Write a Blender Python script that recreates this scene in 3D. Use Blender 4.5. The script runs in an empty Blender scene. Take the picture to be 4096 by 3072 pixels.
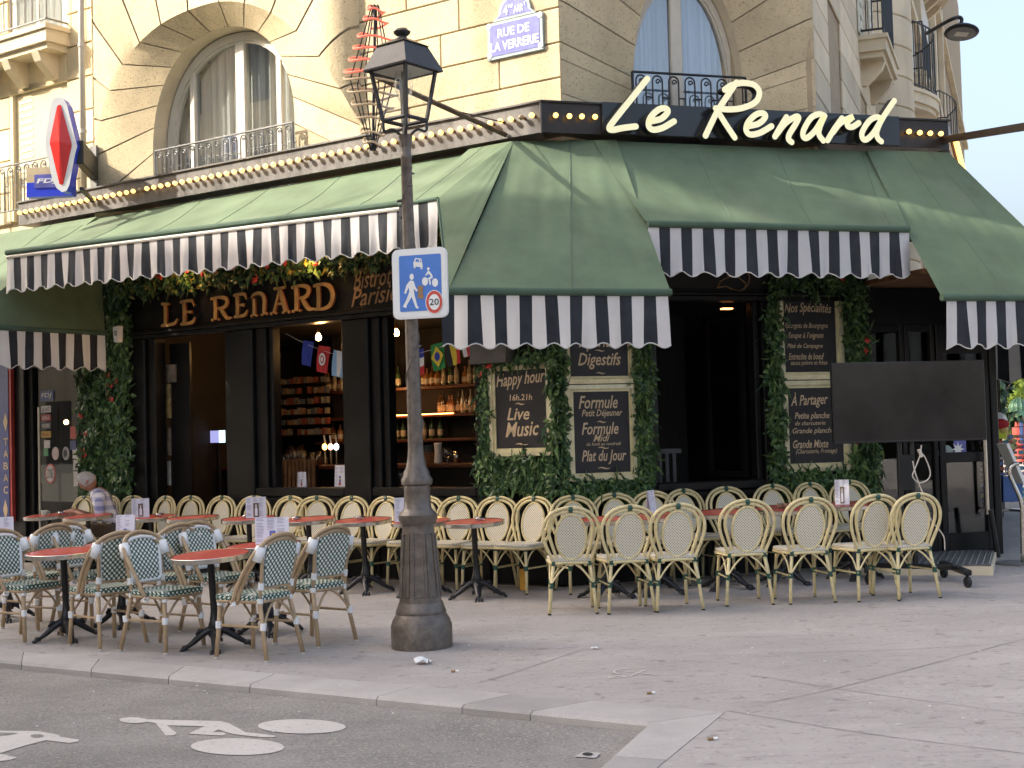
import bpy, bmesh, math, random
from mathutils import Vector, Matrix
PI = math.pi
R = math.radians
rnd = random.Random(7)
scene = bpy.context.scene
COL = scene.collection

# ---------------------------------------------------------------- camera, sky, sun, exposure
FPX, HOR, ROLL, EYE = 5600.0, 1757.0, 0.027, 1.5       # measured on the 4096 px wide photograph
PITCH = math.atan((HOR - 1536) / FPX)
_rt, _up = Vector((1, 0, 0)), Vector((0, -math.sin(PITCH), math.cos(PITCH)))
FW = Vector((0, math.cos(PITCH), math.sin(PITCH)))
RT = _rt * math.cos(ROLL) - _up * math.sin(ROLL)
UP = _rt * math.sin(ROLL) + _up * math.cos(ROLL)
EYEP = Vector((0, 0, EYE))
cam_d = bpy.data.cameras.new('camera')
cam_d.sensor_width = 36.0
cam_d.lens = 36.0 * FPX / 4096
cam_d.clip_start, cam_d.clip_end = 0.05, 3000
cam = bpy.data.objects.new('camera', cam_d)
COL.objects.link(cam)
cam.matrix_world = Matrix(((RT.x, UP.x, -FW.x, 0), (RT.y, UP.y, -FW.y, 0), (RT.z, UP.z, -FW.z, EYE), (0, 0, 0, 1)))
scene.camera = cam

SUN_EL, SUN_TH = R(33), R(5)                           # the sun stands low over the left side of the street
SUN = Vector((-math.cos(SUN_TH) * math.cos(SUN_EL), -math.sin(SUN_TH) * math.cos(SUN_EL), math.sin(SUN_EL)))
world = bpy.data.worlds.new('World')
scene.world = world
world.use_nodes = True
wn, wl = world.node_tree.nodes, world.node_tree.links
wn.clear()
w_out = wn.new('ShaderNodeOutputWorld')
w_bg = wn.new('ShaderNodeBackground')
w_sky = wn.new('ShaderNodeTexSky')
w_sky.sky_type = 'NISHITA'
w_sky.sun_disc = False
w_sky.sun_elevation = SUN_EL
w_sky.sun_rotation = math.atan2(SUN.x, SUN.y)
w_sky.air_density, w_sky.dust_density, w_sky.ozone_density = 1.0, 8.0, 1.0
w_hs = wn.new('ShaderNodeHueSaturation')
w_hs.inputs['Saturation'].default_value = 0.9
w_noise = wn.new('ShaderNodeTexNoise')                 # thin streaks of cirrus
w_map = wn.new('ShaderNodeMapping')
w_tc = wn.new('ShaderNodeTexCoord')
w_map.inputs['Scale'].default_value = (1.0, 1.0, 2.4)
w_map.inputs['Rotation'].default_value = (0.3, 0.35, 0)
w_noise.inputs['Scale'].default_value = 2.2
w_noise.inputs['Detail'].default_value = 6
w_noise.inputs['Roughness'].default_value = 0.5
w_ramp = wn.new('ShaderNodeValToRGB')
w_ramp.color_ramp.elements[0].position, w_ramp.color_ramp.elements[1].position = 0.5, 0.72
w_mix = wn.new('ShaderNodeMixRGB')
w_mix.inputs[2].default_value = (1.9, 2.05, 2.2, 1)
w_mul = wn.new('ShaderNodeMath'); w_mul.operation = 'MULTIPLY'; w_mul.inputs[1].default_value = 0.6
wl.new(w_tc.outputs['Generated'], w_map.inputs['Vector'])
wl.new(w_map.outputs['Vector'], w_noise.inputs['Vector'])
wl.new(w_noise.outputs['Fac'], w_ramp.inputs['Fac'])
wl.new(w_ramp.outputs['Color'], w_mul.inputs[0])
wl.new(w_mul.outputs[0], w_mix.inputs[0])
wl.new(w_sky.outputs['Color'], w_hs.inputs['Color'])
wl.new(w_hs.outputs['Color'], w_mix.inputs[1])
wl.new(w_mix.outputs[0], w_bg.inputs['Color'])
w_bg.inputs['Strength'].default_value = 0.12
wl.new(w_bg.outputs[0], w_out.inputs['Surface'])
sun_d = bpy.data.lights.new('sun', 'SUN')
sun_d.energy = 2.05
sun_d.angle = R(0.5)
sun_d.color = (1.0, 0.93, 0.80)
sun_o = bpy.data.objects.new('sun', sun_d)
COL.objects.link(sun_o)
sun_o.rotation_euler = SUN.to_track_quat('Z', 'Y').to_euler()
scene.view_settings.view_transform = 'Standard'
scene.view_settings.look = 'None'
scene.view_settings.exposure = 2.15
scene.view_settings.gamma = 1
scene.cycles.max_bounces = 8
scene.cycles.diffuse_bounces = 4
scene.cycles.glossy_bounces = 4
scene.cycles.transmission_bounces = 8
scene.cycles.transparent_max_bounces = 12
scene.cycles.sample_clamp_indirect = 4.0
scene.cycles.use_denoising = True
scene.cycles.use_adaptive_sampling = True
scene.cycles.adaptive_threshold = 0.02

# ---------------------------------------------------------------- the place, surveyed from the photograph
def ray(u, v):
    return FW + RT * ((u - 2048) / FPX) - UP * ((v - 1536) / FPX)
def at_z(u, v, z):
    d = ray(u, v); return EYEP + d * ((z - EYE) / d.z)
def at_y(u, v, y):
    d = ray(u, v); return EYEP + d * (y / d.y)
def q(c, r, x, y):                                     # enlarged tile (column, row) -> photograph pixel
    return (c * 1024 + x / 2.16, r * 768 + y / 2.16)
def D(x, y):
    return (x * 1.8517, y * 1.8517)
ZT, ZB = 4.77, 4.475                                   # top and bottom of the lamp fascia
A3, L3, R3 = at_z(2163, 408, ZT), at_z(74, 814, ZT), at_z(3792, 487, ZT)
dL = Vector(((L3 - A3).x, (L3 - A3).y, 0)).normalized()
dC = Vector(((R3 - A3).x, (R3 - A3).y, 0)).normalized()
nL = Vector((-dL.y, dL.x, 0))
nC = Vector((dC.y, -dC.x, 0))
_a = math.atan2(dC.y, dC.x) + R(52.55)
dR = Vector((math.cos(_a), math.sin(_a), 0))
nR = Vector((dR.y, -dR.x, 0))
def _corner(o):
    det = nL.x * nC.y - nL.y * nC.x
    b1, b2 = nL.dot(A3) + o, nC.dot(A3) + o
    return Vector(((b1 * nC.y - nL.y * b2) / det, (nL.x * b2 - b1 * nC.x) / det, 0))
C0 = _corner(-0.3)
ZUP = Vector((0, 0, 1))
SLOPE = 0.018
def gz(x, y):
    return SLOPE * (-(nL.x * x + nL.y * y) - 9.4)
def G(u, v, dz=0.0):                                   # pixel -> pavement
    d = ray(u, v)
    n = Vector((SLOPE * nL.x, SLOPE * nL.y, 1))
    return EYEP + d * (-(EYEP.dot(n) + SLOPE * 9.4 - dz) / d.dot(n))
class Frame:
    """local coordinates of a wall: s along it, o out of it, z up"""
    def __init__(s, o, e, n): s.o, s.e, s.n = Vector(o), e, n
    def p(s, a, out=0.0, z=0.0): return s.o + s.e * a + s.n * out + ZUP * z
    def hit(s, uv, out=0.0):
        d = ray(*uv); t = ((s.o + s.n * out) - EYEP).dot(s.n) / d.dot(s.n)
        P = EYEP + d * t
        return (P - s.o).dot(s.e), P.z
    def loc(s, P): return (P - s.o).dot(s.e), (P - s.o).dot(s.n)
FL = Frame(C0, -dL, nL)          # left wall: s grows to the right, so s <= 0
FC = Frame(C0, dC, nC)           # cut corner: s from 0 to the right

# ---------------------------------------------------------------- mesh building
OFF = {}
def newobj(name, data, parent=None):
    o = bpy.data.objects.new(name, data)
    COL.objects.link(o)
    if parent: o.parent = parent
    return o
def tag(o, label=None, cat=None, group=None, kind=None):
    if label: o['label'] = label
    if cat: o['category'] = cat
    if group: o['group'] = group
    if kind: o['kind'] = kind
    return o
def thing(name, label, cat, loc=(0, 0, 0), group=None, rz=0.0):
    o = newobj(name, None)
    o.empty_display_size = 0.1
    o.location = loc
    o.rotation_euler = (0, 0, rz)
    OFF[o.name] = Vector(loc)
    return tag(o, label, cat, group)
class MB:
    def __init__(s): s.v, s.f, s.m, s.uv = [], [], [], {}
    def add(s, vs, fs, m=0):
        k = len(s.v); s.v += [Vector(x) for x in vs]
        for f in fs: s.f.append([i + k for i in f]); s.m.append(m)
        return k
    def quad(s, a, b, c, d, m=0): s.add([a, b, c, d], [(0, 1, 2, 3)], m); return s
    def poly(s, pts, m=0): s.add(pts, [tuple(range(len(pts)))], m); return s
    def box(s, c, sx, sy, sz, ex=Vector((1, 0, 0)), ey=Vector((0, 1, 0)), ez=ZUP, m=0, bev=0.0):
        c = Vector(c); h = (sx / 2, sy / 2, sz / 2)
        if bev > 0:
            b = min(bev, min(h) * .9)
            vs = []
            for k in (-1, 1):
                for i, j in ((-1, -1), (1, -1), (1, 1), (-1, 1)):
                    vs += [c + ex * i * (h[0] - b) + ey * j * (h[1] - b) + ez * k * h[2],
                           c + ex * i * h[0] + ey * j * (h[1] - b) + ez * k * (h[2] - b),
                           c + ex * i * (h[0] - b) + ey * j * h[1] + ez * k * (h[2] - b)]
            def I(k, n, t): return k * 12 + n * 3 + t
            fs = [(I(0, 3, 0), I(0, 2, 0), I(0, 1, 0), I(0, 0, 0)), (I(1, 0, 0), I(1, 1, 0), I(1, 2, 0), I(1, 3, 0))]
            fs += [(I(0, 0, 2), I(0, 1, 2), I(1, 1, 2), I(1, 0, 2)), (I(0, 1, 1), I(0, 2, 1), I(1, 2, 1), I(1, 1, 1)),
                   (I(0, 2, 2), I(0, 3, 2), I(1, 3, 2), I(1, 2, 2)), (I(0, 3, 1), I(0, 0, 1), I(1, 0, 1), I(1, 3, 1))]
            fs += [(I(0, 0, 0), I(0, 1, 0), I(0, 1, 2), I(0, 0, 2)), (I(1, 1, 0), I(1, 0, 0), I(1, 0, 2), I(1, 1, 2)),
                   (I(0, 2, 0), I(0, 3, 0), I(0, 3, 2), I(0, 2, 2)), (I(1, 3, 0), I(1, 2, 0), I(1, 2, 2), I(1, 3, 2)),
                   (I(0, 1, 0), I(0, 2, 0), I(0, 2, 1), I(0, 1, 1)), (I(1, 2, 0), I(1, 1, 0), I(1, 1, 1), I(1, 2, 1)),
                   (I(0, 3, 0), I(0, 0, 0), I(0, 0, 1), I(0, 3, 1)), (I(1, 0, 0), I(1, 3, 0), I(1, 3, 1), I(1, 0, 1))]
            for n in range(4):
                ta, tb = (1, 2) if n % 2 == 0 else (1, 2)
                fs.append((I(0, n, 1), I(0, n, 2), I(1, n, 2), I(1, n, 1)) if n in (1, 3) else (I(0, n, 2), I(0, n, 1), I(1, n, 1), I(1, n, 2)))
                fs.append((I(0, n, 0), I(0, n, 2), I(0, n, 1)) if n in (1, 3) else (I(0, n, 0), I(0, n, 1), I(0, n, 2)))
                fs.append((I(1, n, 0), I(1, n, 1), I(1, n, 2)) if n in (1, 3) else (I(1, n, 0), I(1, n, 2), I(1, n, 1)))
            s.add(vs, fs, m); return s
        vs = [c + ex * i * h[0] + ey * j * h[1] + ez * k * h[2] for k in (-1, 1) for i, j in ((-1, -1), (1, -1), (1, 1), (-1, 1))]
        s.add(vs, [(3, 2, 1, 0), (4, 5, 6, 7), (0, 1, 5, 4), (1, 2, 6, 5), (2, 3, 7, 6), (3, 0, 4, 7)], m)
        return s
    def fbox(s, F, s0, s1, o0, o1, z0, z1, m=0, bev=0.0):          # box in a wall's frame
        return s.box(F.p((s0 + s1) / 2, (o0 + o1) / 2, (z0 + z1) / 2), abs(s1 - s0), abs(o1 - o0), abs(z1 - z0), F.e, F.n, ZUP, m, bev)
    def prism(s, pts, d, m=0, cap=True):                           # closed outline, extruded by vector d
        n = len(pts); d = Vector(d); pts = [Vector(p) for p in pts]
        fs = [(i, (i + 1) % n, n + (i + 1) % n, n + i) for i in range(n)]
        if cap: fs += [tuple(reversed(range(n))), tuple(range(n, 2 * n))]
        s.add(pts + [p + d for p in pts], fs, m); return s
    def tube(s, path, r, n=8, m=0, closed=False, caps=True, flat=1.0, up=None):
        path = [Vector(p) for p in path]; N = len(path)
        rs = r if isinstance(r, (list, tuple)) else [r] * N
        rings = []; ref = None
        for i in range(N):
            a = path[i - 1] if (i > 0 or closed) else path[i]
            b = path[(i + 1) % N] if (i < N - 1 or closed) else path[i]
            t = (b - a)
            t = t.normalized() if t.length > 1e-9 else Vector((0, 0, 1))
            if ref is None:
                ref = Vector(up) if up else (Vector((0, 0, 1)) if abs(t.z) < .9 else Vector((1, 0, 0)))
            u = (ref - t * ref.dot(t))
            u = u.normalized() if u.length > 1e-6 else t.orthogonal().normalized()
            w = t.cross(u); ref = u
            rings.append([path[i] + (u * math.cos(2 * PI * k / n) * flat + w * math.sin(2 * PI * k / n)) * rs[i] for k in range(n)])
        vs = [p for rg in rings for p in rg]; fs = []
        for i in range(N if closed else N - 1):
            j = (i + 1) % N
            for k in range(n):
                l = (k + 1) % n
                fs.append((i * n + k, i * n + l, j * n + l, j * n + k))
        if caps and not closed:
            fs += [tuple(reversed(range(n))), tuple((N - 1) * n + k for k in range(n))]
        s.add(vs, fs, m); return s
    def lathe(s, prof, n=16, c=(0, 0, 0), m=0, ex=Vector((1, 0, 0)), ey=Vector((0, 1, 0)), ez=ZUP, cap=True):
        c = Vector(c); vs = []; fs = []
        for (r, z) in prof:
            for k in range(n):
                t = 2 * PI * k / n
                vs.append(c + (ex * math.cos(t) + ey * math.sin(t)) * r + ez * z)
        for i in range(len(prof) - 1):
            for k in range(n):
                l = (k + 1) % n
                fs.append((i * n + k, i * n + l, (i + 1) * n + l, (i + 1) * n + k))
        if cap and prof[0][0] > 1e-6 and abs(prof[0][1] - prof[1][1]) > 1e-6: fs.append(tuple(reversed(range(n))))
        if cap and prof[-1][0] > 1e-6 and abs(prof[-1][1] - prof[-2][1]) > 1e-6: fs.append(tuple((len(prof) - 1) * n + k for k in range(n)))
        s.add(vs, fs, m); return s
    def ball(s, c, r, n=10, m=0, sz=1.0):
        return s.lathe([(max(r * math.sin(PI * i / (n // 2)), 1e-5), -r * sz * math.cos(PI * i / (n // 2))) for i in range(n // 2 + 1)], n, c, m)
    def build(s, name, mats, parent=None, smooth=False, uvf=None, sharp=None):
        me = bpy.data.meshes.new(name)
        off = Vector((0, 0, 0))
        if parent is not None: off = OFF.get(parent.name, Vector((0, 0, 0)))
        me.from_pydata([tuple(p - off) for p in s.v], [], s.f)
        if not isinstance(mats, (list, tuple)): mats = [mats]
        for mt in mats: me.materials.append(mt)
        if len(mats) > 1: me.polygons.foreach_set('material_index', s.m)
        if smooth: me.polygons.foreach_set('use_smooth', [True] * len(s.f))
        if uvf:
            lay = me.uv_layers.new(name='UVMap')
            for p in me.polygons:
                for li in p.loop_indices:
                    lay.data[li].uv = uvf(s.v[me.loops[li].vertex_index])
        if smooth and sharp:
            try: me.set_sharp_from_angle(angle=sharp)
            except Exception: pass
        me.update()
        o = newobj(name, me, parent)
        OFF[o.name] = off
        return o
def copy_tree(root, loc, rz=0.0, parent=None):
    c = root.copy(); COL.objects.link(c)
    if parent is None:
        c.location = loc; c.rotation_euler = (0, 0, rz)
    else: c.parent = parent
    for ch in KIDS.get(root.name, list(root.children)): copy_tree(ch, None, 0, c)
    return c
KIDS = {}
def note_kids(root):
    bpy.context.view_layer.update()
    def rec(o):
        KIDS[o.name] = list(o.children)
        for c in o.children: rec(c)
    rec(root)
def smoothpath(pts, k=4, closed=False):                            # Catmull-Rom
    pts = [Vector(p) for p in pts]; n = len(pts); out = []
    rng = n if closed else n - 1
    for i in range(rng):
        p0 = pts[(i - 1) % n] if (closed or i > 0) else pts[i] * 2 - pts[i + 1]
        p1, p2 = pts[i], pts[(i + 1) % n]
        p3 = pts[(i + 2) % n] if (closed or i < n - 2) else p2 * 2 - p1
        for j in range(k):
            t = j / k
            out.append(0.5 * ((2 * p1) + (p2 - p0) * t + (2 * p0 - 5 * p1 + 4 * p2 - p3) * t * t + (3 * p1 - p0 - 3 * p2 + p3) * t ** 3))
    if not closed: out.append(pts[-1])
    return out
def text_mesh(txt, size, shear=0.0, offset=0.0, spacing=1.0):
    cu = bpy.data.curves.new('lettering', 'FONT')
    cu.body = txt; cu.size = size; cu.shear = shear; cu.offset = offset; cu.space_character = spacing
    cu.resolution_u = 2
    o = bpy.data.objects.new('lettering', cu)
    COL.objects.link(o)
    dg = bpy.context.evaluated_depsgraph_get()
    me = bpy.data.meshes.new_from_object(o.evaluated_get(dg))
    vs = [v.co.copy() for v in me.vertices]; fs = [tuple(p.vertices) for p in me.polygons]
    bpy.data.objects.remove(o); bpy.data.meshes.remove(me); bpy.data.curves.remove(cu)
    return vs, fs
def text_on(mb, F, txt, s0, s1, z0, z1, out, m=0, shear=0.2, offset=0.0, slant=0.0, arc=0.0, spacing=1.0):
    """flat lettering that fills the box s0..s1, z0..z1 of a wall frame"""
    vs, fs = text_mesh(txt, 1.0, shear, offset, spacing)
    if not vs: return
    x0, x1 = min(v.x for v in vs), max(v.x for v in vs); y0, y1 = min(v.y for v in vs), max(v.y for v in vs)
    pts = []
    for v in vs:
        fx, fy = (v.x - x0) / (x1 - x0), (v.y - y0) / max(y1 - y0, 1e-6)
        s = s0 + (s1 - s0) * fx
        pts.append(F.p(s, out, z0 + (z1 - z0) * fy + slant * fx + arc * (1 - (2 * fx - 1) ** 2)))
    mb.add(pts, fs, m)

# ---------------------------------------------------------------- materials
MAT = {}
def nodes_of(name, base, rough=0.6, metal=0.0, spec=0.5):
    m = bpy.data.materials.new(name); m.use_nodes = True
    nt = m.node_tree; b = nt.nodes['Principled BSDF']
    b.inputs['Base Color'].default_value = (*base, 1)
    b.inputs['Roughness'].default_value = rough
    b.inputs['Metallic'].default_value = metal
    b.inputs['Specular IOR Level'].default_value = spec
    MAT[name] = m
    return m, nt, b
def mottled(name, base, rough=0.6, metal=0.0, spec=0.5, var=0.12, scale=6.0, bump=0.0, bscale=40.0, detail=5, tint=None, rvar=0.0, obj=False, stretch=None, bdist=0.01):
    """a colour broken up by two sizes of noise, with optional fine relief"""
    m, nt, b = nodes_of(name, base, rough, metal, spec)
    N, Lk = nt.nodes, nt.links
    tc = N.new('ShaderNodeTexCoord'); geo = N.new('ShaderNodeNewGeometry')
    src = tc.outputs['Object'] if obj else geo.outputs['Position']
    if stretch:
        mp = N.new('ShaderNodeMapping'); mp.inputs['Scale'].default_value = stretch
        Lk.new(src, mp.inputs['Vector']); src = mp.outputs['Vector']
    n1 = N.new('ShaderNodeTexNoise'); n1.inputs['Scale'].default_value = scale; n1.inputs['Detail'].default_value = detail; n1.inputs['Roughness'].default_value = .65
    Lk.new(src, n1.inputs['Vector'])
    r = N.new('ShaderNodeValToRGB')
    lo = tuple(max(c * (1 - var * 1.6), 0) for c in base); hi = tuple(min(c * (1 + var), 1) for c in base)
    if tint: lo = tint
    r.color_ramp.elements[0].position, r.color_ramp.elements[1].position = 0.3, 0.7
    r.color_ramp.elements[0].color = (*lo, 1); r.color_ramp.elements[1].color = (*hi, 1)
    Lk.new(n1.outputs['Fac'], r.inputs['Fac']); Lk.new(r.outputs['Color'], b.inputs['Base Color'])
    if rvar:
        mr = N.new('ShaderNodeMapRange'); mr.inputs['To Min'].default_value = max(rough - rvar, .02); mr.inputs['To Max'].default_value = min(rough + rvar, 1)
        Lk.new(n1.outputs['Fac'], mr.inputs['Value']); Lk.new(mr.outputs['Result'], b.inputs['Roughness'])
    if bump:
        n2 = N.new('ShaderNodeTexNoise'); n2.inputs['Scale'].default_value = bscale; n2.inputs['Detail'].default_value = 4
        Lk.new(src, n2.inputs['Vector'])
        bp = N.new('ShaderNodeBump'); bp.inputs['Strength'].default_value = bump; bp.inputs['Distance'].default_value = bdist
        Lk.new(n2.outputs['Fac'], bp.inputs['Height']); Lk.new(bp.outputs['Normal'], b.inputs['Normal'])
    return m
def speckle(m, colour, scale=60.0, lo=0.62, hi=0.7, amount=0.8):
    """adds scattered dark or light specks on top of a material's colour"""
    nt = m.node_tree; N, Lk = nt.nodes, nt.links; b = N['Principled BSDF']
    old = b.inputs['Base Color'].links[0].from_socket if b.inputs['Base Color'].links else None
    geo = N.new('ShaderNodeNewGeometry')
    n = N.new('ShaderNodeTexNoise'); n.inputs['Scale'].default_value = scale; n.inputs['Detail'].default_value = 3
    Lk.new(geo.outputs['Position'], n.inputs['Vector'])
    mr = N.new('ShaderNodeMapRange'); mr.inputs['From Min'].default_value = lo; mr.inputs['From Max'].default_value = hi; mr.inputs['To Max'].default_value = amount
    Lk.new(n.outputs['Fac'], mr.inputs['Value'])
    mx = N.new('ShaderNodeMixRGB'); mx.inputs[2].default_value = (*colour, 1)
    if old: Lk.new(old, mx.inputs[1])
    else: mx.inputs[1].default_value = b.inputs['Base Color'].default_value
    Lk.new(mr.outputs['Result'], mx.inputs[0]); Lk.new(mx.outputs[0], b.inputs['Base Color'])
    return m
def streaks(m, colour, sc=(2.5, 2.5, .22), scale=1.0, lo=.52, hi=.75, amount=.5):
    """rain streaks or drag marks: noise drawn out along one axis"""
    nt = m.node_tree; N, Lk = nt.nodes, nt.links; b = N['Principled BSDF']; old = b.inputs['Base Color'].links[0].from_socket
    geo = N.new('ShaderNodeNewGeometry'); mp = N.new('ShaderNodeMapping'); mp.inputs['Scale'].default_value = sc; mp.inputs['Rotation'].default_value = (0, 0, .61)
    n = N.new('ShaderNodeTexNoise'); n.inputs['Scale'].default_value = scale; n.inputs['Detail'].default_value = 6; n.inputs['Roughness'].default_value = .6
    Lk.new(geo.outputs['Position'], mp.inputs['Vector']); Lk.new(mp.outputs['Vector'], n.inputs['Vector'])
    mr = N.new('ShaderNodeMapRange'); mr.inputs['From Min'].default_value = lo; mr.inputs['From Max'].default_value = hi; mr.inputs['To Max'].default_value = amount
    Lk.new(n.outputs['Fac'], mr.inputs['Value']); mx = N.new('ShaderNodeMixRGB'); mx.inputs[2].default_value = (*colour, 1)
    Lk.new(old, mx.inputs[1]); Lk.new(mr.outputs['Result'], mx.inputs[0]); Lk.new(mx.outputs[0], b.inputs['Base Color'])
def emissive(name, base, col, strength, rough=.3):
    m, nt, b = nodes_of(name, base, rough)
    b.inputs['Emission Color'].default_value = (*col, 1); b.inputs['Emission Strength'].default_value = strength
    return m
def glass(name, tint=(1, 1, 1), rough=0.0, mixf=0.12):
    m = bpy.data.materials.new(name); m.use_nodes = True
    nt = m.node_tree; N, Lk = nt.nodes, nt.links; N.clear()
    o = N.new('ShaderNodeOutputMaterial'); t = N.new('ShaderNodeBsdfTransparent'); g = N.new('ShaderNodeBsdfGlossy')
    t.inputs['Color'].default_value = (*tint, 1); g.inputs['Roughness'].default_value = rough
    lw0 = N.new('ShaderNodeLayerWeight'); lw0.inputs['Blend'].default_value = 0.5; lw = N.new('ShaderNodeMath'); lw.operation = 'POWER'; lw.inputs[1].default_value = 4.0; Lk.new(lw0.outputs['Facing'], lw.inputs[0])
    mr = N.new('ShaderNodeMapRange'); mr.inputs['To Min'].default_value = mixf; mr.inputs['To Max'].default_value = 0.9
    mx = N.new('ShaderNodeMixShader')
    Lk.new(lw.outputs[0], mr.inputs['Value']); Lk.new(mr.outputs['Result'], mx.inputs[0])
    Lk.new(t.outputs[0], mx.inputs[1]); Lk.new(g.outputs[0], mx.inputs[2]); Lk.new(mx.outputs[0], o.inputs['Surface'])
    MAT[name] = m
    return m
def weave(name, ca, cb, scale, dot=0.34, rough=.5, stagger=True):
    """round dots of cb woven into ca on a UV grid"""
    m, nt, b = nodes_of(name, ca, rough)
    N, Lk = nt.nodes, nt.links
    uv = N.new('ShaderNodeUVMap'); sp = N.new('ShaderNodeSeparateXYZ')
    sc = N.new('ShaderNodeVectorMath'); sc.operation = 'SCALE'; sc.inputs['Scale'].default_value = scale
    Lk.new(uv.outputs['UV'], sc.inputs[0])
    if stagger:
        rt = N.new('ShaderNodeVectorRotate'); rt.rotation_type = 'Z_AXIS'; rt.inputs['Angle'].default_value = PI / 4
        Lk.new(sc.outputs[0], rt.inputs['Vector']); Lk.new(rt.outputs[0], sp.inputs[0])
    else: Lk.new(sc.outputs[0], sp.inputs[0])
    def M(op, a, bb=None):
        n = N.new('ShaderNodeMath'); n.operation = op
        if isinstance(a, (int, float)): n.inputs[0].default_value = a
        else: Lk.new(a, n.inputs[0])
        if bb is not None:
            if isinstance(bb, (int, float)): n.inputs[1].default_value = bb
            else: Lk.new(bb, n.inputs[1])
        return n.outputs[0]
    fx, fy = M('SUBTRACT', M('FRACT', sp.outputs['X']), .5), M('SUBTRACT', M('FRACT', sp.outputs['Y']), .5)
    d = M('SQRT', M('ADD', M('MULTIPLY', fx, fx), M('MULTIPLY', fy, fy)))
    k = N.new('ShaderNodeMapRange'); k.inputs['From Min'].default_value = dot - .06; k.inputs['From Max'].default_value = dot + .06
    k.inputs['To Min'].default_value = 1; k.inputs['To Max'].default_value = 0
    Lk.new(d, k.inputs['Value'])
    mx = N.new('ShaderNodeMixRGB'); mx.inputs[1].default_value = (*ca, 1); mx.inputs[2].default_value = (*cb, 1)
    Lk.new(k.outputs['Result'], mx.inputs[0]); Lk.new(mx.outputs[0], b.inputs['Base Color'])
    bp = N.new('ShaderNodeBump'); bp.inputs['Strength'].default_value = .4; bp.inputs['Distance'].default_value = .003
    Lk.new(k.outputs['Result'], bp.inputs['Height']); Lk.new(bp.outputs['Normal'], b.inputs['Normal'])
    return m

def leafmat(name, base, var=.35):
    m, nt, b = nodes_of(name, base, .45, 0, .4)
    N, Lk = nt.nodes, nt.links
    geo = N.new('ShaderNodeNewGeometry'); r = N.new('ShaderNodeValToRGB')
    r.color_ramp.elements[0].color = (*[c * (1 - var) for c in base], 1); r.color_ramp.elements[1].color = (*[min(1, c * (1 + var)) for c in base], 1)
    Lk.new(geo.outputs['Random Per Island'], r.inputs['Fac']); Lk.new(r.outputs['Color'], b.inputs['Base Color'])
    b.inputs['Transmission Weight'].default_value = 0.0
    return m
stone = mottled('limestone', (.63, .51, .32), .85, 0, .2, .14, 1.6, .55, 55, 6, bdist=.012)
speckle(stone, (.33, .25, .15), 42, .57, .68, .7)
speckle(stone, (.42, .34, .23), 3.2, .52, .75, .5)
stone_f = mottled('fine_limestone', (.66, .56, .40), .85, 0, .2, .10, 1.2, .2, 60, 5, bdist=.006)
streaks(stone, (.36, .28, .19), (2.2, 2.2, .3), 1.0, .52, .74, .5)
streaks(stone, (.70, .58, .38), (.8, .8, .8), 1.3, .54, .7, .4)
joint_m = mottled('mortar_joint', (.36, .28, .18), .95, var=.1)
streaks(stone_f, (.44, .36, .26), (2.2, 2.2, .3), 1.0, .55, .75, .4)
render_m = mottled('painted_render', (.72, .60, .38), .85, 0, .2, .09, .9, .1, 30, 5)
white_paint = mottled('old_white_paint', (.58, .53, .44), .5, 0, .4, .06, 4)
shutter_m = mottled('cream_shutter', (.70, .68, .56), .5, var=.06)
curtain_m = mottled('grey_net_curtain', (.62, .58, .50), .9, var=.22, scale=2, stretch=(9, 9, .2))
iron = mottled('black_iron', (.02, .02, .022), .45, .3, .5, .2, 9)
iron_grey = mottled('weathered_grey_iron', (.16, .155, .15), .5, .35, .5, .2, 8)
black_wood = mottled('black_gloss_woodwork', (.008, .0075, .0075), .36, 0, .28, .3, 3, rvar=.1)
black_panel = mottled('black_shopfront_panel', (.010, .0085, .008), .42, 0, .25, .3, 2.0, rvar=.1)
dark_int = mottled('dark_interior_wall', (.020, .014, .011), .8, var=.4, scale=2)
zinc = mottled('streaked_zinc', (.115, .105, .098), .45, .3, .5, .28, 2.2, .05, 30, 6, stretch=(3, 3, 1), rvar=.12)
fascia_black = mottled('dark_bronze_fascia', (.030, .024, .021), .35, .3, .5, .3, 2.5, rvar=.12)
panel_gloss = mottled('black_gloss_sign_panel', (.022, .024, .028), .16, 0, .5, .15, 2)
green_cv = mottled('green_canvas', (.118, .162, .098), .82, 0, .25, .16, 1.3, .12, 400, 5, rvar=.05, bdist=.002)
green_dk = mottled('green_canvas_hem', (.075, .115, .080), .8, 0, .2, .15, 2)
val_w = mottled('white_valance_canvas', (.74, .71, .70), .85, 0, .2, .05, 5, .3, 14, 4, bdist=.01)
val_b = mottled('black_valance_canvas', (.030, .032, .037), .8, 0, .25, .22, 5, .3, 14, 4, bdist=.01)
piping_m = mottled('pale_piping', (.55, .52, .47), .7, var=.08)
asphalt = mottled('old_asphalt', (.235, .215, .195), .9, 0, .25, .16, 1.1, .4, 110, 8, bdist=.008)
speckle(asphalt, (.36, .33, .29), 62, .55, .63, .7)
speckle(asphalt, (.10, .09, .08), 48, .58, .66, .6)
streaks(asphalt, (.16, .145, .13), (.9, 2.4, 1), 1.4, .52, .72, .5)
pave = mottled('worn_mastic_pavement', (.345, .312, .288), .74, 0, .3, .10, .8, .3, 60, 9, bdist=.006, rvar=.08)
streaks(pave, (.22, .195, .178), (1.2, 5.0, 1), 2.6, .54, .70, .5)      # scuffs and drag marks
streaks(pave, (.45, .415, .385), (.5, 1.6, 1), 1.1, .52, .72, .5)       # paler worn lanes
speckle(pave, (.155, .135, .122), 9.0, .63, .70, .55)                  # spills
speckle(pave, (.20, .18, .165), 30, .60, .67, .5)
speckle(pave, (.45, .42, .39), 22, .64, .70, .5)
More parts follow.
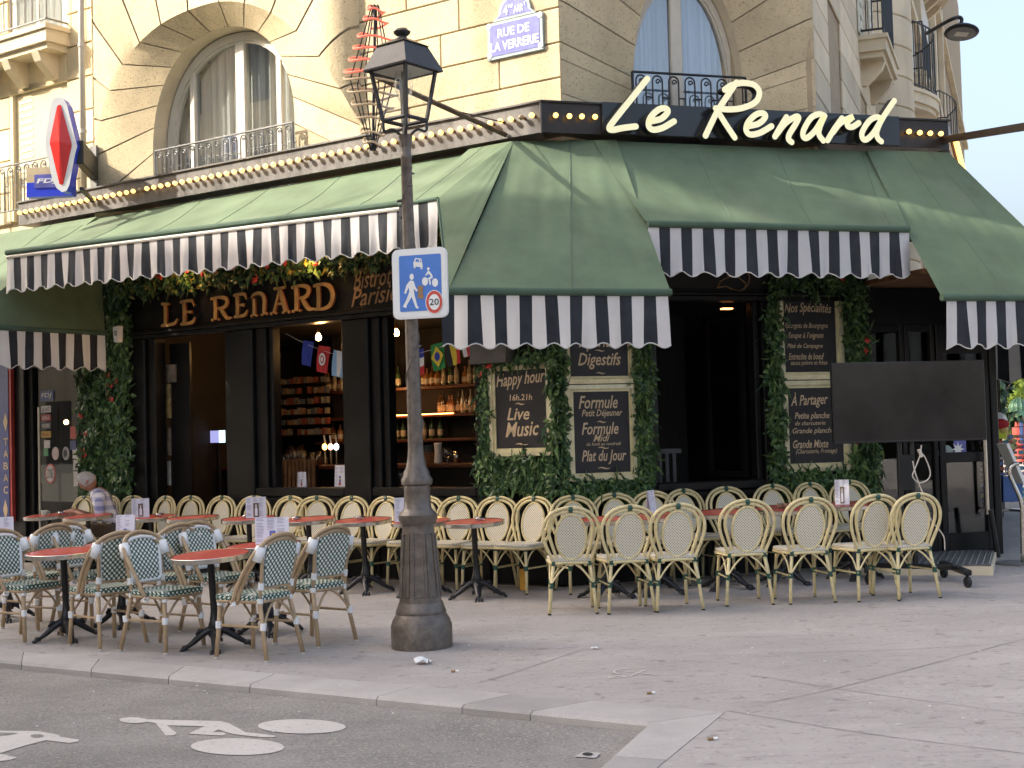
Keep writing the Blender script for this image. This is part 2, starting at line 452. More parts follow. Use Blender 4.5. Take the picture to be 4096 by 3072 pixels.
granite = mottled('grey_granite', (.38, .35, .325), .75, 0, .3, .1, 2, .3, 120, 6, bdist=.005)
speckle(granite, (.22, .20, .185), 150, .55, .65, .5)
road_paint = mottled('worn_road_paint', (.50, .46, .42), .7, 0, .3, .05, 3)
speckle(road_paint, (.20, .185, .17), 40, .60, .70, .6)
cast_iron = mottled('cast_iron_lamp_paint', (.135, .108, .088), .40, .35, .5, .25, 14, .35, 26, 5, rvar=.1, bdist=.012)
lamp_dark = mottled('lantern_dark_paint', (.045, .042, .042), .38, .4, .5, .2, 10)
enamel_w = mottled('white_enamel', (.78, .77, .74), .35, var=.03)
sign_blue = mottled('sign_blue', (.045, .17, .55), .35, var=.08, scale=7)
sign_red = mottled('sign_red', (.55, .045, .03), .35, var=.05)
sign_black = mottled('sign_black', (.02, .02, .02), .5, var=.05)
plaque_blue = mottled('enamel_plaque_blue', (.13, .135, .42), .35, var=.2, scale=9)
plaque_green = mottled('enamel_plaque_border', (.30, .36, .34), .4, var=.15, scale=12)
neon_cream = emissive('cream_letter_face', (.80, .76, .52), (1.0, .88, .45), .10, .35)
letter_side = mottled('black_letter_side', (.012, .012, .013), .4)
gold = mottled('gold_leaf_letters', (.52, .30, .10), .45, .25, .5, .18, 12)
gold_edge = mottled('orange_letter_edge', (.36, .10, .03), .5)
gold_thin = mottled('dull_gold_paint', (.30, .17, .075), .5, .1)
chalk = mottled('blackboard', (.022, .020, .021), .55, 0, .4, .2, 3)
chalk_gold = mottled('tan_chalk_lettering', (.56, .42, .26), .7, var=.08)
cream_frame = mottled('cream_gilt_frame', (.76, .69, .44), .4, .15, .5, .12, 10)
rattan = mottled('pale_rattan', (.66, .545, .29), .42, 0, .45, .14, 18, obj=True)
rattan_b = mottled('brown_rattan', (.42, .29, .165), .42, 0, .45, .14, 18, obj=True)
bind_green = mottled('green_binding', (.018, .075, .052), .45, obj=True)
bind_white = mottled('white_binding', (.80, .79, .77), .5, var=.05, scale=40, obj=True, bump=.4, bscale=90)
weave_cream = weave('cream_cane_weave', (.70, .63, .49), (.13, .115, .085), 60, .27)
weave_seat = weave('cream_seat_weave', (.62, .57, .47), (.20, .185, .165), 60, .25)
weave_green = weave('green_and_white_weave', (.018, .085, .062), (.84, .81, .72), 33, .37)
weave_greenseat = weave('green_and_white_seat_weave', (.018, .085, .062), (.80, .77, .68), 33, .30)
table_red = bpy.data.materials.new('red_laminate_top'); table_red.use_nodes = True
_n, _l = table_red.node_tree.nodes, table_red.node_tree.links; _n.clear()
_o, _d, _g, _m = _n.new('ShaderNodeOutputMaterial'), _n.new('ShaderNodeBsdfDiffuse'), _n.new('ShaderNodeBsdfGlossy'), _n.new('ShaderNodeMixShader')
_d.inputs['Color'].default_value = (.46, .10, .075, 1); _g.inputs['Roughness'].default_value = .06; _m.inputs[0].default_value = .28
_l.new(_d.outputs[0], _m.inputs[1]); _l.new(_g.outputs[0], _m.inputs[2]); _l.new(_m.outputs[0], _o.inputs['Surface'])
chrome = mottled('brushed_steel', (.62, .58, .52), .20, .95, .5, .08, 20, obj=True)
black_metal = mottled('black_table_metal', (.012, .012, .012), .35, .2)
paper_w = mottled('menu_paper', (.74, .71, .76), .8, var=.03)
paper_ink = mottled('menu_print', (.38, .35, .42), .8)
bulb_on = emissive('lit_bulb_glass', (.8, .5, .16), (1.0, .55, .14), .75)
bulb_dead = nodes_of('unlit_bulb_glass', (.30, .22, .14), .15)[0]
brass = mottled('bulb_socket_brass', (.30, .15, .06), .4, .7)
warm_lamp = emissive('warm_filament', (1, .7, .3), (1.0, .50, .14), 16)
neon_red = emissive('red_rope_light', (.72, .16, .10), (1.0, .22, .12), .12)
neon_dim = mottled('cream_rope_light', (.66, .48, .28), .4, var=.06)
red_plastic = mottled('red_sign_plastic', (.62, .025, .022), .25, var=.05)
blue_plastic = mottled('blue_sign_plastic', (.03, .06, .62), .3, var=.05)
white_plastic = mottled('white_sign_plastic', (.78, .76, .74), .3, var=.03)
win_glass = glass('window_glass', (.9, .93, .93), 0.01, .22)
shop_glass = glass('shop_glass', (.75, .78, .78), 0.0, .06)
lamp_glass = glass('lantern_glass', (.93, .94, .94), 0.02, .05)
bottle_glass = [mottled('bottle_glass_%d' % i, c, .12, 0, .6, .1) for i, c in enumerate([(.05, .09, .04), (.20, .08, .02), (.30, .26, .18), (.34, .14, .05), (.08, .05, .03), (.4, .36, .3)])]
tumbler = glass('clear_tumbler_glass', (.9, .9, .88), .02, .2)
wood_bar = mottled('mahogany_bar', (.10, .028, .014), .35, 0, .5, .3, 5, stretch=(1, 1, 8))
wood_warm = mottled('warm_wood', (.22, .11, .05), .5, var=.25, scale=6)
leaf_a = leafmat('leaf_mid_green', (.062, .120, .034))
leaf_b = leafmat('leaf_dark_green', (.030, .068, .026))
leaf_c = leafmat('leaf_light_green', (.125, .190, .060))
leaf_y = leafmat('leaf_yellow_green', (.20, .17, .035))
flower_m = leafmat('red_anthurium', (.42, .035, .025))
tree_leaf = leafmat('plane_tree_leaf', (.30, .42, .06), .4)
bark = mottled('bark', (.16, .13, .10), .9, var=.25, bump=.4, bscale=20)
kiosk_green = mottled('kiosk_green', (.12, .26, .17), .45, .1, .5, .15, 8)
tv_m = mottled('tv_screen', (.034, .030, .027), .10, 0, .7, .25, 1.5)
tv_bezel = mottled('tv_bezel', (.012, .012, .014), .35)
cable_w = mottled('white_cable', (.60, .52, .44), .5)
rubber = mottled('black_rubber', (.015, .015, .015), .6)
skin = mottled('skin', (.42, .20, .13), .5, var=.10, scale=14)
hair_m = mottled('grey_hair', (.44, .41, .38), .7, var=.25, scale=60)
red_cloth = mottled('red_cloth', (.50, .02, .02), .8, var=.15)
roof_zinc = mottled('roof_zinc', (.30, .31, .33), .5, .3)

for m_s in (stone, stone_f, render_m, granite):                    # every block a little different from its neighbour
    nt = m_s.node_tree; N, Lk = nt.nodes, nt.links; b = N['Principled BSDF']; old = b.inputs['Base Color'].links[0].from_socket
    oi = N.new('ShaderNodeObjectInfo'); mr = N.new('ShaderNodeMapRange'); mr.inputs['To Min'].default_value = .82; mr.inputs['To Max'].default_value = 1.12
    hs = N.new('ShaderNodeHueSaturation'); Lk.new(oi.outputs['Random'], mr.inputs['Value']); Lk.new(mr.outputs['Result'], hs.inputs['Value']); Lk.new(old, hs.inputs['Color']); Lk.new(hs.outputs['Color'], b.inputs['Base Color'])

seam_m = mottled('awning_seam', (.105, .145, .095), .85)
streaks(green_cv, (.085, .095, .062), (1.6, 1.6, .5), 1.2, .55, .75, .45)
speckle(green_cv, (.24, .26, .19), .9, .56, .78, .35)
# ---------------------------------------------------------------- ground: road sheet to the horizon, pavement slab, kerb
def gp(x, y, dz=0.0): return Vector((x, y, gz(x, y) + dz))
ROAD_DZ = -0.05
c0 = FL.p(0, 5.0)
def along(a, out, dz):                                   # point by distance along / out of the left wall
    P = FL.p(a, out); return gp(P.x, P.y, dz)
k_in0, k_cor, k_b2 = G(*D(0, 1405)), G(*D(1565, 1540)), G(*D(1420, 1659))
k_f0, k_fc, k_fb = G(*D(0, 1428)), G(*D(1400, 1563)), G(*D(1290, 1659))
e1 = (k_cor - k_in0).normalized(); e2 = (k_b2 - k_cor).normalized()
kin_a = k_in0 - e1 * 14; kin_b = k_cor + e2 * 9
kf_a = k_f0 - e1 * 14; kf_b = k_fc + e2 * 9
# road: one sheet
rd = MB()
road_poly = [kin_a + Vector((0, 0, ROAD_DZ)), k_cor + Vector((0, 0, ROAD_DZ)), kin_b + Vector((0, 0, ROAD_DZ)),
             kin_b + Vector((-14, -3, ROAD_DZ - .1)), kin_a + Vector((-6, -26, ROAD_DZ - .1))]
rd.poly(road_poly)
tag(rd.build('road', asphalt), kind='structure')
# pavement: one sheet with the road's corner cut out, reaching far back down both streets
pv = MB()
def flat(P): return gp(P.x, P.y)
far = [Vector((-60, 60, 0)), Vector((300, 600, 0)), Vector((400, 80, 0)), Vector((60, -30, 0))]
kb = kin_b; ka = kin_a
def sl(P):                                               # far ground levels out
    return Vector((P.x, P.y, min(max(gz(P.x, P.y), -.25), .30)))
k0p, kcp, kbp = flat(kin_a), flat(k_cor), flat(kin_b)
rim = [FL.p(-40, 6), FL.p(-40, -14.5), FL.p(70, -14.5), Vector((40, -25, 0)), kin_b]
rim = [k0p] + [flat(p) for p in rim]
for i in range(len(rim) - 1): pv.poly([kcp, rim[i + 1], rim[i]])
zf = flat(FL.p(0, -14.5)).z
pv.poly([FL.p(-40, -14.5, zf), FL.p(-400, -900, zf), FL.p(500, -900, zf), FL.p(70, -14.5, zf)])
tag(pv.build('pavement', pave), kind='structure')
# kerb stones
kerb = newobj('kerb', None); tag(kerb, kind='structure'); OFF['kerb'] = Vector((0, 0, 0))
W1 = (k_fc - k_cor)
def kerb_stone(P0, P1, I1, I0, ht=.004):
    m_ = MB(); g = .0035
    a0 = P0 + (P1 - P0).normalized() * g; a1 = P1 - (P1 - P0).normalized() * g
    b1 = I1 - (I1 - I0).normalized() * g; b0 = I0 + (I1 - I0).normalized() * g
    inn = (b0 - a0).normalized() * .022; inn1 = (b1 - a1).normalized() * .022
    up = Vector((0, 0, ht)); lo = Vector((0, 0, -.09)); md = Vector((0, 0, ht - .018))
    v = [a0 + lo, a1 + lo, a1 + md, a0 + md, a0 + inn + up, a1 + inn1 + up, b1 + up, b0 + up, b1 + lo, b0 + lo]
    m_.add(v, [(0, 1, 2, 3), (3, 2, 5, 4), (4, 5, 6, 7), (7, 6, 8, 9), (0, 3, 4, 7, 9), (1, 8, 6, 5, 2)])
    return m_.build('kerb_stone', granite, kerb)
def onroad(P): return P
joints = [G(*q(*t)) for t in ((0, 3, 240, 742), (0, 3, 860, 795), (0, 3, 1540, 855), (1, 3, 80, 908), (1, 3, 1140, 1018), (1, 3, 1880, 1085), (2, 3, 228, 1150))]
fr = [(P - k_f0).dot((k_fc - k_f0).normalized()) for P in joints]
fdir = (k_fc - k_f0).normalized(); total = (k_fc - k_f0).length
ss = [-9.6 + 1.05 * i for i in range(9)] + fr + [total]
ss = sorted(ss)
def fpt(s): 
    P = k_f0 + fdir * s; return flat(P)
def ipt(s):
    t = s / total; P = k_in0 + (k_cor - k_in0) * t if s >= 0 else k_in0 + (k_cor - k_in0).normalized() * s
    return flat(P)
for i in range(len(ss) - 1):
    kerb_stone(fpt(ss[i]), fpt(ss[i + 1]), ipt(ss[i + 1]) if i < len(ss) - 2 else flat(k_cor), ipt(ss[i]))
j2f, j2i = G(*q(2, 3, 790, 1555)), G(*q(2, 3, 1305, 1595))
d2 = (k_fb - k_fc).normalized()
prev_f, prev_i = flat(k_fc), flat(k_cor)
l2 = (j2f - k_fc).length
for n_ in range(8):
    nf = flat(k_fc + d2 * (l2 + 1.0 * n_)); ni = flat(k_cor + (k_b2 - k_cor).normalized() * ((j2i - k_cor).length + 1.0 * n_))
    kerb_stone(prev_i, ni, nf, prev_f) if False else kerb_stone(nf, prev_f, prev_i, ni)
    prev_f, prev_i = nf, ni
# painted road marks (flat paint 4 mm over the road), traced where they lie on the ground
def paint(name, polys, label, cat='road marking', group=None):
    m_ = MB()
    for pl in polys:
        pts = [G(u, v, ROAD_DZ + .004 + .0) for u, v in pl]
        m_.poly([p + Vector((0, 0, .0)) for p in pts])
    # ground slopes, G already returns the sloped height
    o = m_.build(name, road_paint)
    return tag(o, label, cat, group)
def ell(cx, cy, rx, ry, rot=0, n=40):
    return [(cx + rx * math.cos(2 * PI * i / n) * math.cos(rot) - ry * math.sin(2 * PI * i / n) * math.sin(rot),
             cy - rx * math.cos(2 * PI * i / n) * math.sin(rot) - ry * math.sin(2 * PI * i / n) * math.cos(rot)) for i in range(n)]
def Q0(x, y): return q(0, 3, x, y)
def Q1(x, y): return q(1, 3, x, y)
head = ell(*Q0(1155, 1245), 57, 11.5, -.02)
body = [Q0(*t) for t in ((1265, 1238), (1340, 1240), (1900, 1253), (1980, 1272), (2060, 1315), (2120, 1350), (2212, 1358))] + [Q1(*t) for t in ((80, 1368), (150, 1376), (178, 1384), (150, 1393), (60, 1392))] + [Q0(*t) for t in ((2120, 1378), (2010, 1364), (1885, 1325), (1840, 1350), (1935, 1352), (1955, 1364), (1925, 1378), (1640, 1364), (1650, 1350), (1770, 1298), (1440, 1290), (1530, 1360), (1500, 1376), (1430, 1378), (1345, 1270), (1265, 1258))]
whA = ell(*Q0(2010, 1474), 169, 33, -.012)
whA = ell(950, 2304 + 1474 / 2.16, 187, 33.5, -.012)
whB = ell(1024 + 395 / 2.16, 2304 + 1299 / 2.16, 176, 28.5, -.012)
paint('bicycle_marking', [head, body, whA, whB], 'worn white cyclist symbol painted on the asphalt road')
pedm = [[Q0(*t) for t in ((-420, 1340), (0, 1336), (330, 1340), (500, 1370), (520, 1388), (685, 1415), (675, 1428), (600, 1443), (400, 1418), (230, 1460), (0, 1530), (-420, 1660))],
        [Q0(*t) for t in ((-420, 1520), (0, 1536), (150, 1568), (90, 1588), (0, 1598), (-420, 1600))]]
pm = paint('walking_figure_marking', pedm[:1], 'white painted figure cut off at the left edge of the road')
m_ = MB(); m_.poly([G(u, v, ROAD_DZ + .004) for u, v in pedm[1]]); m_.build('foot_stroke', road_paint, pm)
m_ = MB(); m_.poly([G(u, v, ROAD_DZ + .007) for u, v in ell(*Q0(320, 1380), 27, 6)]); m_.build('asphalt_gap', asphalt, pm)
m_ = MB(); m_.poly([G(*Q0(*t), ROAD_DZ + .007) for t in ((-300, 1350), (100, 1352), (160, 1357), (60, 1372), (-300, 1400))]); m_.build('asphalt_gap', asphalt, pm)
# small utility cover beside the kerb
uc = [G(*q(2, 3, *t), ROAD_DZ + .006) for t in ((535, 1560), (615, 1518), (765, 1527), (725, 1570))]
ut = thing('utility_cover', 'small square metal cover with a dark round hole beside the kerb', 'ground cover', uc[0])
MB().poly(uc).build('plate', granite, ut)
MB().poly([G(u, v, ROAD_DZ + .010) for u, v in ell(*q(2, 3, 652, 1536), 21, 6)]).build('hole', rubber, ut)
# litter and stains
def butt(uv, label, ang=0.3, onr=False):
    P = G(*uv, ROAD_DZ if onr else 0); d = Vector((math.cos(ang), math.sin(ang), 0))
    t = thing('cigarette_butt', label, 'cigarette butt', P, 'cigarette butts on the ground')
    MB().tube([P + Vector((0, 0, .009)) - d * .03, P + Vector((0, 0, .009)) - d * .002], .0075, 7).build('filter', gold_thin, t)
    MB().tube([P + Vector((0, 0, .009)), P + Vector((0, 0, .009)) + d * .022], .0075, 7).build('paper', enamel_w, t)
butt(q(2, 3, 1740, 1420), 'orange cigarette butt lying on the pavement right of the kerb corner')
butt(q(2, 3, 1208, 1022), 'orange cigarette butt on the pavement just above the granite kerb')
butt(q(1, 3, 950, 1055), 'pale cigarette butt on the asphalt below the lamp post kerb', .5, True)
butt(q(1, 3, 1725, 833), 'small tan cigarette butt right of the crumpled tissue', .1)
def scrap(uv, label, w, h, onr=False, name='paper_scrap', cat='litter', seed=1, lift=.01):
    rr = random.Random(seed); P = G(*uv, ROAD_DZ + .004 if onr else .003); m_ = MB(); n = 5
    vs = [P + Vector(((i / (n - 1) - .5) * w, (j / (n - 1) - .5) * h, .004 + rr.random() * lift)) + Vector((rr.uniform(-.1, .1) * w, rr.uniform(-.1, .1) * h, 0)) for j in range(n) for i in range(n)]
    m_.add(vs, [(j * n + i, j * n + i + 1, (j + 1) * n + i + 1, (j + 1) * n + i) for j in range(n - 1) for i in range(n - 1)])
    return tag(m_.build(name, enamel_w, smooth=False), label, cat, 'litter on the ground')
scrap(q(1, 3, 1440, 755), 'crumpled white tissue on the pavement in front of the lamp post', .11, .10, name='crumpled_tissue', lift=.05)
scrap(q(2, 3, 1170, 1255), 'flat white paper scrap at the inner corner of the kerb', .10, .10, True, seed=2, lift=.006)
scrap(q(2, 3, 396, 1183), 'narrow white paper strip on the asphalt along the kerb', .07, .03, True, seed=3, lift=.004)
scrap(q(2, 3, 713, 628), 'tiny white scrap alone in the middle of the pavement', .05, .04, seed=4)
rr = random.Random(3)
cr = MB()
for uv, n in (((800, 2700), 10), ((1900, 2560), 14), ((2600, 2580), 16), ((3200, 2600), 12), ((3600, 2780), 8), ((1300, 2800), 8), ((700, 2850), 8)):
    for i in range(n):
        P = G(uv[0] + rr.gauss(0, 300), uv[1] + rr.gauss(0, 60)); outk = (P - k_fc).dot((k_cor - k_fc))
        s = rr.uniform(.003, .007)
        cr.box(P + Vector((0, 0, s * .4)), s * rr.uniform(1, 2.5), s, s * .6, ez=ZUP)
tag(cr.build('crumbs', enamel_w), 'scattered pale crumbs and chewing gum specks on the ground', 'litter', kind='stuff')
# chalk scribble on the pavement and expansion cuts in the mastic
def groove(name, pts, w, mat, label, cat):
    m_ = MB()
    P = smoothpath([G(*p) for p in pts], 4)
    for i in range(len(P) - 1):
        d = (P[i + 1] - P[i]).normalized(); n = Vector((-d.y, d.x, 0)) * w / 2; up = Vector((0, 0, .004))
        m_.quad(P[i] - n + up, P[i + 1] - n + up, P[i + 1] + n + up, P[i] + n + up)
    return tag(m_.build(name, mat), label, cat)
joint_dark = mottled('pavement_seam', (.23, .21, .195), .9, var=.2)
seam = newobj('pavement_seams', None); tag(seam, kind='structure'); OFF['pavement_seams'] = Vector((0, 0, 0))
for pts in ([q(3, 3, 0, 668), q(3, 3, 1100, 640), q(3, 3, 2212, 575)], [q(3, 3, -40, 1105), q(3, 3, 760, 930), q(3, 3, 2212, 545)], [q(3, 3, -200, 850), q(3, 3, 800, 1005), q(3, 3, 2212, 1195)], [q(2, 3, 1855, 1165), q(3, 3, 0, 1225), q(3, 3, 900, 1370), q(3, 3, 2212, 1535)],
            [q(1, 3, 1900, 930), q(1, 3, 2212, 840), q(2, 3, 600, 640)], [q(0, 3, -100, 560), q(0, 3, 300, 535), q(0, 3, 900, 470)]):
    m_ = MB(); P = smoothpath([G(*p) for p in pts], 6)
    for i in range(len(P) - 1):
        d = (P[i + 1] - P[i]).normalized(); n = Vector((-d.y, d.x, 0)) * rnd.uniform(.002, .0045); up = Vector((0, 0, .0022))
        m_.quad(P[i] - n + up, P[i + 1] - n + up, P[i + 1] + n + up, P[i] + n + up)
    m_.build('seam', joint_dark, seam)
chk = groove('chalk_scribble', [q(2, 3, *t) for t in ((1150, 800), (960, 805), (880, 830), (925, 852))], .012, piping_m, 'faint pale chalk scribble on the pavement near the kerb corner', 'graffiti')
for pts in ([(925, 822), (1240, 858)], [(1145, 815), (1020, 872)], [(835, 882), (920, 862), (990, 878), (830, 884)]):
    m_ = MB(); P = [G(*q(2, 3, *t)) for t in pts]
    for i in range(len(P) - 1):
        d = (P[i + 1] - P[i]).normalized(); n = Vector((-d.y, d.x, 0)) * .006; up = Vector((0, 0, .004))
        m_.quad(P[i] - n + up, P[i + 1] - n + up, P[i + 1] + n + up, P[i] + n + up)
    m_.build('stroke', piping_m, chk)
# ---------------------------------------------------------------- the corner building above the awnings
bld = thing('corner_building', 'pale limestone corner building with arched windows above the cafe', 'building', C0)
UPC = 0.2
E0 = FL.p(UPC, 0); s0c, o0c = FC.loc(E0)
S1C, O1C = 2.95, 0.15
E1 = FC.p(S1C, O1C)
FR = Frame(E1, dR, nR)           # right street wall, s grows away from us
FCu = Frame(FC.p(0, .155), dC, nC)   # cut-corner wall upstairs

def bay_out(s):
    if s > -2.80: 
        t = min((s + 2.80) / .38, 1.0); return .24 * math.sqrt(max(1 - t * t, 0))
    if s < -6.62:
        t = min((-6.62 - s) / .20, 1.0); return .24 * math.sqrt(max(1 - t * t, 0)) 
    return .24
def arch_stones(F, fout, outer, inner, bounds, joints, wall, depth_in):
    """voussoirs: each one face outside the arris plus the splayed soffit inside it; joints are gaps over a recessed mortar bed"""
    (bl, br, bt) = bounds
    mort = MB()
    n = len(joints)
    def edge_pt(P, dirv):                       # walk outwards to the boundary of the bay
        ts = []
        if dirv[0] < -1e-6: ts.append((bl - P[0]) / dirv[0])
        if dirv[0] > 1e-6: ts.append((br - P[0]) / dirv[0])
        if dirv[1] > 1e-6: ts.append((bt - P[1]) / dirv[1])
        t = max(min(ts), 0.0); return (P[0] + dirv[0] * t, P[1] + dirv[1] * t)
    def pt(P, o, lift=0.0): return F.p(P[0], o + lift, P[1])
    for i in range(n - 1):
        t0, t1 = joints[i], joints[i + 1]
        st = MB(); K = 5
        for mbx, g, lift in ((st, .0032, 0.0), (mort, -.0, -.022)):
            rows = []
            for k in range(K + 1):
                t = t0 + g + (t1 - t0 - 2 * g) * k / K
                po, pi_ = outer(t), inner(t)
                a, b = outer(t - .004), outer(t + .004)
                tx, tz = b[0] - a[0], b[1] - a[1]; l = math.hypot(tx, tz)
                nv = (-tz / l, tx / l)
                if po[0] < (bl + br) / 2 and nv[0] > 0 or (po[0] >= (bl + br) / 2 and nv[0] < 0): nv = (-nv[0], -nv[1])
                if nv[1] < 0: nv = (nv[0], 0.0)
                ev = edge_pt(po, nv)
                row = [pt(pi_, depth_in, lift), pt(((pi_[0] + po[0]) / 2, (pi_[1] + po[1]) / 2), (depth_in + fout(po[0])) / 2, lift)]
                for m2 in range(9):
                    f = m2 / 8; P = (po[0] + (ev[0] - po[0]) * f, po[1] + (ev[1] - po[1]) * f)
                    row.append(pt(P, fout(P[0]), lift))
                rows.append(row)
            vs = [p for r_ in rows for p in r_]; w = len(rows[0])
            mbx.add(vs, [(k * w + j, k * w + j + 1, (k + 1) * w + j + 1, (k + 1) * w + j) for k in range(K) for j in range(w - 1)])
        st.build('stone', stone, wall, smooth=True, sharp=R(30))
    mort.build('mortar', joint_m, wall)

wall_l = MB().fbox(FL, -2.41, UPC - .02, -.5, -.03, 4.3, 9.0).build('wall', joint_m, bld)
def sup(cx, zc, wl, wr, h, nl, nr, zb):
    def f(t):                                    # t: 0..1 left leg, 1..3 arch, 3..4 right leg
        if t < 1: return (cx - wl, zb + (zc - zb) * t)
        if t > 3: return (cx + wr, zc + (zb - zc) * (t - 3))
        ph = PI * (1 - (t - 1) / 2); c, s = math.cos(ph), math.sin(ph)
        if c < 0: return (cx - wl * abs(c) ** (2 / nl), zc + h * abs(s) ** (2 / nl))
        return (cx + wr * abs(c) ** (2 / nr), zc + h * abs(s) ** (2 / nr))
    return f
outerL = sup(-4.55, 4.6, 2.13, 2.2, 2.11, 2.5, 1.8, 4.2)
innerL = sup(-4.63, 5.15, 1.21, 1.21, 1.33, 2.2, 2.2, 4.2)
wall_bay = MB().fbox(FL, -6.5, -2.9, -.9, -.8, 4.3, 9).build('bay_wall', joint_m, bld)
jl = [0.0, .5, 1.0] + [1 + 2 * k / 15 for k in range(1, 15)] + [3.0, 3.5, 4.0]
arch_stones(FL, bay_out, outerL, innerL, (-6.82, -2.42, 8.6), jl, wall_bay, 0.0)
# pier between the two arches, laid in courses
zc_ = [4.365 + .351 * i for i in range(13)]
def stone_block(F, s0, s1, z0, z1, o0, o1, wall, mat=None):
    m_ = MB(); m_.fbox(F, s0 + .005, s1 - .005, o0, o1, z0 + .006, z1 - .006, bev=.008)
    m_.build('stone', mat or stone, wall)
for i in range(len(zc_) - 1):
    cut = (-1.05, -1.75, -.55, -1.3)[i % 4]
    stone_block(FL, -2.46, cut, zc_[i], zc_[i + 1], -.03, .0, wall_l)
    stone_block(FL, cut, UPC, zc_[i], zc_[i + 1], -.03, .0, wall_l)
# cut corner arch
outerC = sup((s0c + S1C) / 2, 5.42, (S1C - s0c) / 2 - .004, (S1C - s0c) / 2 - .004, 1.42, 2.0, 2.0, 4.2)
innerC = sup(1.66, 5.2, .62, .62, 1.2, 2.0, 2.0, 4.2)
wall_c = MB().fbox(FC, s0c + .3, S1C - .3, -1.0, -.9, 4.3, 9).build('corner_wall', joint_m, bld)
jc = [0.0, .28, .577, .86] + [1 + 2 * k / 11 for k in range(0, 12)] + [3.14, 3.423, 3.72, 4.0]
arch_stones(FC, lambda s: .155, outerC, innerC, (s0c, S1C, 8.6), jc, wall_c, -.2)
# reveal between the splay and the window
def reveal(F, inner, o0, o1, parent):
    m_ = MB(); ts = [i * 4 / 80 for i in range(81)]
    for i in range(80):
        a, b = inner(ts[i]), inner(ts[i + 1]); m_.quad(F.p(a[0], o0, a[1]), F.p(b[0], o0, b[1]), F.p(b[0], o1, b[1]), F.p(a[0], o1, a[1]))
    m_.build('reveal', stone_f, parent, smooth=True)
reveal(FL, innerL, 0.0, -.30, bld); reveal(FC, innerC, -.2, -.46, bld)
# arched window: casing, mullions, panes, curtains
upper_glass = glass('upper_window_glass', (.8, .86, .9), 0.01, .30)
def arch_window(F, inner, oz, s_mid, mull, zb, label_part, curt):
    w = MB(); ts = [i * 4 / 60 for i in range(61)]
    def scl(P, k): return (s_mid + (P[0] - s_mid) * k, 4.4 + (P[1] - 4.4) * (1 - (1 - k) * .55))
    for a, b, oo in ((1.0, .985, oz + .02), (.985, .90, oz + .05), (.90, .875, oz + .03)):
        for i in range(60):
            p0, p1 = inner(ts[i]), inner(ts[i + 1])
            w.quad(F.p(*[(x) for x in (scl(p0, a)[0], oo, scl(p0, a)[1])]), F.p(scl(p1, a)[0], oo, scl(p1, a)[1]), F.p(scl(p1, b)[0], oo, scl(p1, b)[1]), F.p(scl(p0, b)[0], oo, scl(p0, b)[1]))
            w.quad(F.p(scl(p0, b)[0], oo, scl(p0, b)[1]), F.p(scl(p1, b)[0], oo, scl(p1, b)[1]), F.p(scl(p1, b)[0], oz - .02, scl(p1, b)[1]), F.p(scl(p0, b)[0], oz - .02, scl(p0, b)[1]))
    def top(s):
        best = 4.6
        for i in range(241):
            P = scl(inner(1 + 2 * i / 240), .9)
            if abs(P[0] - s) < .03: best = max(best, P[1])
        return best
    win = w.build('window', white_paint, bld)
    for (s, wd) in mull:
        MB().fbox(F, s - wd / 2, s + wd / 2, oz - .01, oz + .045, zb, top(s), bev=.01).build('mullion', white_paint, win)
    g = MB(); pts = [F.p(scl(inner(t), .95)[0], oz, scl(inner(t), .95)[1]) for t in ts]
    g.poly(pts); g.build('pane', upper_glass, win)
    c = MB(); pts = [scl(inner(1 + 2 * i / 40), .97) for i in range(41)]
    lo = min(p[0] for p in pts); hi = max(p[0] for p in pts); N = 80
    prev = None
    for i in range(N + 1):
        s = lo + (hi - lo) * i / N
        zt = max([p[1] for p in pts if abs(p[0] - s) < .06] + [4.9])
        o = oz - .16 + .025 * math.sin(i * 1.3) + .012 * math.sin(i * 3.1)
        if prev: c.quad(F.p(prev[0], prev[1], 4.4), F.p(s, o, 4.4), F.p(s, o, zt), F.p(prev[0], prev[1], prev[2]))
        prev = (s, o, zt)
    c.build('curtain', curt, win, smooth=True)
    return win
arch_window(FL, innerL, -.26, -4.63, ((-5.36, .09), (-4.52, .16), (-3.88, .09)), 4.4, '', curtain_m)
curtain_b = mottled('pale_blue_net_curtain', (.50, .54, .60), .9, var=.10, scale=2, stretch=(9, 9, .2))
arch_window(FC, innerC, -.42, 1.66, ((1.62, .13),), 4.4, '', curtain_b)
# iron railings with scrolled hoops
def railing(F, s0, s1, out, ztop, zbot, n, mat, parent, name='railing', r=.009):
    rl = MB()
    rl.tube([F.p(s0, out, ztop), F.p(s1, out, ztop)], r * 1.5, 6); rl.tube([F.p(s0, out, zbot), F.p(s1, out, zbot)], r * 1.2, 6)
    for s in (s0, s1): rl.tube([F.p(s, out, zbot - .1), F.p(s, out, ztop)], r * 1.6, 6)
    o = rl.build(name, mat, parent)
    w = (s1 - s0) / n
    for i in range(n):
        c = s0 + w * (i + .5); h = MB(); rw = w * .30
        zt = ztop - rw - .03
        pth = [F.p(c - rw, out, zbot)] + [F.p(c + rw * math.cos(a), out, zt + rw * math.sin(a)) for a in [PI - PI * k / 8 for k in range(9)]] + [F.p(c + rw, out, zbot)]
        h.tube(pth, r, 5)
        spi = [F.p(c + rw * .1 + rw * (.55 - .4 * k / 10) * math.cos(-.3 + k * .7), out, zt - rw * .1 + rw * (.55 - .4 * k / 10) * math.sin(-.3 + k * .7)) for k in range(11)]
        h.tube(spi, r * .9, 5)
        zm = zbot + (ztop - zbot) * .55
        h.tube([F.p(c + rw, out, zm), F.p(c + w - rw, out, zm)], r * .9, 5)
        h.build('scroll', mat, o)
    return o
railing(FL, -5.68, -3.36, .10, 5.145, 4.62, 16, iron_grey, bld)
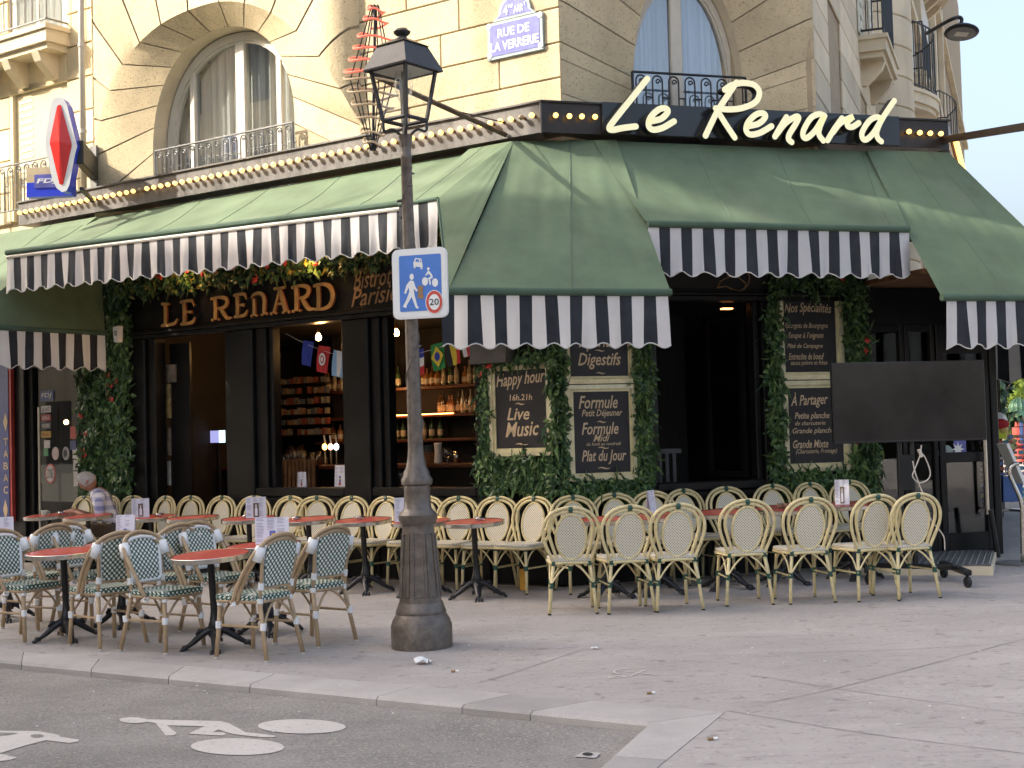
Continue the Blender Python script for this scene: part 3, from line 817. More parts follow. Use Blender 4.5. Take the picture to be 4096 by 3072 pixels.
railing(FC, .98, 2.26, -.08, 5.228, 4.66, 7, iron, bld)
# right street wall, receding
wr = MB(); wr.fbox(FR, -.02, 46, -1.0, -.03, 4.35, 19); wall_r = wr.build('street_wall', joint_m, bld)
openings = [(1.3, 2.5, 4.3, 6.3), (4.6, 5.5, 4.3, 6.2)]
def inopen(s0, s1, z0, z1): return any(s1 > a and s0 < b and z1 > c and z0 < d for a, b, c, d in openings)
for i in range(12):
    z0, z1 = 4.365 + .351 * i, 4.365 + .351 * (i + 1)
    xs = [0, 1.3, 2.5, 4.6, 5.5, 6.75]
    for j in range(len(xs) - 1):
        if not inopen(xs[j] + .01, xs[j + 1] - .01, z0 + .1, z1 - .1): stone_block(FR, xs[j], xs[j + 1], z0, z1, -.03, .0, wall_r, stone_f)
def shutter(F, s0, s1, o, z0, z1, parent, n=12):
    m_ = MB(); m_.fbox(F, s0, s1, o - .02, o, z0, z1)
    sh = m_.build('shutter', shutter_m, parent)
    for k in range(n):
        zc = z0 + (z1 - z0) * (k + .5) / n; sl_ = MB()
        sl_.box(F.p((s0 + s1) / 2, o + .008, zc), abs(s1 - s0) * .7, .018, (z1 - z0) / n * .35, F.e, F.n)
        sl_.build('louvre', shutter_m, sh)
rw = MB().fbox(FR, 1.32, 2.48, -.28, -.26, 4.3, 6.28).build('window', white_paint, bld)
shutter(FR, 1.34, 1.88, -.12, 4.4, 6.25, rw); shutter(FR, 1.92, 2.46, -.12, 4.4, 6.25, rw)
railing(FR, 1.3, 2.5, .03, 5.05, 4.5, 5, iron, bld)
MB().fbox(FR, 4.62, 5.48, -.3, -.25, 4.3, 6.18).build('window', white_paint, bld)
# first-floor balcony on corbels, half-round tower, bowed balcony, further bays
def balcony(F, s0, s1, proj, z, h, n, parent, bow=0.0, iron_m=iron):
    K = 14; sl_ = MB()
    def outl(k, e): 
        t = k / K; return (s0 - e + (s1 - s0 + 2 * e) * t, proj + e + bow * math.sin(PI * t))
    for dz0, dz1, e in ((-.06, 0, .03), (-.22, -.06, 0), (-.30, -.22, -.05)):
        pts = [F.p(outl(k, e)[0], outl(k, e)[1], z + dz0) for k in range(K + 1)] + [F.p(s1 + e, -.1, z + dz0), F.p(s0 - e, -.1, z + dz0)]
        sl_.prism(pts, (0, 0, dz1 - dz0))
    b_ = sl_.build('balcony', stone_f, parent)
    for t in (.18, .82) if s1 - s0 < 2 else (.12, .38, .62, .88):
        c = s0 + (s1 - s0) * t; pr = MB()
        pr.prism([F.p(c - .07, 0, z - .3), F.p(c - .07, proj * .9, z - .3), F.p(c - .07, proj * .75, z - .42), F.p(c - .07, .06, z - .62), F.p(c - .07, 0, z - .62)], F.e * .14)
        pr.build('corbel', stone_f, b_)
    rl = MB()
    for zz in (.08, h): rl.tube([F.p(outl(k, -.04)[0], outl(k, -.04)[1], z + zz) for k in range(K + 1)], .016, 6)
    for (s) in (s0 + .04, s1 - .04):
        for zz in (.08, h): rl.tube([F.p(s, 0, z + zz), F.p(s, proj - .04, z + zz)], .016, 6)
    r_ = rl.build('railing', iron_m, b_)
    for k in range(n + 1):
        t = k / n; s_ = s0 + .04 + (s1 - s0 - .08) * t; o_ = proj - .04 + bow * math.sin(PI * t)
        MB().tube([F.p(s_, o_, z + .08), F.p(s_, o_, z + h)], .009, 5).build('bar', iron_m, r_)
    for k in range(4):
        o_ = (proj - .04) * (k + .3) / 4
        MB().tube([F.p(s0 + .04, o_, z + .08), F.p(s0 + .04, o_, z + h)], .009, 5).build('bar', iron_m, r_)
    return b_
balcony(FR, 4.6, 6.4, .36, 6.86, .98, 12, bld)
rw2 = MB().fbox(FR, 4.9, 6.1, -.12, -.02, 6.86, 9.6).build('window', white_paint, bld)
shutter(FR, 4.5, 4.95, .03, 6.9, 9.4, rw2, 14); shutter(FR, 6.0, 6.4, .03, 6.9, 9.4, rw2, 14)
# half-round tower
tw_s, tw_r = 7.75, 1.12
for i in range(20):
    z0, z1 = 3.6 + .47 * i, 3.6 + .47 * (i + 1); t_ = MB()
    pr = [(tw_r - .02, z0 + .004), (tw_r, z0 + .02), (tw_r, z1 - .02), (tw_r - .02, z1 - .004)]
    t_.lathe(pr, 40, FR.p(tw_s, -.62, 0)); t_.build('stone', stone_f, wall_r, smooth=True, sharp=R(35))
balcony(FR, 8.95, 11.6, .32, 7.15, 1.15, 18, bld, bow=.42)
rw3 = MB().fbox(FR, 9.2, 11.4, -.05, .03, 7.15, 10.4).build('window', white_paint, bld)
shutter(FR, 8.9, 9.6, .05, 7.2, 10.2, rw3, 14)
arc_ = MB()
for k in range(12):
    a0, a1 = PI * k / 12, PI * (k + 1) / 12
    for r0, r1, o in ((1.0, 1.15, .22), (1.15, 1.34, .14)):
        arc_.prism([FR.p(10.3 + r0 * math.cos(a0), 0, 5.5 + r0 * math.sin(a0)), FR.p(10.3 + r1 * math.cos(a0), 0, 5.5 + r1 * math.sin(a0)), FR.p(10.3 + r1 * math.cos(a1), 0, 5.5 + r1 * math.sin(a1)), FR.p(10.3 + r0 * math.cos(a1), 0, 5.5 + r0 * math.sin(a1))], nR * o)
arc_.build('arch_moulding', stone_f, bld)
balcony(FR, 9.0, 11.6, .32, 10.6, 1.0, 14, bld, bow=.3)
balcony(FR, 13.6, 16.0, .36, 8.5, 1.0, 14, bld)
rw4 = MB().fbox(FR, 13.8, 15.8, -.05, .03, 8.5, 11.2).build('window', white_paint, bld)
shutter(FR, 13.2, 13.9, .05, 8.5, 11.2, rw4, 10)
balcony(FR, 18.4, 21.4, .42, 8.0, 1.2, 14, bld, bow=.3)
MB().fbox(FR, 18.6, 21.2, -.05, .05, 8.0, 11.6).build('window', white_paint, bld)
balcony(FR, 18.4, 21.4, .42, 12.2, 1.1, 12, bld, bow=.3)
for zc in (6.4, 9.95, 13.0): MB().fbox(FR, 9.0, 46, -.02, .14, zc, zc + .16).build('string_course', stone_f, bld)
for s_ in (12.6, 17.0, 23.0, 27.0): MB().fbox(FR, s_, s_ + .5, -.02, .12, 3.2, 14).build('pilaster', stone_f, bld)
# upper mass of the building
up = MB(); b0 = FL.p(-6.8, -.03); 
ring = [FL.p(-6.8, -.3), FL.p(UPC - .02, -.3), FC.p(S1C - .02, -.5), FR.p(46, -1.2), FR.p(46, -14), FL.p(-6.8, -14)]
up.prism([p + Vector((0, 0, 8.4)) for p in ring], (0, 0, 9.0)); up.build('upper_storeys', stone_f, bld)
MB().prism([p + Vector((0, 0, 4.28)) for p in (FL.p(-8.9, -.04), FL.p(UPC - .02, -.04), FC.p(S1C - .02, -.04), FR.p(12, -.04), FR.p(12, -9), FL.p(-8.9, -9))], (0, 0, .06)).build('floor_slab', dark_int, bld)
# ---------------------------------------------------------------- neighbouring house at the far left
nb = thing('neighbouring_house', 'yellow rendered house with louvred shutters left of the white drainpipe', 'building', FL.p(-9, 0))
FN = Frame(FL.p(0, .08), FL.e, FL.n)
wn_ = MB().fbox(FN, -16, -6.84, -.8, -.05, 4.3, 12); wall_n = wn_.build('wall', render_m, nb)
for i in range(14):
    z0 = 4.57 + .434 * i; z1 = z0 + .434
    for (a, b) in ((-12.5, -8.62), (-8.62, -7.40), (-7.40, -6.86)):
        if (a, b) == (-8.62, -7.40) and z0 < 6.2: continue
        if (a, b) == (-8.62, -7.40) and 6.9 < z1 and z0 < 9.2 : continue
        m_ = MB(); m_.fbox(FN, a + .004, b - .004, -.05, .0, z0 + .008, z1 - .008, bev=.008); m_.build('stone', render_m, wall_n)
wn1 = MB().fbox(FN, -8.56, -7.44, -.30, -.27, 4.7, 6.32).build('window', white_paint, nb)
MB().fbox(FN, -8.05, -7.5, -.265, -.255, 4.8, 6.2).build('pane', upper_glass, wn1)
MB().fbox(FN, -7.83, -7.75, -.27, -.22, 4.7, 6.3).build('mullion', white_paint, wn1)
for a, b in ((-8.62, -8.55),): MB().fbox(FN, a, b, -.28, 0, 4.6, 6.36).build('reveal', render_m, nb)
MB().fbox(FN, -8.6, -7.4, -.28, .0, 6.32, 6.40).build('lintel', render_m, nb)
shutter(FN, -8.52, -8.12, -.06, 4.75, 6.24, wn1, 16)
railing(FN, -8.9, -7.3, .12, 5.33, 4.72, 9, iron_grey, nb)
balcony(FN, -9.8, -7.33, .36, 6.98, .95, 16, nb, iron_m=iron_grey)
wn2 = MB().fbox(FN, -8.6, -7.42, -.12, -.04, 7.0, 9.2).build('window', white_paint, nb)
MB().fbox(FN, -8.5, -8.05, -.05, -.035, 7.05, 9.1).build('pane', upper_glass, wn2)
MB().fbox(FN, -7.98, -7.52, -.05, -.035, 7.05, 9.1).build('pane', upper_glass, wn2)
pp = thing('drainpipe', 'white drainpipe running down the wall beside the large arch', 'pipe', FL.p(-6.80, .28, 4.77))
MB().tube([FL.p(-6.80, .30, 4.77), FL.p(-6.80, .30, 9)], .04, 10).build('pipe', white_paint, pp, smooth=True)
for z_ in (5.5, 6.6, 7.7): MB().tube([FL.p(-6.80, .30, z_), FL.p(-6.80, .30, z_ + .04)], .05, 10).build('clip', white_paint, pp)
# ---------------------------------------------------------------- houses across the street (behind the viewer) that throw the shade
def opp(name, label, s0, s1, o0, o1, h):
    t = thing(name, label, 'building', FL.p((s0 + s1) / 2, (o0 + o1) / 2, -.3), 'houses across the street')
    w_ = MB().fbox(FL, s0, s1, o0, o1, -.4, h).build('wall', stone_f, t)
    n = max(int((s1 - s0) / 2.4), 1)
    for k in range(n):
        for zf in range(int((h - 1) / 3.1)):
            c = s0 + (s1 - s0) * (k + .5) / n
            MB().fbox(FL, c - .55, c + .55, o0 - .03, o0 + .05, .9 + 3.1 * zf, 2.9 + 3.1 * zf).build('window', win_dark, t)
    rf = MB(); rf.prism([FL.p(s0, o0 + .15, h), FL.p(s0, o0 + 1.4, h + 1.6), FL.p(s0, o1 - 1.4, h + 1.6), FL.p(s0, o1 - .15, h)], FL.e * (s1 - s0)); rf.build('roof', roof_zinc, t)
win_dark = nodes_of('dark_window', (.03, .035, .04), .08)[0]
# (their places and heights follow from where the shade ends on the awnings)
opp('opposite_house', 'pale opposite house with a zinc roof, outside the picture', -34, -14.05, 13, 23, 15.1)
opp('opposite_house', 'tall pale opposite house nearest the crossing, outside the picture', -14.05, -4, 13, 23, 20.0)

shade_bds = thing('roof_shade_boards', 'unseen boards on posts over the opposite roof, added to shade the awnings', 'shade board', FL.p(-14.7, 13.1, 15.2))  # added out of view to keep sun off the middle and right awnings
MB().fbox(FL, -15.05, -14.05, 13.05, 13.2, 17.5, 21.8).build('boards', stone_f, shade_bds)
MB().fbox(FL, -16.3, -15.05, 13.05, 13.2, 20.1, 24).build('boards', stone_f, shade_bds)
for s_ in (-16.25, -15.0): MB().tube([FL.p(s_, 13.12, 15.0), FL.p(s_, 13.12, 17.5 if s_ > -16 else 20.2)], .03, 6).build('post', iron, shade_bds)
# ---------------------------------------------------------------- lamp fascia with bulbs
fas = thing('lamp_fascia', 'grey metal fascia with rows of small light bulbs round the corner', 'fascia', Vector((A3.x, A3.y, ZB)))
sA = FL.loc(A3)[0]; sL_ = FL.loc(L3)[0]; cA, oA = FC.loc(A3); cR, oR = FC.loc(R3)
FV = Frame(Vector((R3.x, R3.y, 0)), dR, nR)                 # front of the glazed terrace in the right-hand street
def zq(P, z): return Vector((P.x, P.y, z))
def fprism(name, ring, z0, z1, mat, parent): return MB().prism([zq(p, z0) for p in ring], (0, 0, z1 - z0)).build(name, mat, parent)
fprism('left_box', [L3, A3, C0 + nL * .01, FL.p(sL_, .01)], ZB, ZT, zinc, fas)
fprism('corner_box', [A3, FC.p(cR, .3), FC.p(cR, .01), C0 + nC * .01], ZB, ZT, fascia_black, fas)
fprism('street_box', [R3, FV.p(7, 0), FV.p(7, -.3), FC.p(cR - .1, .0)], ZB, ZT + .0, zinc, fas)
MB().fbox(FL, sL_ - .02, sA + .012, .29, .325, ZT, ZT + .018).build('drip_edge', zinc, fas)
MB().fbox(FC, cA - .012, cR + .02, .29, .325, ZT, ZT + .018).build('drip_edge', fascia_black, fas)
MB().tube([zq(A3, ZB - .01) + nL * .004, zq(A3, ZT + .02) + nL * .004], .012, 6).build('corner_strip', zinc, fas)
p0 = FC.hit(q(2, 0, 770, 1030), .3)[0]; p1 = FC.hit(q(3, 0, 1125, 1150), .3)[0]
MB().fbox(FC, p0, p1, .302, .335, ZB + .005, ZT + .024, bev=.004).build('gloss_panel', panel_gloss, fas)
def bulb_mesh(n):
    b_ = MB(); ez = n; ex = n.orthogonal().normalized(); ey = ez.cross(ex)
    b_.lathe([(.017, 0), (.017, .012), (.012, .016), (.012, .03)], 8, m=1, ex=ex, ey=ey, ez=ez)
    b_.lathe([(.012, .03), (.024, .044), (.028, .060), (.024, .076), (.012, .087), (.001, .089)], 8, m=0, ex=ex, ey=ey, ez=ez)
    return b_
def bulbs(P_list, n, dead=()):
    first = None; fd = None
    for i, P in enumerate(P_list):
        if i in dead:
            o = bulb_mesh(n).build('bulb', [bulb_dead, brass], None, smooth=True); o.parent = fas; o.location = P - OFF[fas.name]; continue
        if first is None:
            first = bulb_mesh(n).build('bulb', [bulb_on, brass], None, smooth=True); first.parent = fas; first.location = P - OFF[fas.name]
        else:
            o = first.copy(); COL.objects.link(o); o.location = P - OFF[fas.name]
bl_s0 = FL.hit(q(0, 1, 185, 182), .33); bl_s1 = FL.hit(q(2, 0, 185, 1000), .33)
nb_ = 66
bulbs([FL.p(bl_s0[0] + (bl_s1[0] - bl_s0[0]) * i / (nb_ - 1), .3, bl_s0[1] + (bl_s1[1] - bl_s0[1]) * i / (nb_ - 1)) for i in range(nb_)], nL, (19, 41, 49, 64))
bc = [FC.hit(q(2, 0, x, y), .34) for x, y in ((372, 1000), (490, 1007), (598, 1010), (712, 1013))] + [FC.hit(q(3, 0, x, y), .34) for x, y in ((1210, 1140), (1303, 1150), (1393, 1155), (1485, 1158))]
bulbs([FC.p(s, .3, z) for s, z in bc], nC)
bulbs([FV.p(.25 + .125 * i, .0, 4.63) for i in range(46)], nR)

# ---------------------------------------------------------------- cream script letters on the fascia
sgn = thing('script_name_sign', 'large cream script letters reading Le Renard on the black fascia', 'shop sign', FC.p(1.8, .34, ZB))
def stroke_letter(strokes, name='letter', w=.031, o0=.37, o1=.47):
    """strokes are pixel paths; each becomes a rounded bar standing off the panel"""
    m_ = MB()
    for si, st in enumerate(strokes):
        pts = [FC.hit(p, o1) for p in st]
        P = smoothpath([Vector((s, 0, z)) for s, z in pts], 5)
        L_, R_ = [], []
        for i in range(len(P)):
            a = P[max(i - 1, 0)]; b = P[min(i + 1, len(P) - 1)]; d = (b - a).normalized(); n = Vector((-d.z, 0, d.x)) * w
            L_.append(P[i] + n); R_.append(P[i] - n)
        d0 = (P[1] - P[0]).normalized(); d1 = (P[-1] - P[-2]).normalized()
        def cap(c, d, sgn_):
            n = Vector((-d.z, 0, d.x)) * w; return [c + n * math.cos(a) * sgn_ + d * w * math.sin(a) * sgn_ for a in [PI * k / 6 for k in range(1, 6)]]
        oo = o1 - .001 * si
        def X(v, o): return FC.p(v.x, o, v.z)
        k = len(P)
        for i in range(k - 1):
            m_.quad(X(L_[i], oo), X(R_[i], oo), X(R_[i + 1], oo), X(L_[i + 1], oo), 0)
            m_.quad(X(L_[i], oo), X(L_[i + 1], oo), X(L_[i + 1], o0), X(L_[i], o0), 1)
            m_.quad(X(R_[i], oo), X(R_[i], o0), X(R_[i + 1], o0), X(R_[i + 1], oo), 1)
        for c, d, e in ((P[0], -d0, 0), (P[-1], d1, -1)):
            n = Vector((-d.z, 0, d.x)) * w
            arc = [c + n * math.cos(a) + d * w * math.sin(a) for a in [PI * t / 8 for t in range(9)]]
            m_.poly([X(v, oo) for v in arc], 0)
            for i in range(8): m_.quad(X(arc[i], oo), X(arc[i + 1], oo), X(arc[i + 1], o0), X(arc[i], o0), 1)
    lt = m_.build(name, [neon_cream, letter_side], sgn)
    return lt
def T2(l): return [q(2, 0, *p) for p in l]
def T3(l): return [q(3, 0, *p) for p in l]
stroke_letter([T2([(1170, 680), (1010, 880), (890, 1030), (840, 1105), (870, 1122), (960, 1105), (1070, 1092)])])
e_ = [(1200, 1048), (1290, 1025), (1345, 970), (1330, 937), (1270, 945), (1200, 1010), (1180, 1080), (1215, 1120), (1300, 1105), (1400, 1048)]
stroke_letter([T2(e_)])
stroke_letter([T2([(1940, 712), (1860, 830), (1770, 970), (1672, 1172)]), T2([(1838, 775), (1900, 735), (2000, 716), (2095, 735), (2138, 800), (2105, 880), (2000, 930), (1880, 945), (1760, 935)]), T2([(1775, 955), (1850, 1075), (1925, 1188)])])
stroke_letter([T2([(x + 843, y + 42) for x, y in e_])])
stroke_letter([T3([(160, 1012), (100, 1110), (60, 1180)]), T3([(75, 1160), (150, 1065), (235, 1010), (265, 1015), (240, 1070), (185, 1160), (180, 1205), (205, 1228)])])
stroke_letter([T3([(490, 1000), (440, 985), (370, 1020), (310, 1120), (305, 1180), (340, 1190), (410, 1125), (485, 1005), (450, 1090), (440, 1160), (478, 1215)])])
stroke_letter([T3([(640, 1022), (570, 1120), (515, 1212)]), T3([(560, 1145), (630, 1060), (735, 1008), (690, 1050), (690, 1090), (730, 1096), (785, 1062)])])
stroke_letter([T3([(975, 1022), (930, 1012), (870, 1050), (815, 1140), (818, 1195), (850, 1205), (910, 1150), (980, 1035)]), T3([(1092, 870), (1030, 960), (975, 1050), (940, 1140), (950, 1195), (980, 1222)])])

# ---------------------------------------------------------------- awnings
for mt in (val_w,):                                         # canvas lets some light through
    nt = mt.node_tree; N, Lk = nt.nodes, nt.links; b = N['Principled BSDF']
    tr = N.new('ShaderNodeBsdfTranslucent'); tr.inputs['Color'].default_value = (.75, .72, .62, 1); mx = N.new('ShaderNodeMixShader'); mx.inputs[0].default_value = .35
    Lk.new(b.outputs[0], mx.inputs[1]); Lk.new(tr.outputs[0], mx.inputs[2]); Lk.new(mx.outputs[0], N['Material Output'].inputs['Surface'])
def valance(P0, P1, h, nstripe, parent, first_white=True, per=2.0, amp=.024, lean=Vector((0, 0, 0)), tape=None, seed=0, phase=0.0):
    """striped scalloped strip hanging from the line P0-P1"""
    rr = random.Random(seed); m_ = MB(); e = (P1 - P0); ln = e.length; e.normalize(); n = Vector((e.y, -e.x, 0))
    K, RW = 4, 5; N = nstripe * K; pipe = []
    ph = [rr.uniform(0, 6) for _ in range(3)]
    def pt(i, j):
        t = i / N; st = t * nstripe; v = j / RW
        hh = h + amp * math.cos(2 * PI * (st / per + phase))
        w = v * (.016 * math.sin(st * 2.1 + ph[0]) + .010 * math.sin(st * 4.7 + ph[1]) + .006 * math.sin(st * 9 + v * 4 + ph[2]))
        sd = v * .012 * math.sin(st * 1.3 + ph[1])
        return P0 + e * (ln * t + sd) + n * w + lean * v - Vector((0, 0, hh * v))
    vs = [pt(i, j) for i in range(N + 1) for j in range(RW + 1)]
    k0 = len(m_.v); m_.v += vs
    for i in range(N):
        mi = ((i // K) % 2) ^ (0 if first_white else 1)
        for j in range(RW):
            a = k0 + i * (RW + 1) + j; m_.f.append([a, a + RW + 1, a + RW + 2, a + 1]); m_.m.append(mi)
    o = m_.build('valance', [val_w, val_b], parent, smooth=True)
    MB().tube([pt(i, RW) for i in range(N + 1)], .006, 5).build('piping', piping_m, o)
    if tape: MB().tube([P0 + Vector((0, 0, .012)), P1 + Vector((0, 0, .012))], .02, 8).build('tape', tape, o)
    return o
def canvas(T0, T1, B1, B0, nu, nv, parent, sag=.02, wr=.006, seams=(), seed=0, name='canopy', mat=None, top_free=0.0):
    rr = random.Random(seed); m_ = MB(); ph = [rr.uniform(0, 6) for _ in range(4)]
    nrm = (T1 - T0).cross(B0 - T0).normalized()
    if nrm.z < 0: nrm = -nrm
    def pt(u, v):
        P = (T0 * (1 - u) + T1 * u) * (1 - v) + (B0 * (1 - u) + B1 * u) * v
        w = -sag * math.sin(PI * v) + wr * math.sin(PI * min(v * 1.0, 1)) * (math.sin(u * 23 + ph[0] + v * 2.5) + .6 * math.sin(u * 51 + ph[1] - v * 4) + .5 * math.sin(u * 9 + ph[2]))
        return P + nrm * w
    vs = [pt(i / nu, j / nv) for i in range(nu + 1) for j in range(nv + 1)]
    m_.add(vs, [(i * (nv + 1) + j, (i + 1) * (nv + 1) + j, (i + 1) * (nv + 1) + j + 1, i * (nv + 1) + j + 1) for i in range(nu) for j in range(nv)])
    o = m_.build(name, mat or green_cv, parent, smooth=True)
    for u in seams:
        MB().tube([pt(u, j / 12) + nrm * .001 for j in range(13)], .0034, 4).build('seam', seam_m, o)
    return o
VAL_H = .43
# along the left wall
aw = thing('awning', 'long sunlit green awning with striped valance along the left wall', 'awning', FL.p(-3.7, 1.4, 3.8), 'green cafe awnings')
bL = FL.hit(D(15, 549), 1.70); bR = FL.hit(D(905, 437), 1.12)
Lb0, Lb1 = FL.p(bL[0], 1.70, 3.815), FL.p(bR[0] + .2, 1.12, 3.80)
canvas(FL.p(-7.2, .20, 4.42), FL.p(-.35, .20, 4.42), Lb1, Lb0, 140, 16, aw, .035, .011, (.06, .2, .36, .52, .68, .83, .95), 3)
MB().tube([Lb0, Lb1], .035, 10).build('front_bar', green_dk, aw)
MB().tube([Lb0 - Vector((0, 0, .05)) , Lb1 - Vector((0, 0, .05))], .022, 8).build('bar_trim', white_paint, aw)
valance(Lb0 - Vector((0, 0, .06)), Lb1 - Vector((0, 0, .06)), VAL_H - .04, 53, aw, True, seed=1)
MB().tube([FL.p(-7.2, .18, 4.34), FL.p(-.05, .18, 4.34)], .06, 10).build('roller', black_wood, aw)
for s_ in (-6.2, -3.6, -1.0):
    MB().tube([FL.p(s_, .2, 4.2), FL.p(s_ + .5, .8, 3.95), FL.p(s_ + .1, 1.25, 3.8)], .02, 6).build('folding_arm', iron, aw)
# hipped corner awning
def R3z(x, y): return (1500 + x / 1.728, 480 + y / 1.728)
aw2 = thing('awning', 'deep green corner awning with a hipped fold behind the lamp post', 'awning', FC.p(-.5, 1.9, 2.75), 'green cafe awnings')
ap = FL.hit(R3z(945, 140), .3); apex = FL.p(ap[0], .3, 4.44)
Hs = FL.hit(R3z(433, 545), 1.35); H3 = FL.p(Hs[0], 1.35, 3.75)
Ts = FL.hit(R3z(165, 587), 1.35); T3_ = FL.p(Ts[0], 1.35, 3.75)
Wt = FL.p(FL.hit(R3z(640, 190), .3)[0], .28, 4.44)
Bl = FC.p(-1.552, 1.9, 2.74); Br = FC.p(.454, 1.9, 2.74)
Tr = FC.p(FC.hit(R3z(1670, 140), .3)[0], .3, 4.43)
canvas(Wt, apex, H3, T3_, 14, 12, aw2, .01, .003, (.35,), 5, 'wing')
canvas(apex, apex + (Tr - apex) * .02, Bl, H3, 16, 16, aw2, -.02, .002, (), 6, 'side_canopy')
canvas(apex + (Tr - apex) * .02, Tr, Br, Bl, 40, 24, aw2, .02, .0035, (.54, .548), 7)
MB().tube([Bl, Br], .034, 10).build('front_bar', green_dk, aw2)
MB().tube([T3_, H3], .02, 8).build('wing_bar', green_dk, aw2)
MB().tube([H3, H3 * .5 + Bl * .5, Bl], .012, 6).build('edge_cord', green_dk, aw2)
valance(T3_ - Vector((0, 0, .02)), H3 - Vector((0, 0, .02)), VAL_H, 4, aw2, False, seed=2)
valance(Bl - Vector((0, 0, .03)) - dC * .06, Br - Vector((0, 0, .03)) - dC * .03, VAL_H, 18, aw2, False, seed=3, phase=.25)
# middle awning of the cut corner
aw3 = thing('awning', 'shaded green awning under the script sign, between the two corner awnings', 'awning', FC.p(1.9, 1.3, 3.44), 'green cafe awnings')
m0, m1 = FC.p(.52, 1.28, 3.44), FC.p(3.27, 1.28, 3.44)
canvas(FC.p(.40, .28, 4.42), FC.p(3.62, .28, 4.42), m1, m0, 60, 18, aw3, .035, .005, (.33, .62, .93), 8)
MB().tube([m0, m1], .034, 10).build('front_bar', green_dk, aw3)
valance(m0 - Vector((0, 0, .03)), m1 - Vector((0, 0, .03)), VAL_H, 25, aw3, True, seed=4)
for s_ in (.9, 3.0): MB().tube([FC.p(s_, .2, 4.1), FC.p(s_ + .3, .7, 3.6), FC.p(s_, 1.25, 3.42)], .02, 6).build('folding_arm', iron, aw3)
# right corner awning, turning into the side street
aw4 = thing('awning', 'large green awning turning the corner at the right edge of the picture', 'awning', FC.p(4.2, 1.9, 2.72), 'green cafe awnings')
Q0_, Q1_ = FC.p(3.186, 1.9, 2.71), FC.p(4.957, 1.9, 2.71)
T0_, T1_ = FC.p(3.44, .3, 4.43), FC.p(4.44, .3, 4.44)
T2_ = FV.p(4.5, .0, 4.44); Q2_ = FV.p(4.5, 1.75, 2.71)
canvas(T0_, T1_, Q1_, Q0_, 40, 24, aw4, .015, .0035, (.42, .75), 9)
canvas(T1_, T2_, Q2_, Q1_, 30, 16, aw4, .02, .003, (.3, .6), 10, 'side_canopy')
MB().tube([Q0_, Q1_, Q2_], .036, 10).build('front_bar', green_dk, aw4)
valance(Q0_ - Vector((0, 0, .03)) + dC * .05, Q1_ - Vector((0, 0, .03)), VAL_H, 16, aw4, True, seed=5)
valance(Q1_ - Vector((0, 0, .03)), Q2_ - Vector((0, 0, .03)), VAL_H, 36, aw4, True, seed=6)
# end return of the side-street awning, seen below it
aw5 = thing('awning', 'distant striped awning end hanging in the street right of the screen', 'awning', FV.p(4.9, .3, 2.5), 'green cafe awnings')
r0, r1 = FV.p(4.8, -.1, 2.62), FV.p(4.8, 1.9, 2.62)
valance(r0, r1, .5, 14, aw5, True, seed=7)
canvas(FV.p(4.8, -.1, 3.6), FV.p(9, -.1, 3.6), FV.p(9, 1.9, 2.64), r1, 10, 6, aw5, .01, .002, (), 3)
MB().poly([FV.p(4.8, -.1, 3.6), r1, r0]).build('end_panel', green_cv, aw5)
# tabac awning end at the far left
aw6 = thing('awning', 'dark green awning end over the tobacconist at the left edge', 'awning', FL.p(-6.5, 1.2, 2.95), 'green cafe awnings')
t0, t1 = FL.p(-6.46, .28, 2.95), FL.p(-6.52, 2.3, 2.95)
MB().poly([FL.p(-6.58, .28, 4.42), t1, t0]).build('end_panel', green_cv, aw6)
canvas(FL.p(-11, .28, 4.42), FL.p(-6.58, .28, 4.42), t1, FL.p(-11, 2.3, 2.95), 30, 12, aw6, .02, .003, (.4, .8), 4)
MB().tube([t0, t1, FL.p(-11, 2.3, 2.95)], .03, 8).build('front_bar', green_dk, aw6)
valance(t1 - Vector((0, 0, .03)), t0 - Vector((0, 0, .03)), .42, 18, aw6, False, seed=8)
# ---------------------------------------------------------------- black timber shopfront of the cafe
shop = thing('cafe_shopfront', 'black timber cafe front with open windows under the awnings', 'shopfront', C0)
GZ = gz(C0.x, C0.y)
ZH, ZS, Z0 = 2.86, 0.99, -.02
def member(F, s0, s1, z0, z1, o0=-.12, o1=.06, name='post', mat=black_wood, bev=.012):
    return MB().fbox(F, s0, s1, o0, o1, z0, z1, bev=bev).build(name, mat, shop)
def panelled(F, s0, s1, z0, z1, name='panel', fr=.07):
    p_ = MB().fbox(F, s0, s1, -.10, .012, z0, z1).build(name, black_panel, shop)
    for a, b, c, d in ((s0, s1, z0, z0 + fr), (s0, s1, z1 - fr, z1), (s0, s0 + fr, z0 + fr, z1 - fr), (s1 - fr, s1, z0 + fr, z1 - fr)):
        MB().fbox(F, a + .001, b - .001, .012, .036, c + .001, d - .001, bev=.008).build('moulding', black_wood, p_)
    return p_
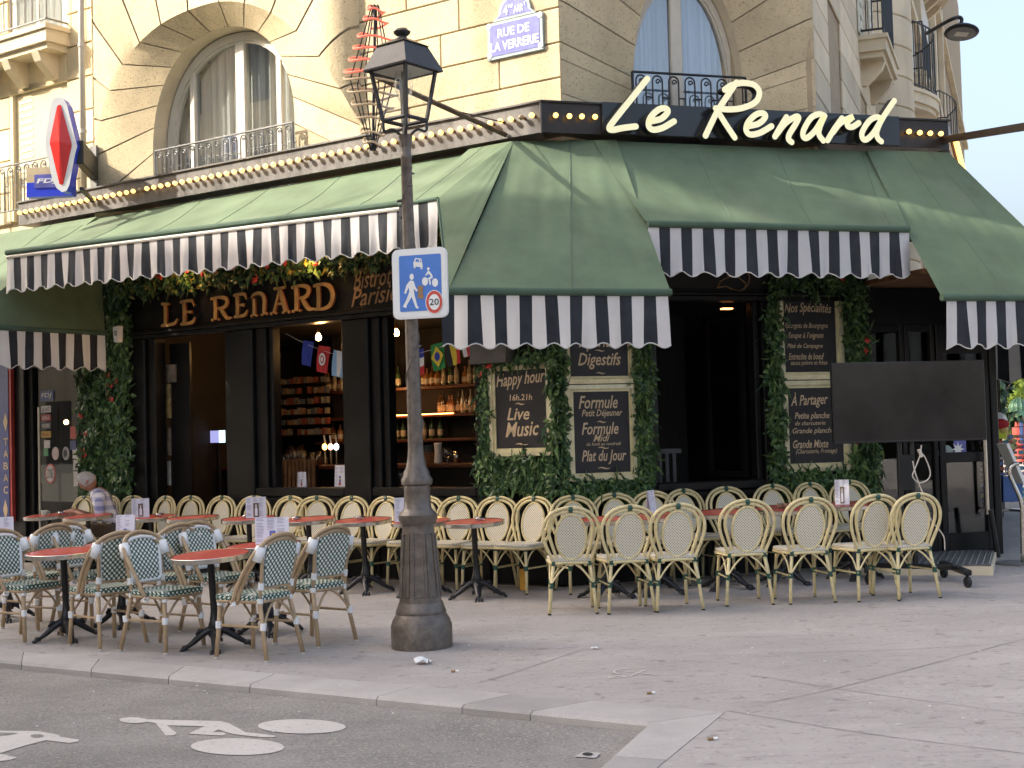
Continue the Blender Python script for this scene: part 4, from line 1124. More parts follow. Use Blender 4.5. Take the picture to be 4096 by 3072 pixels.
# left wall: posts, sills, stall risers
for a, b in ((-6.44, -6.0), (-4.50, -4.13), (-2.74, -2.36), (-.93, -.80)): member(FL, a, b, Z0, ZH)
for a, b, o in ((-5.99, -5.86, -.05), (-4.63, -4.51, -.05), (-4.12, -3.95, -.05), (-3.94, -3.88, -.09), (-2.80, -2.745, -.09), (-2.355, -2.24, -.05), (-2.23, -2.15, -.09)):
    member(FL, a, b, Z0, ZH, -.16, o + .06, 'jamb', bev=.008)
for a, b in ((-4.12, -2.75), (-2.35, -.94)):
    member(FL, a, b, ZS - .07, ZS + .03, -.14, .05, 'sill'); panelled(FL, a, b, Z0, ZS - .075)
panelled(FL, -.79, -.012, Z0, ZH)
for z0, z1, o in ((ZH, ZH + .05, .10), (ZH + .052, ZH + .085, .13), (ZH + .087, ZH + .12, .07)):
    MB().fbox(FL, -6.46, .02, -.1, o, z0, z1, bev=.008).build('cornice', black_wood, shop)
    MB().fbox(FC, .0, 3.46, -.1, o, z0 - .0, z1 - .0, bev=.008).build('cornice', black_wood, shop)
bandL = MB().fbox(FL, -6.46, -.0, -.1, .06, ZH + .12, 3.52).build('sign_band', black_panel, shop)
bandC = MB().fbox(FC, .0, 3.46, -.1, .058, ZH + .12, 3.52).build('sign_band', black_panel, shop)
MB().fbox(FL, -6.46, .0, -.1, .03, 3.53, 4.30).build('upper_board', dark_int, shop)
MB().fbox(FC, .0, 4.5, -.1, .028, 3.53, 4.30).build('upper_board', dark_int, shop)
# diamond relief on the band
for k in range(9):
    c = -6.0 + .70 * k; m_ = MB()
    m_.add([FL.p(c, .062, ZH + .14), FL.p(c + .33, .062, ZH + .32), FL.p(c, .062, 3.5), FL.p(c - .33, .062, ZH + .32), FL.p(c, .078, ZH + .32)], [(0, 1, 4), (1, 2, 4), (2, 3, 4), (3, 0, 4)])
    m_.build('diamond', black_panel, bandL)
# ---- gold letters LE RENARD
gsg = thing('gold_name_sign', 'gold painted capital letters reading LE RENARD on the black band', 'shop sign', FL.p(-4.3, .07, 3.0))
def glyph(strokes, serifs, x0, x1, z0, z1):
    m_ = MB(); W, H = x1 - x0, z1 - z0
    def X(p, o): return FL.p(x0 + W * p[0], o, z0 + H * p[1])
    def ribbon(pts, ws, o0=.10, o1=.125, mi=0):
        P = smoothpath([Vector((p[0] * W, 0, p[1] * H)) for p in pts], 4); k = len(P)
        for i in range(k - 1):
            def nn(j):
                a, b = P[max(j - 1, 0)], P[min(j + 1, k - 1)]; d = (b - a).normalized()
                t = j / (k - 1) * (len(ws) - 1); i0 = min(int(t), len(ws) - 2); w = ws[i0] + (ws[i0 + 1] - ws[i0]) * (t - i0)
                return Vector((-d.z, 0, d.x)) * w * H / 2
            a, b = P[i], P[i + 1]; na, nb2 = nn(i), nn(i + 1)
            V = lambda v, o: FL.p(x0 + v.x, o, z0 + v.z)
            m_.quad(V(a + na, o1), V(a - na, o1), V(b - nb2, o1), V(b + nb2, o1), 0)
            m_.quad(V(a + na, o1), V(b + nb2, o1), V(b + nb2, o0), V(a + na, o0), 1); m_.quad(V(a - na, o1), V(a - na, o0), V(b - nb2, o0), V(b - nb2, o1), 1)
    for pts, ws in strokes: ribbon(pts, ws)
    for (x, y, r) in serifs:
        c = Vector((x * W, 0, y * H)); n = 10
        V = lambda v, o: FL.p(x0 + v.x, o, z0 + v.z)
        ring = [c + Vector((math.cos(2 * PI * k / n), 0, math.sin(2 * PI * k / n))) * r * H for k in range(n)]
        m_.poly([V(v, .1265) for v in ring], 0)
        for k in range(n): m_.quad(V(ring[k], .1265), V(ring[(k + 1) % n], .1265), V(ring[(k + 1) % n], .10), V(ring[k], .10), 1)
    m_.build('letter', [gold, gold_edge], gsg)
st = .19
GL = {
 'L': ([([(.28, .95), (.30, .5), (.28, .05)], (st, st, st)), ([(.15, .96), (.45, .93)], (.1, .08)), ([(.12, .06), (.5, .06), (.8, .10), (.95, .28)], (.13, .12, .14, .06))], [(.13, .95, .07), (.45, .92, .06), (.10, .04, .06)]),
 'E': ([([(.30, .95), (.32, .5), (.30, .05)], (st, st, st)), ([(.12, .93), (.5, .95), (.80, .92), (.92, .74)], (.11, .12, .14, .05)), ([(.34, .52), (.72, .50)], (.09, .10)), ([(.12, .06), (.5, .05), (.82, .10), (.97, .28)], (.12, .12, .15, .05))], [(.12, .93, .06), (.92, .76, .05), (.72, .5, .07), (.12, .05, .06)]),
 'R': ([([(.24, .95), (.26, .5), (.24, .05)], (st, st, st)), ([(.08, .94), (.45, .96), (.75, .88), (.80, .70), (.65, .53), (.32, .50)], (.1, .12, .18, .18, .15, .08)), ([(.48, .52), (.62, .30), (.80, .08), (.98, .06)], (.15, .19, .16, .06))], [(.08, .93, .06), (.10, .05, .06), (.40, .05, .05), (.97, .07, .05)]),
 'N': ([([(.22, .75), (.22, .4), (.20, .05)], (.15, .17, .17)), ([(.05, .80), (.2, .92), (.5, .96), (.76, .86), (.84, .60), (.80, .25), (.80, .06)], (.06, .12, .14, .18, .19, .17, .16))], [(.06, .05, .06), (.34, .05, .06), (.66, .05, .05), (.95, .08, .06)]),
 'A': ([([(.50, .93), (.34, .5), (.16, .06)], (.10, .11, .12)), ([(.48, .94), (.66, .5), (.82, .06)], (.16, .20, .20)), ([(.26, .38), (.74, .38)], (.08, .08)), ([(.25, .96), (.5, .95), (.72, .97)], (.07, .12, .07))], [(.25, .95, .06), (.74, .96, .06), (.04, .05, .06), (.28, .05, .05), (.66, .05, .05), (.97, .05, .06)]),
 'D': ([([(.24, .95), (.26, .5), (.24, .05)], (st, st, st)), ([(.06, .94), (.45, .96), (.78, .84), (.92, .52), (.80, .18), (.48, .05), (.08, .06)], (.1, .12, .18, .21, .18, .12, .1))], [(.06, .93, .06), (.06, .06, .06)])}
def gpx(c, x, y): return FL.hit(q(c, 1, x, y), .12)
for ch, c, xa, xb, yt, yb in (('L', 0, 1385, 1540, 950, 1160), ('E', 0, 1550, 1690, 930, 1148), ('R', 0, 1815, 2000, 900, 1110), ('E', 0, 2012, 2140, 872, 1085), ('N', 0, 2165, 2310, 865, 1075), ('A', 1, 125, 288, 820, 1055), ('R', 1, 302, 495, 798, 1035), ('D', 1, 495, 680, 785, 1020)):
    sa, sb = gpx(c, xa, (yt + yb) / 2)[0], gpx(c, xb, (yt + yb) / 2)[0]
    zt, zb = gpx(c, (xa + xb) / 2, yt)[1], gpx(c, (xa + xb) / 2, yb)[1]
    glyph(*GL[ch], sa, sb, zb, zt)
bp_ = thing('painted_subtitle', 'thin gold script reading Bistro Parisien beside the gold letters', 'shop sign', FL.p(-2, .07, 3.1))
m_ = MB(); x0, zA = FL.hit(q(1, 1, 840, 870), .09); x1 = FL.hit(q(1, 1, 1235, 720), .09)[0]
text_on(m_, FL, 'Bistrot', x0, x1 - .1, 3.17, 3.37, .084, shear=.35, offset=.008, slant=.02); m_.build('lettering', gold_thin, bp_)
m_ = MB(); text_on(m_, FL, 'Parisien', x0 - .04, x1 + .1, 2.985, 3.18, .084, shear=.35, offset=.008, slant=.03); m_.build('lettering', gold_thin, bp_)
fe = thing('painted_feather', 'gold lettering and feather outline painted on the black band right of centre', 'shop sign', FC.p(1.7, .07, 3.1))
m_ = MB(); f0 = FC.hit(q(2, 1, 1300, 700), .065); text_on(m_, FC, 'Parisien', f0[0] - .75, f0[0] + .12, 3.11, 3.34, .062, shear=.3, offset=.008); m_.build('lettering', gold_thin, fe)
fp = [FC.hit(q(2, 1, *t), .065) for t in ((1775, 830), (1800, 770), (1880, 730), (1960, 740), (2020, 790), (2010, 840), (1970, 855), (1900, 840), (1850, 815), (1775, 828))]
MB().tube([FC.p(s, .066, z) for s, z in fp], .006, 5).build('outline', gold_thin, fe)
fp = [FC.hit(q(2, 1, *t), .065) for t in ((1960, 860), (2030, 810), (2050, 740), (2035, 690))]
MB().tube([FC.p(s, .066, z) for s, z in smoothpath([Vector((a, 0, b)) for a, b in fp], 4) and [(v.x, v.z) for v in smoothpath([Vector((a, 0, b)) for a, b in fp], 4)]], .006, 5).build('quill', gold_thin, fe)
# cut corner: panel, window opening, panel
panelled(FC, .012, .98, Z0, ZH); panelled(FC, 2.46, 3.44, Z0, ZH)
for a, b, o in ((.985, 1.06, .05), (1.07, 1.12, .0), (2.21, 2.27, .0), (2.28, 2.45, .06)): member(FC, a, b, Z0, ZH, -.14, o, 'jamb', bev=.008)
member(FC, 1.06, 2.28, ZS - .06, ZS + .03, -.14, .06, 'sill'); panelled(FC, 1.06, 1.66, Z0, ZS - .065); panelled(FC, 1.67, 2.27, Z0, ZS - .065)
# opened casement inside the corner window
cs = MB()
for a, b, c, d in ((0, .62, ZS + .05, ZS + .11), (0, .62, 2.72, 2.80), (0, .06, ZS + .05, 2.8), (.56, .62, ZS + .05, 2.8)):
    cs.box(FC.p(2.17, -.16, 0) - nC * ((a + b) / 2) - dC * .12 * (a + b) + Vector((0, 0, (c + d) / 2)), .05, abs(b - a), d - c, (dC * .97 - nC * .24), -(nC * .97 + dC * .24))
cs.build('casement', black_wood, shop)
# glazed entrance at the right end
gl = MB().fbox(FC, 3.46, 5.04, -.09, .02, 2.62, 3.0).build('entrance_beam', black_wood, shop)
MB().prism([FC.p(3.46, 1.2, 3.02), FC.p(5.0, 1.2, 3.02), FC.p(5.0, -.05, 3.02), FC.p(3.46, -.05, 3.02)], (0, 0, .05)).build('soffit', wood_warm, shop)
def glazed(F, s0, s1, rails, st_, name):
    fr_ = MB()
    for a, b in ((s0, s0 + st_), (s1 - st_, s1)): fr_.fbox(F, a, b, -.05, .03, .16, 2.62, bev=.006)
    o = fr_.build(name, black_wood, shop)
    for z0, z1 in rails: MB().fbox(F, s0 + st_, s1 - st_, -.045, .025, z0, z1, bev=.006).build('rail', black_wood, o)
    zs = [.16] + [z for r_ in rails for z in r_] + [2.62]
    for i in range(len(rails) + 1):
        a = rails[i - 1][1] if i > 0 else .16; b = rails[i][0] if i < len(rails) else 2.62
        if b - a > .1: MB().fbox(F, s0 + st_, s1 - st_, -.012, -.004, a, b).build('pane', shop_glass, o)
    return o
glazed(FC, 3.47, 3.98, [(.16, .5), (1.98, 2.08), (2.54, 2.62)], .05, 'glazed_screen')
glazed(FC, 3.99, 4.36, [(.16, .42), (1.98, 2.08), (2.54, 2.62)], .05, 'glazed_screen')
dr = glazed(FC, 4.38, 5.03, [(.16, .36), (1.12, 1.23), (2.3, 2.62)], .075, 'glass_door')
MB().tube([FC.p(4.90, .09, .55), FC.p(4.90, .09, 1.75)], .022, 10).build('pull_handle', chrome, dr)
for z_ in (.62, 1.68): MB().tube([FC.p(4.90, .02, z_), FC.p(4.90, .09, z_)], .012, 6).build('bracket', rubber, dr)
MB().fbox(FC, 5.035, 5.12, -.16, .05, .02, 2.7, bev=.01).build('corner_post', black_wood, shop)
FV2 = Frame(FC.p(5.12, -.10), dR, nR)
for k in range(5):
    s_ = k * 1.25; MB().fbox(FV2, s_ + 1.17, s_ + 1.25, -.08, .02, .05, 2.62).build('terrace_post', black_wood, shop)
    MB().fbox(FV2, s_ + .02, s_ + 1.17, -.03, -.022, .7, 2.62).build('pane', shop_glass, shop)
    MB().fbox(FV2, s_ + .02, s_ + 1.17, -.06, .01, .05, .7).build('panel', black_panel, shop)
MB().fbox(FV2, 0, 6.3, -.2, .0, 2.62, 3.2).build('terrace_header', black_panel, shop)
# star poster and round sticker on the glass door
def sticker(F, uv, w, h, mat, label, cat, out, round_=False, name='sticker'):
    s, z = F.hit(uv, out); m_ = MB()
    if round_: m_.poly([F.p(s + w / 2 * math.cos(2 * PI * k / 20), out, z + h / 2 * math.sin(2 * PI * k / 20)) for k in range(20)])
    else: m_.fbox(F, s - w / 2, s + w / 2, out - .002, out, z - h / 2, z + h / 2)
    return tag(m_.build(name, mat), label, cat)
def s35(x, y): return (3400 + x / 1.595, 1380 + y / 1.595)
pst = sticker(FC, s35(703, 665), .155, .20, plaque_blue, 'blue poster with a white star behind the glass door', 'poster', .0, name='star_poster')
s_, z_ = FC.hit(s35(690, 665), .004); m_ = MB()
m_.poly([FC.p(s_ + (.085 if k % 2 == 0 else .035) * math.cos(2 * PI * k / 16), .004, z_ + (.085 if k % 2 == 0 else .035) * math.sin(2 * PI * k / 16)) for k in range(16)]); m_.build('star', enamel_w, pst)
rs = sticker(FC, s35(612, 690), .19, .175, plaque_green, 'round pale sticker on the glass door beside the poster', 'sticker', .002, True)
# stepped threshold with ribbed plate
stp = thing('entrance_step', 'low stone step with a ribbed metal plate before the glass door', 'step', (4.55, 13.45, gz(4.55, 13.45)))
F0 = Vector((4.55, 13.45, 0)); lx = Vector((-.945, .327, 0))
ring = [F0, F0 + dR * 1.75, F0 + dR * 1.75 + lx * 1.35, F0 + lx * 1.35]
g0 = gz(F0.x, F0.y)
MB().prism([zq(p, g0 - .03) for p in ring], (0, 0, .115)).build('block', stone_f, stp)
MB().prism([zq(p, g0 + .085) for p in (F0 + dR * .02 + lx * .02, F0 + dR * 1.74 + lx * .02, F0 + dR * 1.74 + lx * 1.33, F0 + dR * .02 + lx * 1.33)], (0, 0, .012)).build('plate', iron_grey, stp)
for k in range(22):
    a = F0 + lx * (.04 + .06 * k); MB().tube([zq(a + dR * .05, g0 + .098), zq(a + dR * 1.6, g0 + .098)], .007, 4).build('rib', iron_grey, stp)

# ---------------------------------------------------------------- rooms behind the windows
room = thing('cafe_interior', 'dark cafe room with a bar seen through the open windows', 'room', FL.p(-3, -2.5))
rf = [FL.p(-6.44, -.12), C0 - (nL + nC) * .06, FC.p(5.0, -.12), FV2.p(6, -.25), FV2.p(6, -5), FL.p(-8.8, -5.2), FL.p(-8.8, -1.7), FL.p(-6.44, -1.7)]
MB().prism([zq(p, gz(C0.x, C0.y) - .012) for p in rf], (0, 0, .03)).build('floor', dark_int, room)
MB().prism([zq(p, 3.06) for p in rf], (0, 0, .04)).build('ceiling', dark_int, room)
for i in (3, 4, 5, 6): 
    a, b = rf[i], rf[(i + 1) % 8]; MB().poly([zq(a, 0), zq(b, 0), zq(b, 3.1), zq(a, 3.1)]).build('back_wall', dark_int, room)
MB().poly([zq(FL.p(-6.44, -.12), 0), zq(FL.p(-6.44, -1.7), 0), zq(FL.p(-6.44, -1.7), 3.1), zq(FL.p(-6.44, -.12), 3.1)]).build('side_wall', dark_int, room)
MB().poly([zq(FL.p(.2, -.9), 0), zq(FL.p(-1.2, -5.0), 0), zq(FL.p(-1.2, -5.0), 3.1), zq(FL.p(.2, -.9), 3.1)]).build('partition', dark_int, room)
def z5(x, y): return (1000 + x / 2.183, 1240 + y / 2.183)
def room_light(P, w):
    d = bpy.data.lights.new('bulb_light', 'POINT'); d.energy = w; d.color = (1, .55, .2); d.shadow_soft_size = .04
    o = bpy.data.objects.new('bulb_light', d); COL.objects.link(o); o.location = P; return o
def pendant(uv, out, label):
    s, z = FL.hit(uv, out); P = FL.p(s, out, z)
    t = thing('pendant_bulb', label, 'lamp', P, 'filament bulbs in the bar')
    MB().tube([P + Vector((0, 0, .09)), zq(P, 3.06)], .004, 5).build('cord', rubber, t)
    MB().lathe([(.018, .05), (.02, .07), (.016, .1)], 8, P).build('socket', brass, t)
    MB().lathe([(.012, .05), (.03, .02), (.036, -.005), (.028, -.03), (.001, -.043)], 10, P).build('bulb', warm_lamp, t, smooth=True)
    l = room_light(P - nL * .06 - Vector((0, 0, .10)), 2.4); l.parent = t; l.location = (l.location - P)
pendant(z5(598, 238), -.7, 'glowing filament bulb hanging in the middle bar window')
pendant(z5(1278, 200), -1.3, 'glowing filament bulb hanging near the lamp post in the bar')
pendant(z5(60, 285), -.7, 'glowing filament bulb hanging by the dark post left of the flags')
# bar counter
bar = thing('bar_counter', 'dark bar with a mahogany top behind the open windows', 'bar', FL.p(-2.5, -2.1))
zc_b = FL.hit(z5(1700, 1340), -1.7)[1]
MB().fbox(FL, -6.4, -.6, -2.3, -1.62, 0, zc_b - .05).build('front', black_panel, bar)
MB().fbox(FL, -6.42, -.55, -2.36, -1.55, zc_b - .05, zc_b, bev=.01).build('top', wood_bar, bar)
# back shelves with bottles and glasses
bsh = thing('bottle_shelves', 'tall bar shelves of bottles and glasses lit by warm lamps', 'shelf', FL.p(-2.5, -3.2))
MB().fbox(FL, -6.1, -1.3, -3.5, -3.45, 0, 3.05).build('back_board', dark_int, bsh)
zsh = [FL.hit(z5(1700, y), -3.1)[1] for y in (655, 905, 1120)]
for z_ in zsh: MB().fbox(FL, -6.1, -1.3, -3.45, -3.05, z_ - .04, z_, bev=.005).build('shelf', wood_bar, bsh)
MB().tube([FL.p(-5.2, -3.04, zsh[1] + .0), FL.p(-3.6, -3.04, zsh[1] + .0)], .007, 5).build('light_strip', emissive('shelf_light_strip', (1, .5, .2), (1, .32, .07), 4), bsh)
rr = random.Random(11)
def bottle(P, h, r, mat):
    o = MB().lathe([(r * .9, 0), (r, .01), (r, h * .58), (r * .8, h * .66), (r * .34, h * .76), (r * .32, h * .97), (r * .4, h)], 9, (0, 0, 0)).build('bottle', mat, None, smooth=True)
    o.location = P; return o
protos = []
lab_m = mottled('bottle_label', (.62, .50, .36), .7, var=.3, scale=30)
for i, (h, r) in enumerate(((.30, .038), (.27, .042), (.32, .036), (.24, .048), (.29, .04), (.31, .035))):
    b_ = bottle(Vector((0, 0, 0)), h, r, bottle_glass[i]); b_.parent = bsh
    l_ = MB().lathe([(r * 1.02, h * .14), (r * 1.02, h * .42)], 9).build('label', lab_m, None); l_.parent = b_
    protos.append((b_, l_, h))
used = [False] * 6
def put_bottle(P):
    i = rr.randrange(6); b_, l_, h = protos[i]
    if not used[i]: used[i] = True; b_.location = P - OFF[bsh.name]
    else:
        c = b_.copy(); COL.objects.link(c); c.parent = bsh; c.location = P - OFF[bsh.name]; c.rotation_euler = (0, 0, rr.uniform(0, 6))
        d = l_.copy(); COL.objects.link(d); d.parent = c
for k in range(34):
    if rr.random() < .93: put_bottle(FL.p(-6.0 + .088 * k, -3.2 + rr.uniform(-.05, .05), zsh[0]))
for k in range(10): put_bottle(FL.p(-3.95 + .075 * k, -3.2 + rr.uniform(-.04, .04), zsh[1]))
for k in range(16): put_bottle(FL.p(-5.9 + .13 * k, -3.2 + rr.uniform(-.04, .04), zsh[2] ))
gp_ = MB().lathe([(.028, 0), (.03, .004), (.004, .01), (.004, .07), (.02, .085), (.034, .12), (.03, .17)], 10).build('wine_glass', tumbler, bsh, smooth=True)
gp_.location = FL.p(-5.75, -3.15, zsh[1]) - OFF[bsh.name]
gp_.data.materials[0] = tumbler
for k in range(1, 22):
    c = gp_.copy(); COL.objects.link(c); c.location = FL.p(-5.75 + .082 * k, -3.15 + rr.uniform(-.03, .03), zsh[1]) - OFF[bsh.name]
room_light(FL.p(-4.6, -2.72, zsh[1] + .30), 2.6).name = 'shelf_light'
# packets on the left-hand shelves
pk = thing('packet_rack', 'tall rack of small packets in the dark behind the middle window', 'rack', FL.p(-6.9, -3.0))
packs = [mottled('packet_%d' % i, c, .6, var=.2) for i, c in enumerate([(.35, .20, .12), (.22, .20, .18), (.30, .08, .05), (.12, .14, .18), (.36, .30, .2)])]
rs_ = [FL.hit(z5(500, y), -2.9)[1] for y in (640, 730, 820, 910, 1000, 1090)]
m_ = [MB() for _ in packs]
for z_ in rs_:
    MB().fbox(FL, -8.0, -5.75, -3.1, -2.85, z_ - .012, z_).build('shelf', black_wood, pk)
    for k in range(34):
        if rr.random() < .8: 
            j = rr.randrange(len(packs)); s_ = -7.95 + .066 * k; m_[j].fbox(FL, s_, s_ + .05, -2.98, -2.92, z_ + .002, z_ + rr.uniform(.07, .1))
for j in range(len(packs)): tag(m_[j].build('packets', packs[j], pk), kind='stuff')
# things on the bar
ORD = ['first', 'second', 'third', 'fourth', 'fifth', 'sixth', 'seventh', 'eighth', 'ninth', 'tenth', 'eleventh', 'twelfth', 'thirteenth', 'fourteenth', 'fifteenth', 'sixteenth']
def bar_item(name, label, cat, prof, uv, mat, out=-1.9, n=14, group=None):
    s, _ = FL.hit(uv, out); P = FL.p(s, out, zc_b)
    o = MB().lathe(prof, n).build(name, mat, None, smooth=True); o.location = P
    return tag(o, label, cat, group)
cup_brown = mottled('brown_cup', (.22, .11, .06), .5); cup_teal = mottled('teal_cup', (.05, .10, .12), .5)
for i in range(7):
    o = bar_item('saucer', 'brown saucer, %s from the bottom of the stack on the bar' % ORD[i], 'saucer', [(.04, 0), (.075, .012), (.075, .018), (.04, .01)], z5(1570, 1330), cup_brown, group='stacked saucers'); o.location.z += .019 * i
for i in range(5):
    o = bar_item('saucer', 'dark blue saucer, %s from the bottom of those topping the brown stack' % ORD[i], 'saucer', [(.03, 0), (.062, .012), (.062, .017), (.03, .01)], z5(1562, 1330), cup_teal, group='stacked blue saucers'); o.location.z += .133 + .018 * i
bar_item('milk_jug', 'tall white jug standing on the bar', 'jug', [(.05, 0), (.055, .02), (.042, .12), (.05, .23), (.052, .25), (.044, .24)], z5(1645, 1330), enamel_w)
bar_item('glass_goblet', 'round glass goblet on the bar beside the white jug', 'glass', [(.04, 0), (.01, .01), (.01, .05), (.06, .09), (.062, .14), (.05, .19)], z5(1722, 1320), tumbler)
bar_item('steel_tumbler', 'steel tumbler standing alone on the bar', 'cup', [(.038, 0), (.048, .14), (.044, .14), (.036, .01)], z5(1808, 1300), chrome)
for i, (x, y, h) in enumerate(((300, 1360, .16), (340, 1360, .2), (365, 1365, .26), (395, 1360, .22), (430, 1360, .24), (450, 1365, .27), (470, 1360, .2), (520, 1360, .1), (545, 1362, .17), (570, 1360, .1), (600, 1362, .18), (615, 1360, .1), (660, 1360, .1))):
    bar_item('tall_glass', 'clear %s drinking glass on the bar in the middle window, %s from the left' % ('tall' if h > .15 else 'short', ORD[i]), 'glass', [(.026, 0), (.034, h), (.03, h), (.022, .01)], z5(x, y), tumbler, -1.85 - .08 * (i % 3), group='glasses on the bar')
for i, (x, c, lab) in enumerate(((657, (1.0, .55, .10), 'amber'), (708, (.9, .35, .2), 'reddish'), (757, (.9, .9, 1.0), 'white'))):
    s, z = FL.hit(z5(x, 1195), -1.9); P = FL.p(s, -1.9, zc_b)
    t = thing('beer_tap', 'beer tap with a round %s glowing badge on the bar' % lab, 'beer tap', P)
    MB().tube([P, P + Vector((0, 0, z - zc_b))], .014, 8).build('column', chrome, t)
    MB().lathe([(.001, 0), (.04, .004), (.042, .012), (.001, .016)], 14, P + Vector((0, 0, z - zc_b)), ex=FL.e, ey=ZUP, ez=nL).build('badge', emissive('tap_badge_' + lab, c, c, 2.2), t)
    MB().tube([P + Vector((0, 0, z - zc_b + .04)), P + Vector((0, 0, z - zc_b + .15)) + nL * .02], .011, 7).build('handle', enamel_w, t)
# bunting
def flag(F, uv, out, w, h, bands, label, tilt=0.12, horiz=False, emblem=None):
    s, z = F.hit(uv, out); P = F.p(s, out, z)
    t = thing('bunting_flag', label, 'flag', P, 'flags strung in the windows')
    n = len(bands)
    for i, mt in enumerate(bands):
        a, b = i / n, (i + 1) / n; m_ = MB()
        def X(u, v): 
            return F.p(s + (u - .5) * w - tilt * v * h, out + .015 * math.sin(u * 5 + v * 3), z + h * (.5 - v) - tilt * (u - .5) * w * 1.6)
        K = 4
        for k in range(K):
            for l in range(K):
                if horiz: q_ = [(k / K, a + (b - a) * l / K), ((k + 1) / K, a + (b - a) * l / K), ((k + 1) / K, a + (b - a) * (l + 1) / K), (k / K, a + (b - a) * (l + 1) / K)]
                else: q_ = [(a + (b - a) * k / K, l / K), (a + (b - a) * (k + 1) / K, l / K), (a + (b - a) * (k + 1) / K, (l + 1) / K), (a + (b - a) * k / K, (l + 1) / K)]
                m_.quad(*[X(*uv_) for uv_ in q_])
        m_.build('band', mt, t)
    for (shape, r, mt, o2) in emblem or []:
        pts = [(.5 + r * 1.25 * math.cos(2 * PI * k / shape), .5 + r * math.sin(2 * PI * k / shape)) for k in range(shape)]
        MB().poly([F.p(s + (u - .5) * w - tilt * v * h, out + .02 + o2, z + h * (.5 - v) - tilt * (u - .5) * w * 1.6) for u, v in pts]).build('emblem', mt, t)
def cloth(n, c): return MAT.get('flag_' + n) or mottled('flag_' + n, c, .8, var=.06)
fb, fr_, fw_, fgr, fy, fk, fsky = cloth('blue', (.03, .05, .30)), cloth('red', (.50, .03, .03)), cloth('white', (.68, .66, .62)), cloth('green', (.03, .22, .05)), cloth('yellow', (.62, .45, .04)), cloth('black', (.015, .015, .015)), cloth('sky_blue', (.25, .42, .62))
ob = -.22
flag(FL, z5(512, 378), ob, .15, .28, [fb], 'dark blue flag at the left end of the bunting in the middle window', .12, True)
flag(FL, z5(650, 430), ob, .17, .30, [fr_], 'red flag with a white disc hanging in the middle window', .12, True, [(16, .24, fw_, 0), (14, .15, fr_, .002), (12, .10, fw_, .004)])
flag(FL, z5(785, 470), ob, .17, .29, [fsky, fw_, fsky], 'pale blue and white striped flag by the black post', .14)
flag(FL, z5(1465, 460), ob, .15, .28, [fb, fw_, fr_], 'blue white and red flag partly behind the lamp post', -.1, True)
flag(FL, z5(1635, 408), ob, .17, .28, [fgr], 'green flag with a yellow diamond right of the lamp post', -.12, True, [(4, .40, fy, 0), (14, .17, fb, .003)])
flag(FL, z5(1765, 375), ob, .18, .26, [fk, fy, fr_], 'black yellow and red flag below the striped valance', -.12)
flag(FL, z5(1890, 320), ob, .12, .2, [fw_, fr_, fw_], 'white flag with a red stripe at the right end of the bunting', -.12)
for nm, pts, lab in (('bunting_string', ((310, 205), (500, 300), (700, 375), (840, 405)), 'thin string carrying the flags in the middle window'), ('bunting_string', ((1400, 395), (1540, 360), (1700, 315), (1900, 265)), 'thin string carrying the flags right of the lamp post')):
    P = [FL.p(s, ob, z) for s, z in [FL.hit(z5(*t), ob) for t in pts]]
    tag(MB().tube(smoothpath(P, 4), .003, 4).build(nm, white_paint, None), lab, 'string', 'bunting strings')
# screen and posters near the left opening, slatted planter
ts = thing('till_screen', 'small glowing till screen in the dark left window', 'screen', FL.p(-4.9, -1.4, 1.2))
s_, z_ = FL.hit(q(0, 2, 1860, 455), -1.4)
MB().fbox(FL, s_ - .19, s_ + .19, -1.43, -1.41, z_ - .09, z_ + .09).build('bezel', tv_bezel, ts)
MB().fbox(FL, s_ - .18, s_ + .06, -1.408, -1.405, z_ - .08, z_ + .08).build('picture', emissive('till_picture', (.1, .1, .2), (.2, .2, .4), .5), ts)
MB().fbox(FL, s_ + .065, s_ + .18, -1.408, -1.405, z_ - .08, z_ + .08).build('panel', emissive('till_panel', (.6, .8, .8), (.6, .85, .85), .6), ts)
MB().tube([FL.p(s_, -1.45, z_ - .1), FL.p(s_, -1.5, .05)], .03, 8).build('stand', iron, ts)
pln = thing('slatted_planter', 'wooden slatted planter box with dark greenery inside the left window', 'planter', FL.p(-4.9, -1.0, .1))
for k in range(18):
    s_ = -5.35 + .066 * k; MB().fbox(FL, s_, s_ + .045, -1.02, -1.0, .1, 1.32 + (k % 3) * .004).build('slat', wood_warm, pln)
MB().fbox(FL, -5.36, -4.16, -1.06, -1.03, .1, 1.25).build('liner', black_panel, pln)
for i, (x, y, w, h, c, lab) in enumerate(((1430, 150, .17, .42, (.36, .27, .12), 'tall yellowish drinks poster on the dark left window jamb'), (1430, 500, .17, .34, (.20, .16, .12), 'brown poster under the yellow one on the left jamb'), (1430, 770, .16, .30, (.42, .42, .38), 'pale poster with a dark zigzag low on the left jamb'), (1460, -90, .24, .22, (.22, .17, .12), 'brown poster high on the dark left jamb'))):
    s_, z_ = FL.hit(q(0, 2, x, y), -.2); tag(MB().fbox(FL, s_ - w / 2, s_ + w / 2, -.22, -.2, z_ - h / 2, z_ + h / 2).build('jamb_poster', mottled('poster_%d' % i, c, .6, var=.35, scale=8), None), lab, 'poster')
tag(MB().fbox(FL, -5.86, -5.5, -.26, -.225, .1, 2.8).build('poster_board', black_panel, None), 'black door leaf carrying the posters at the left window', 'door')
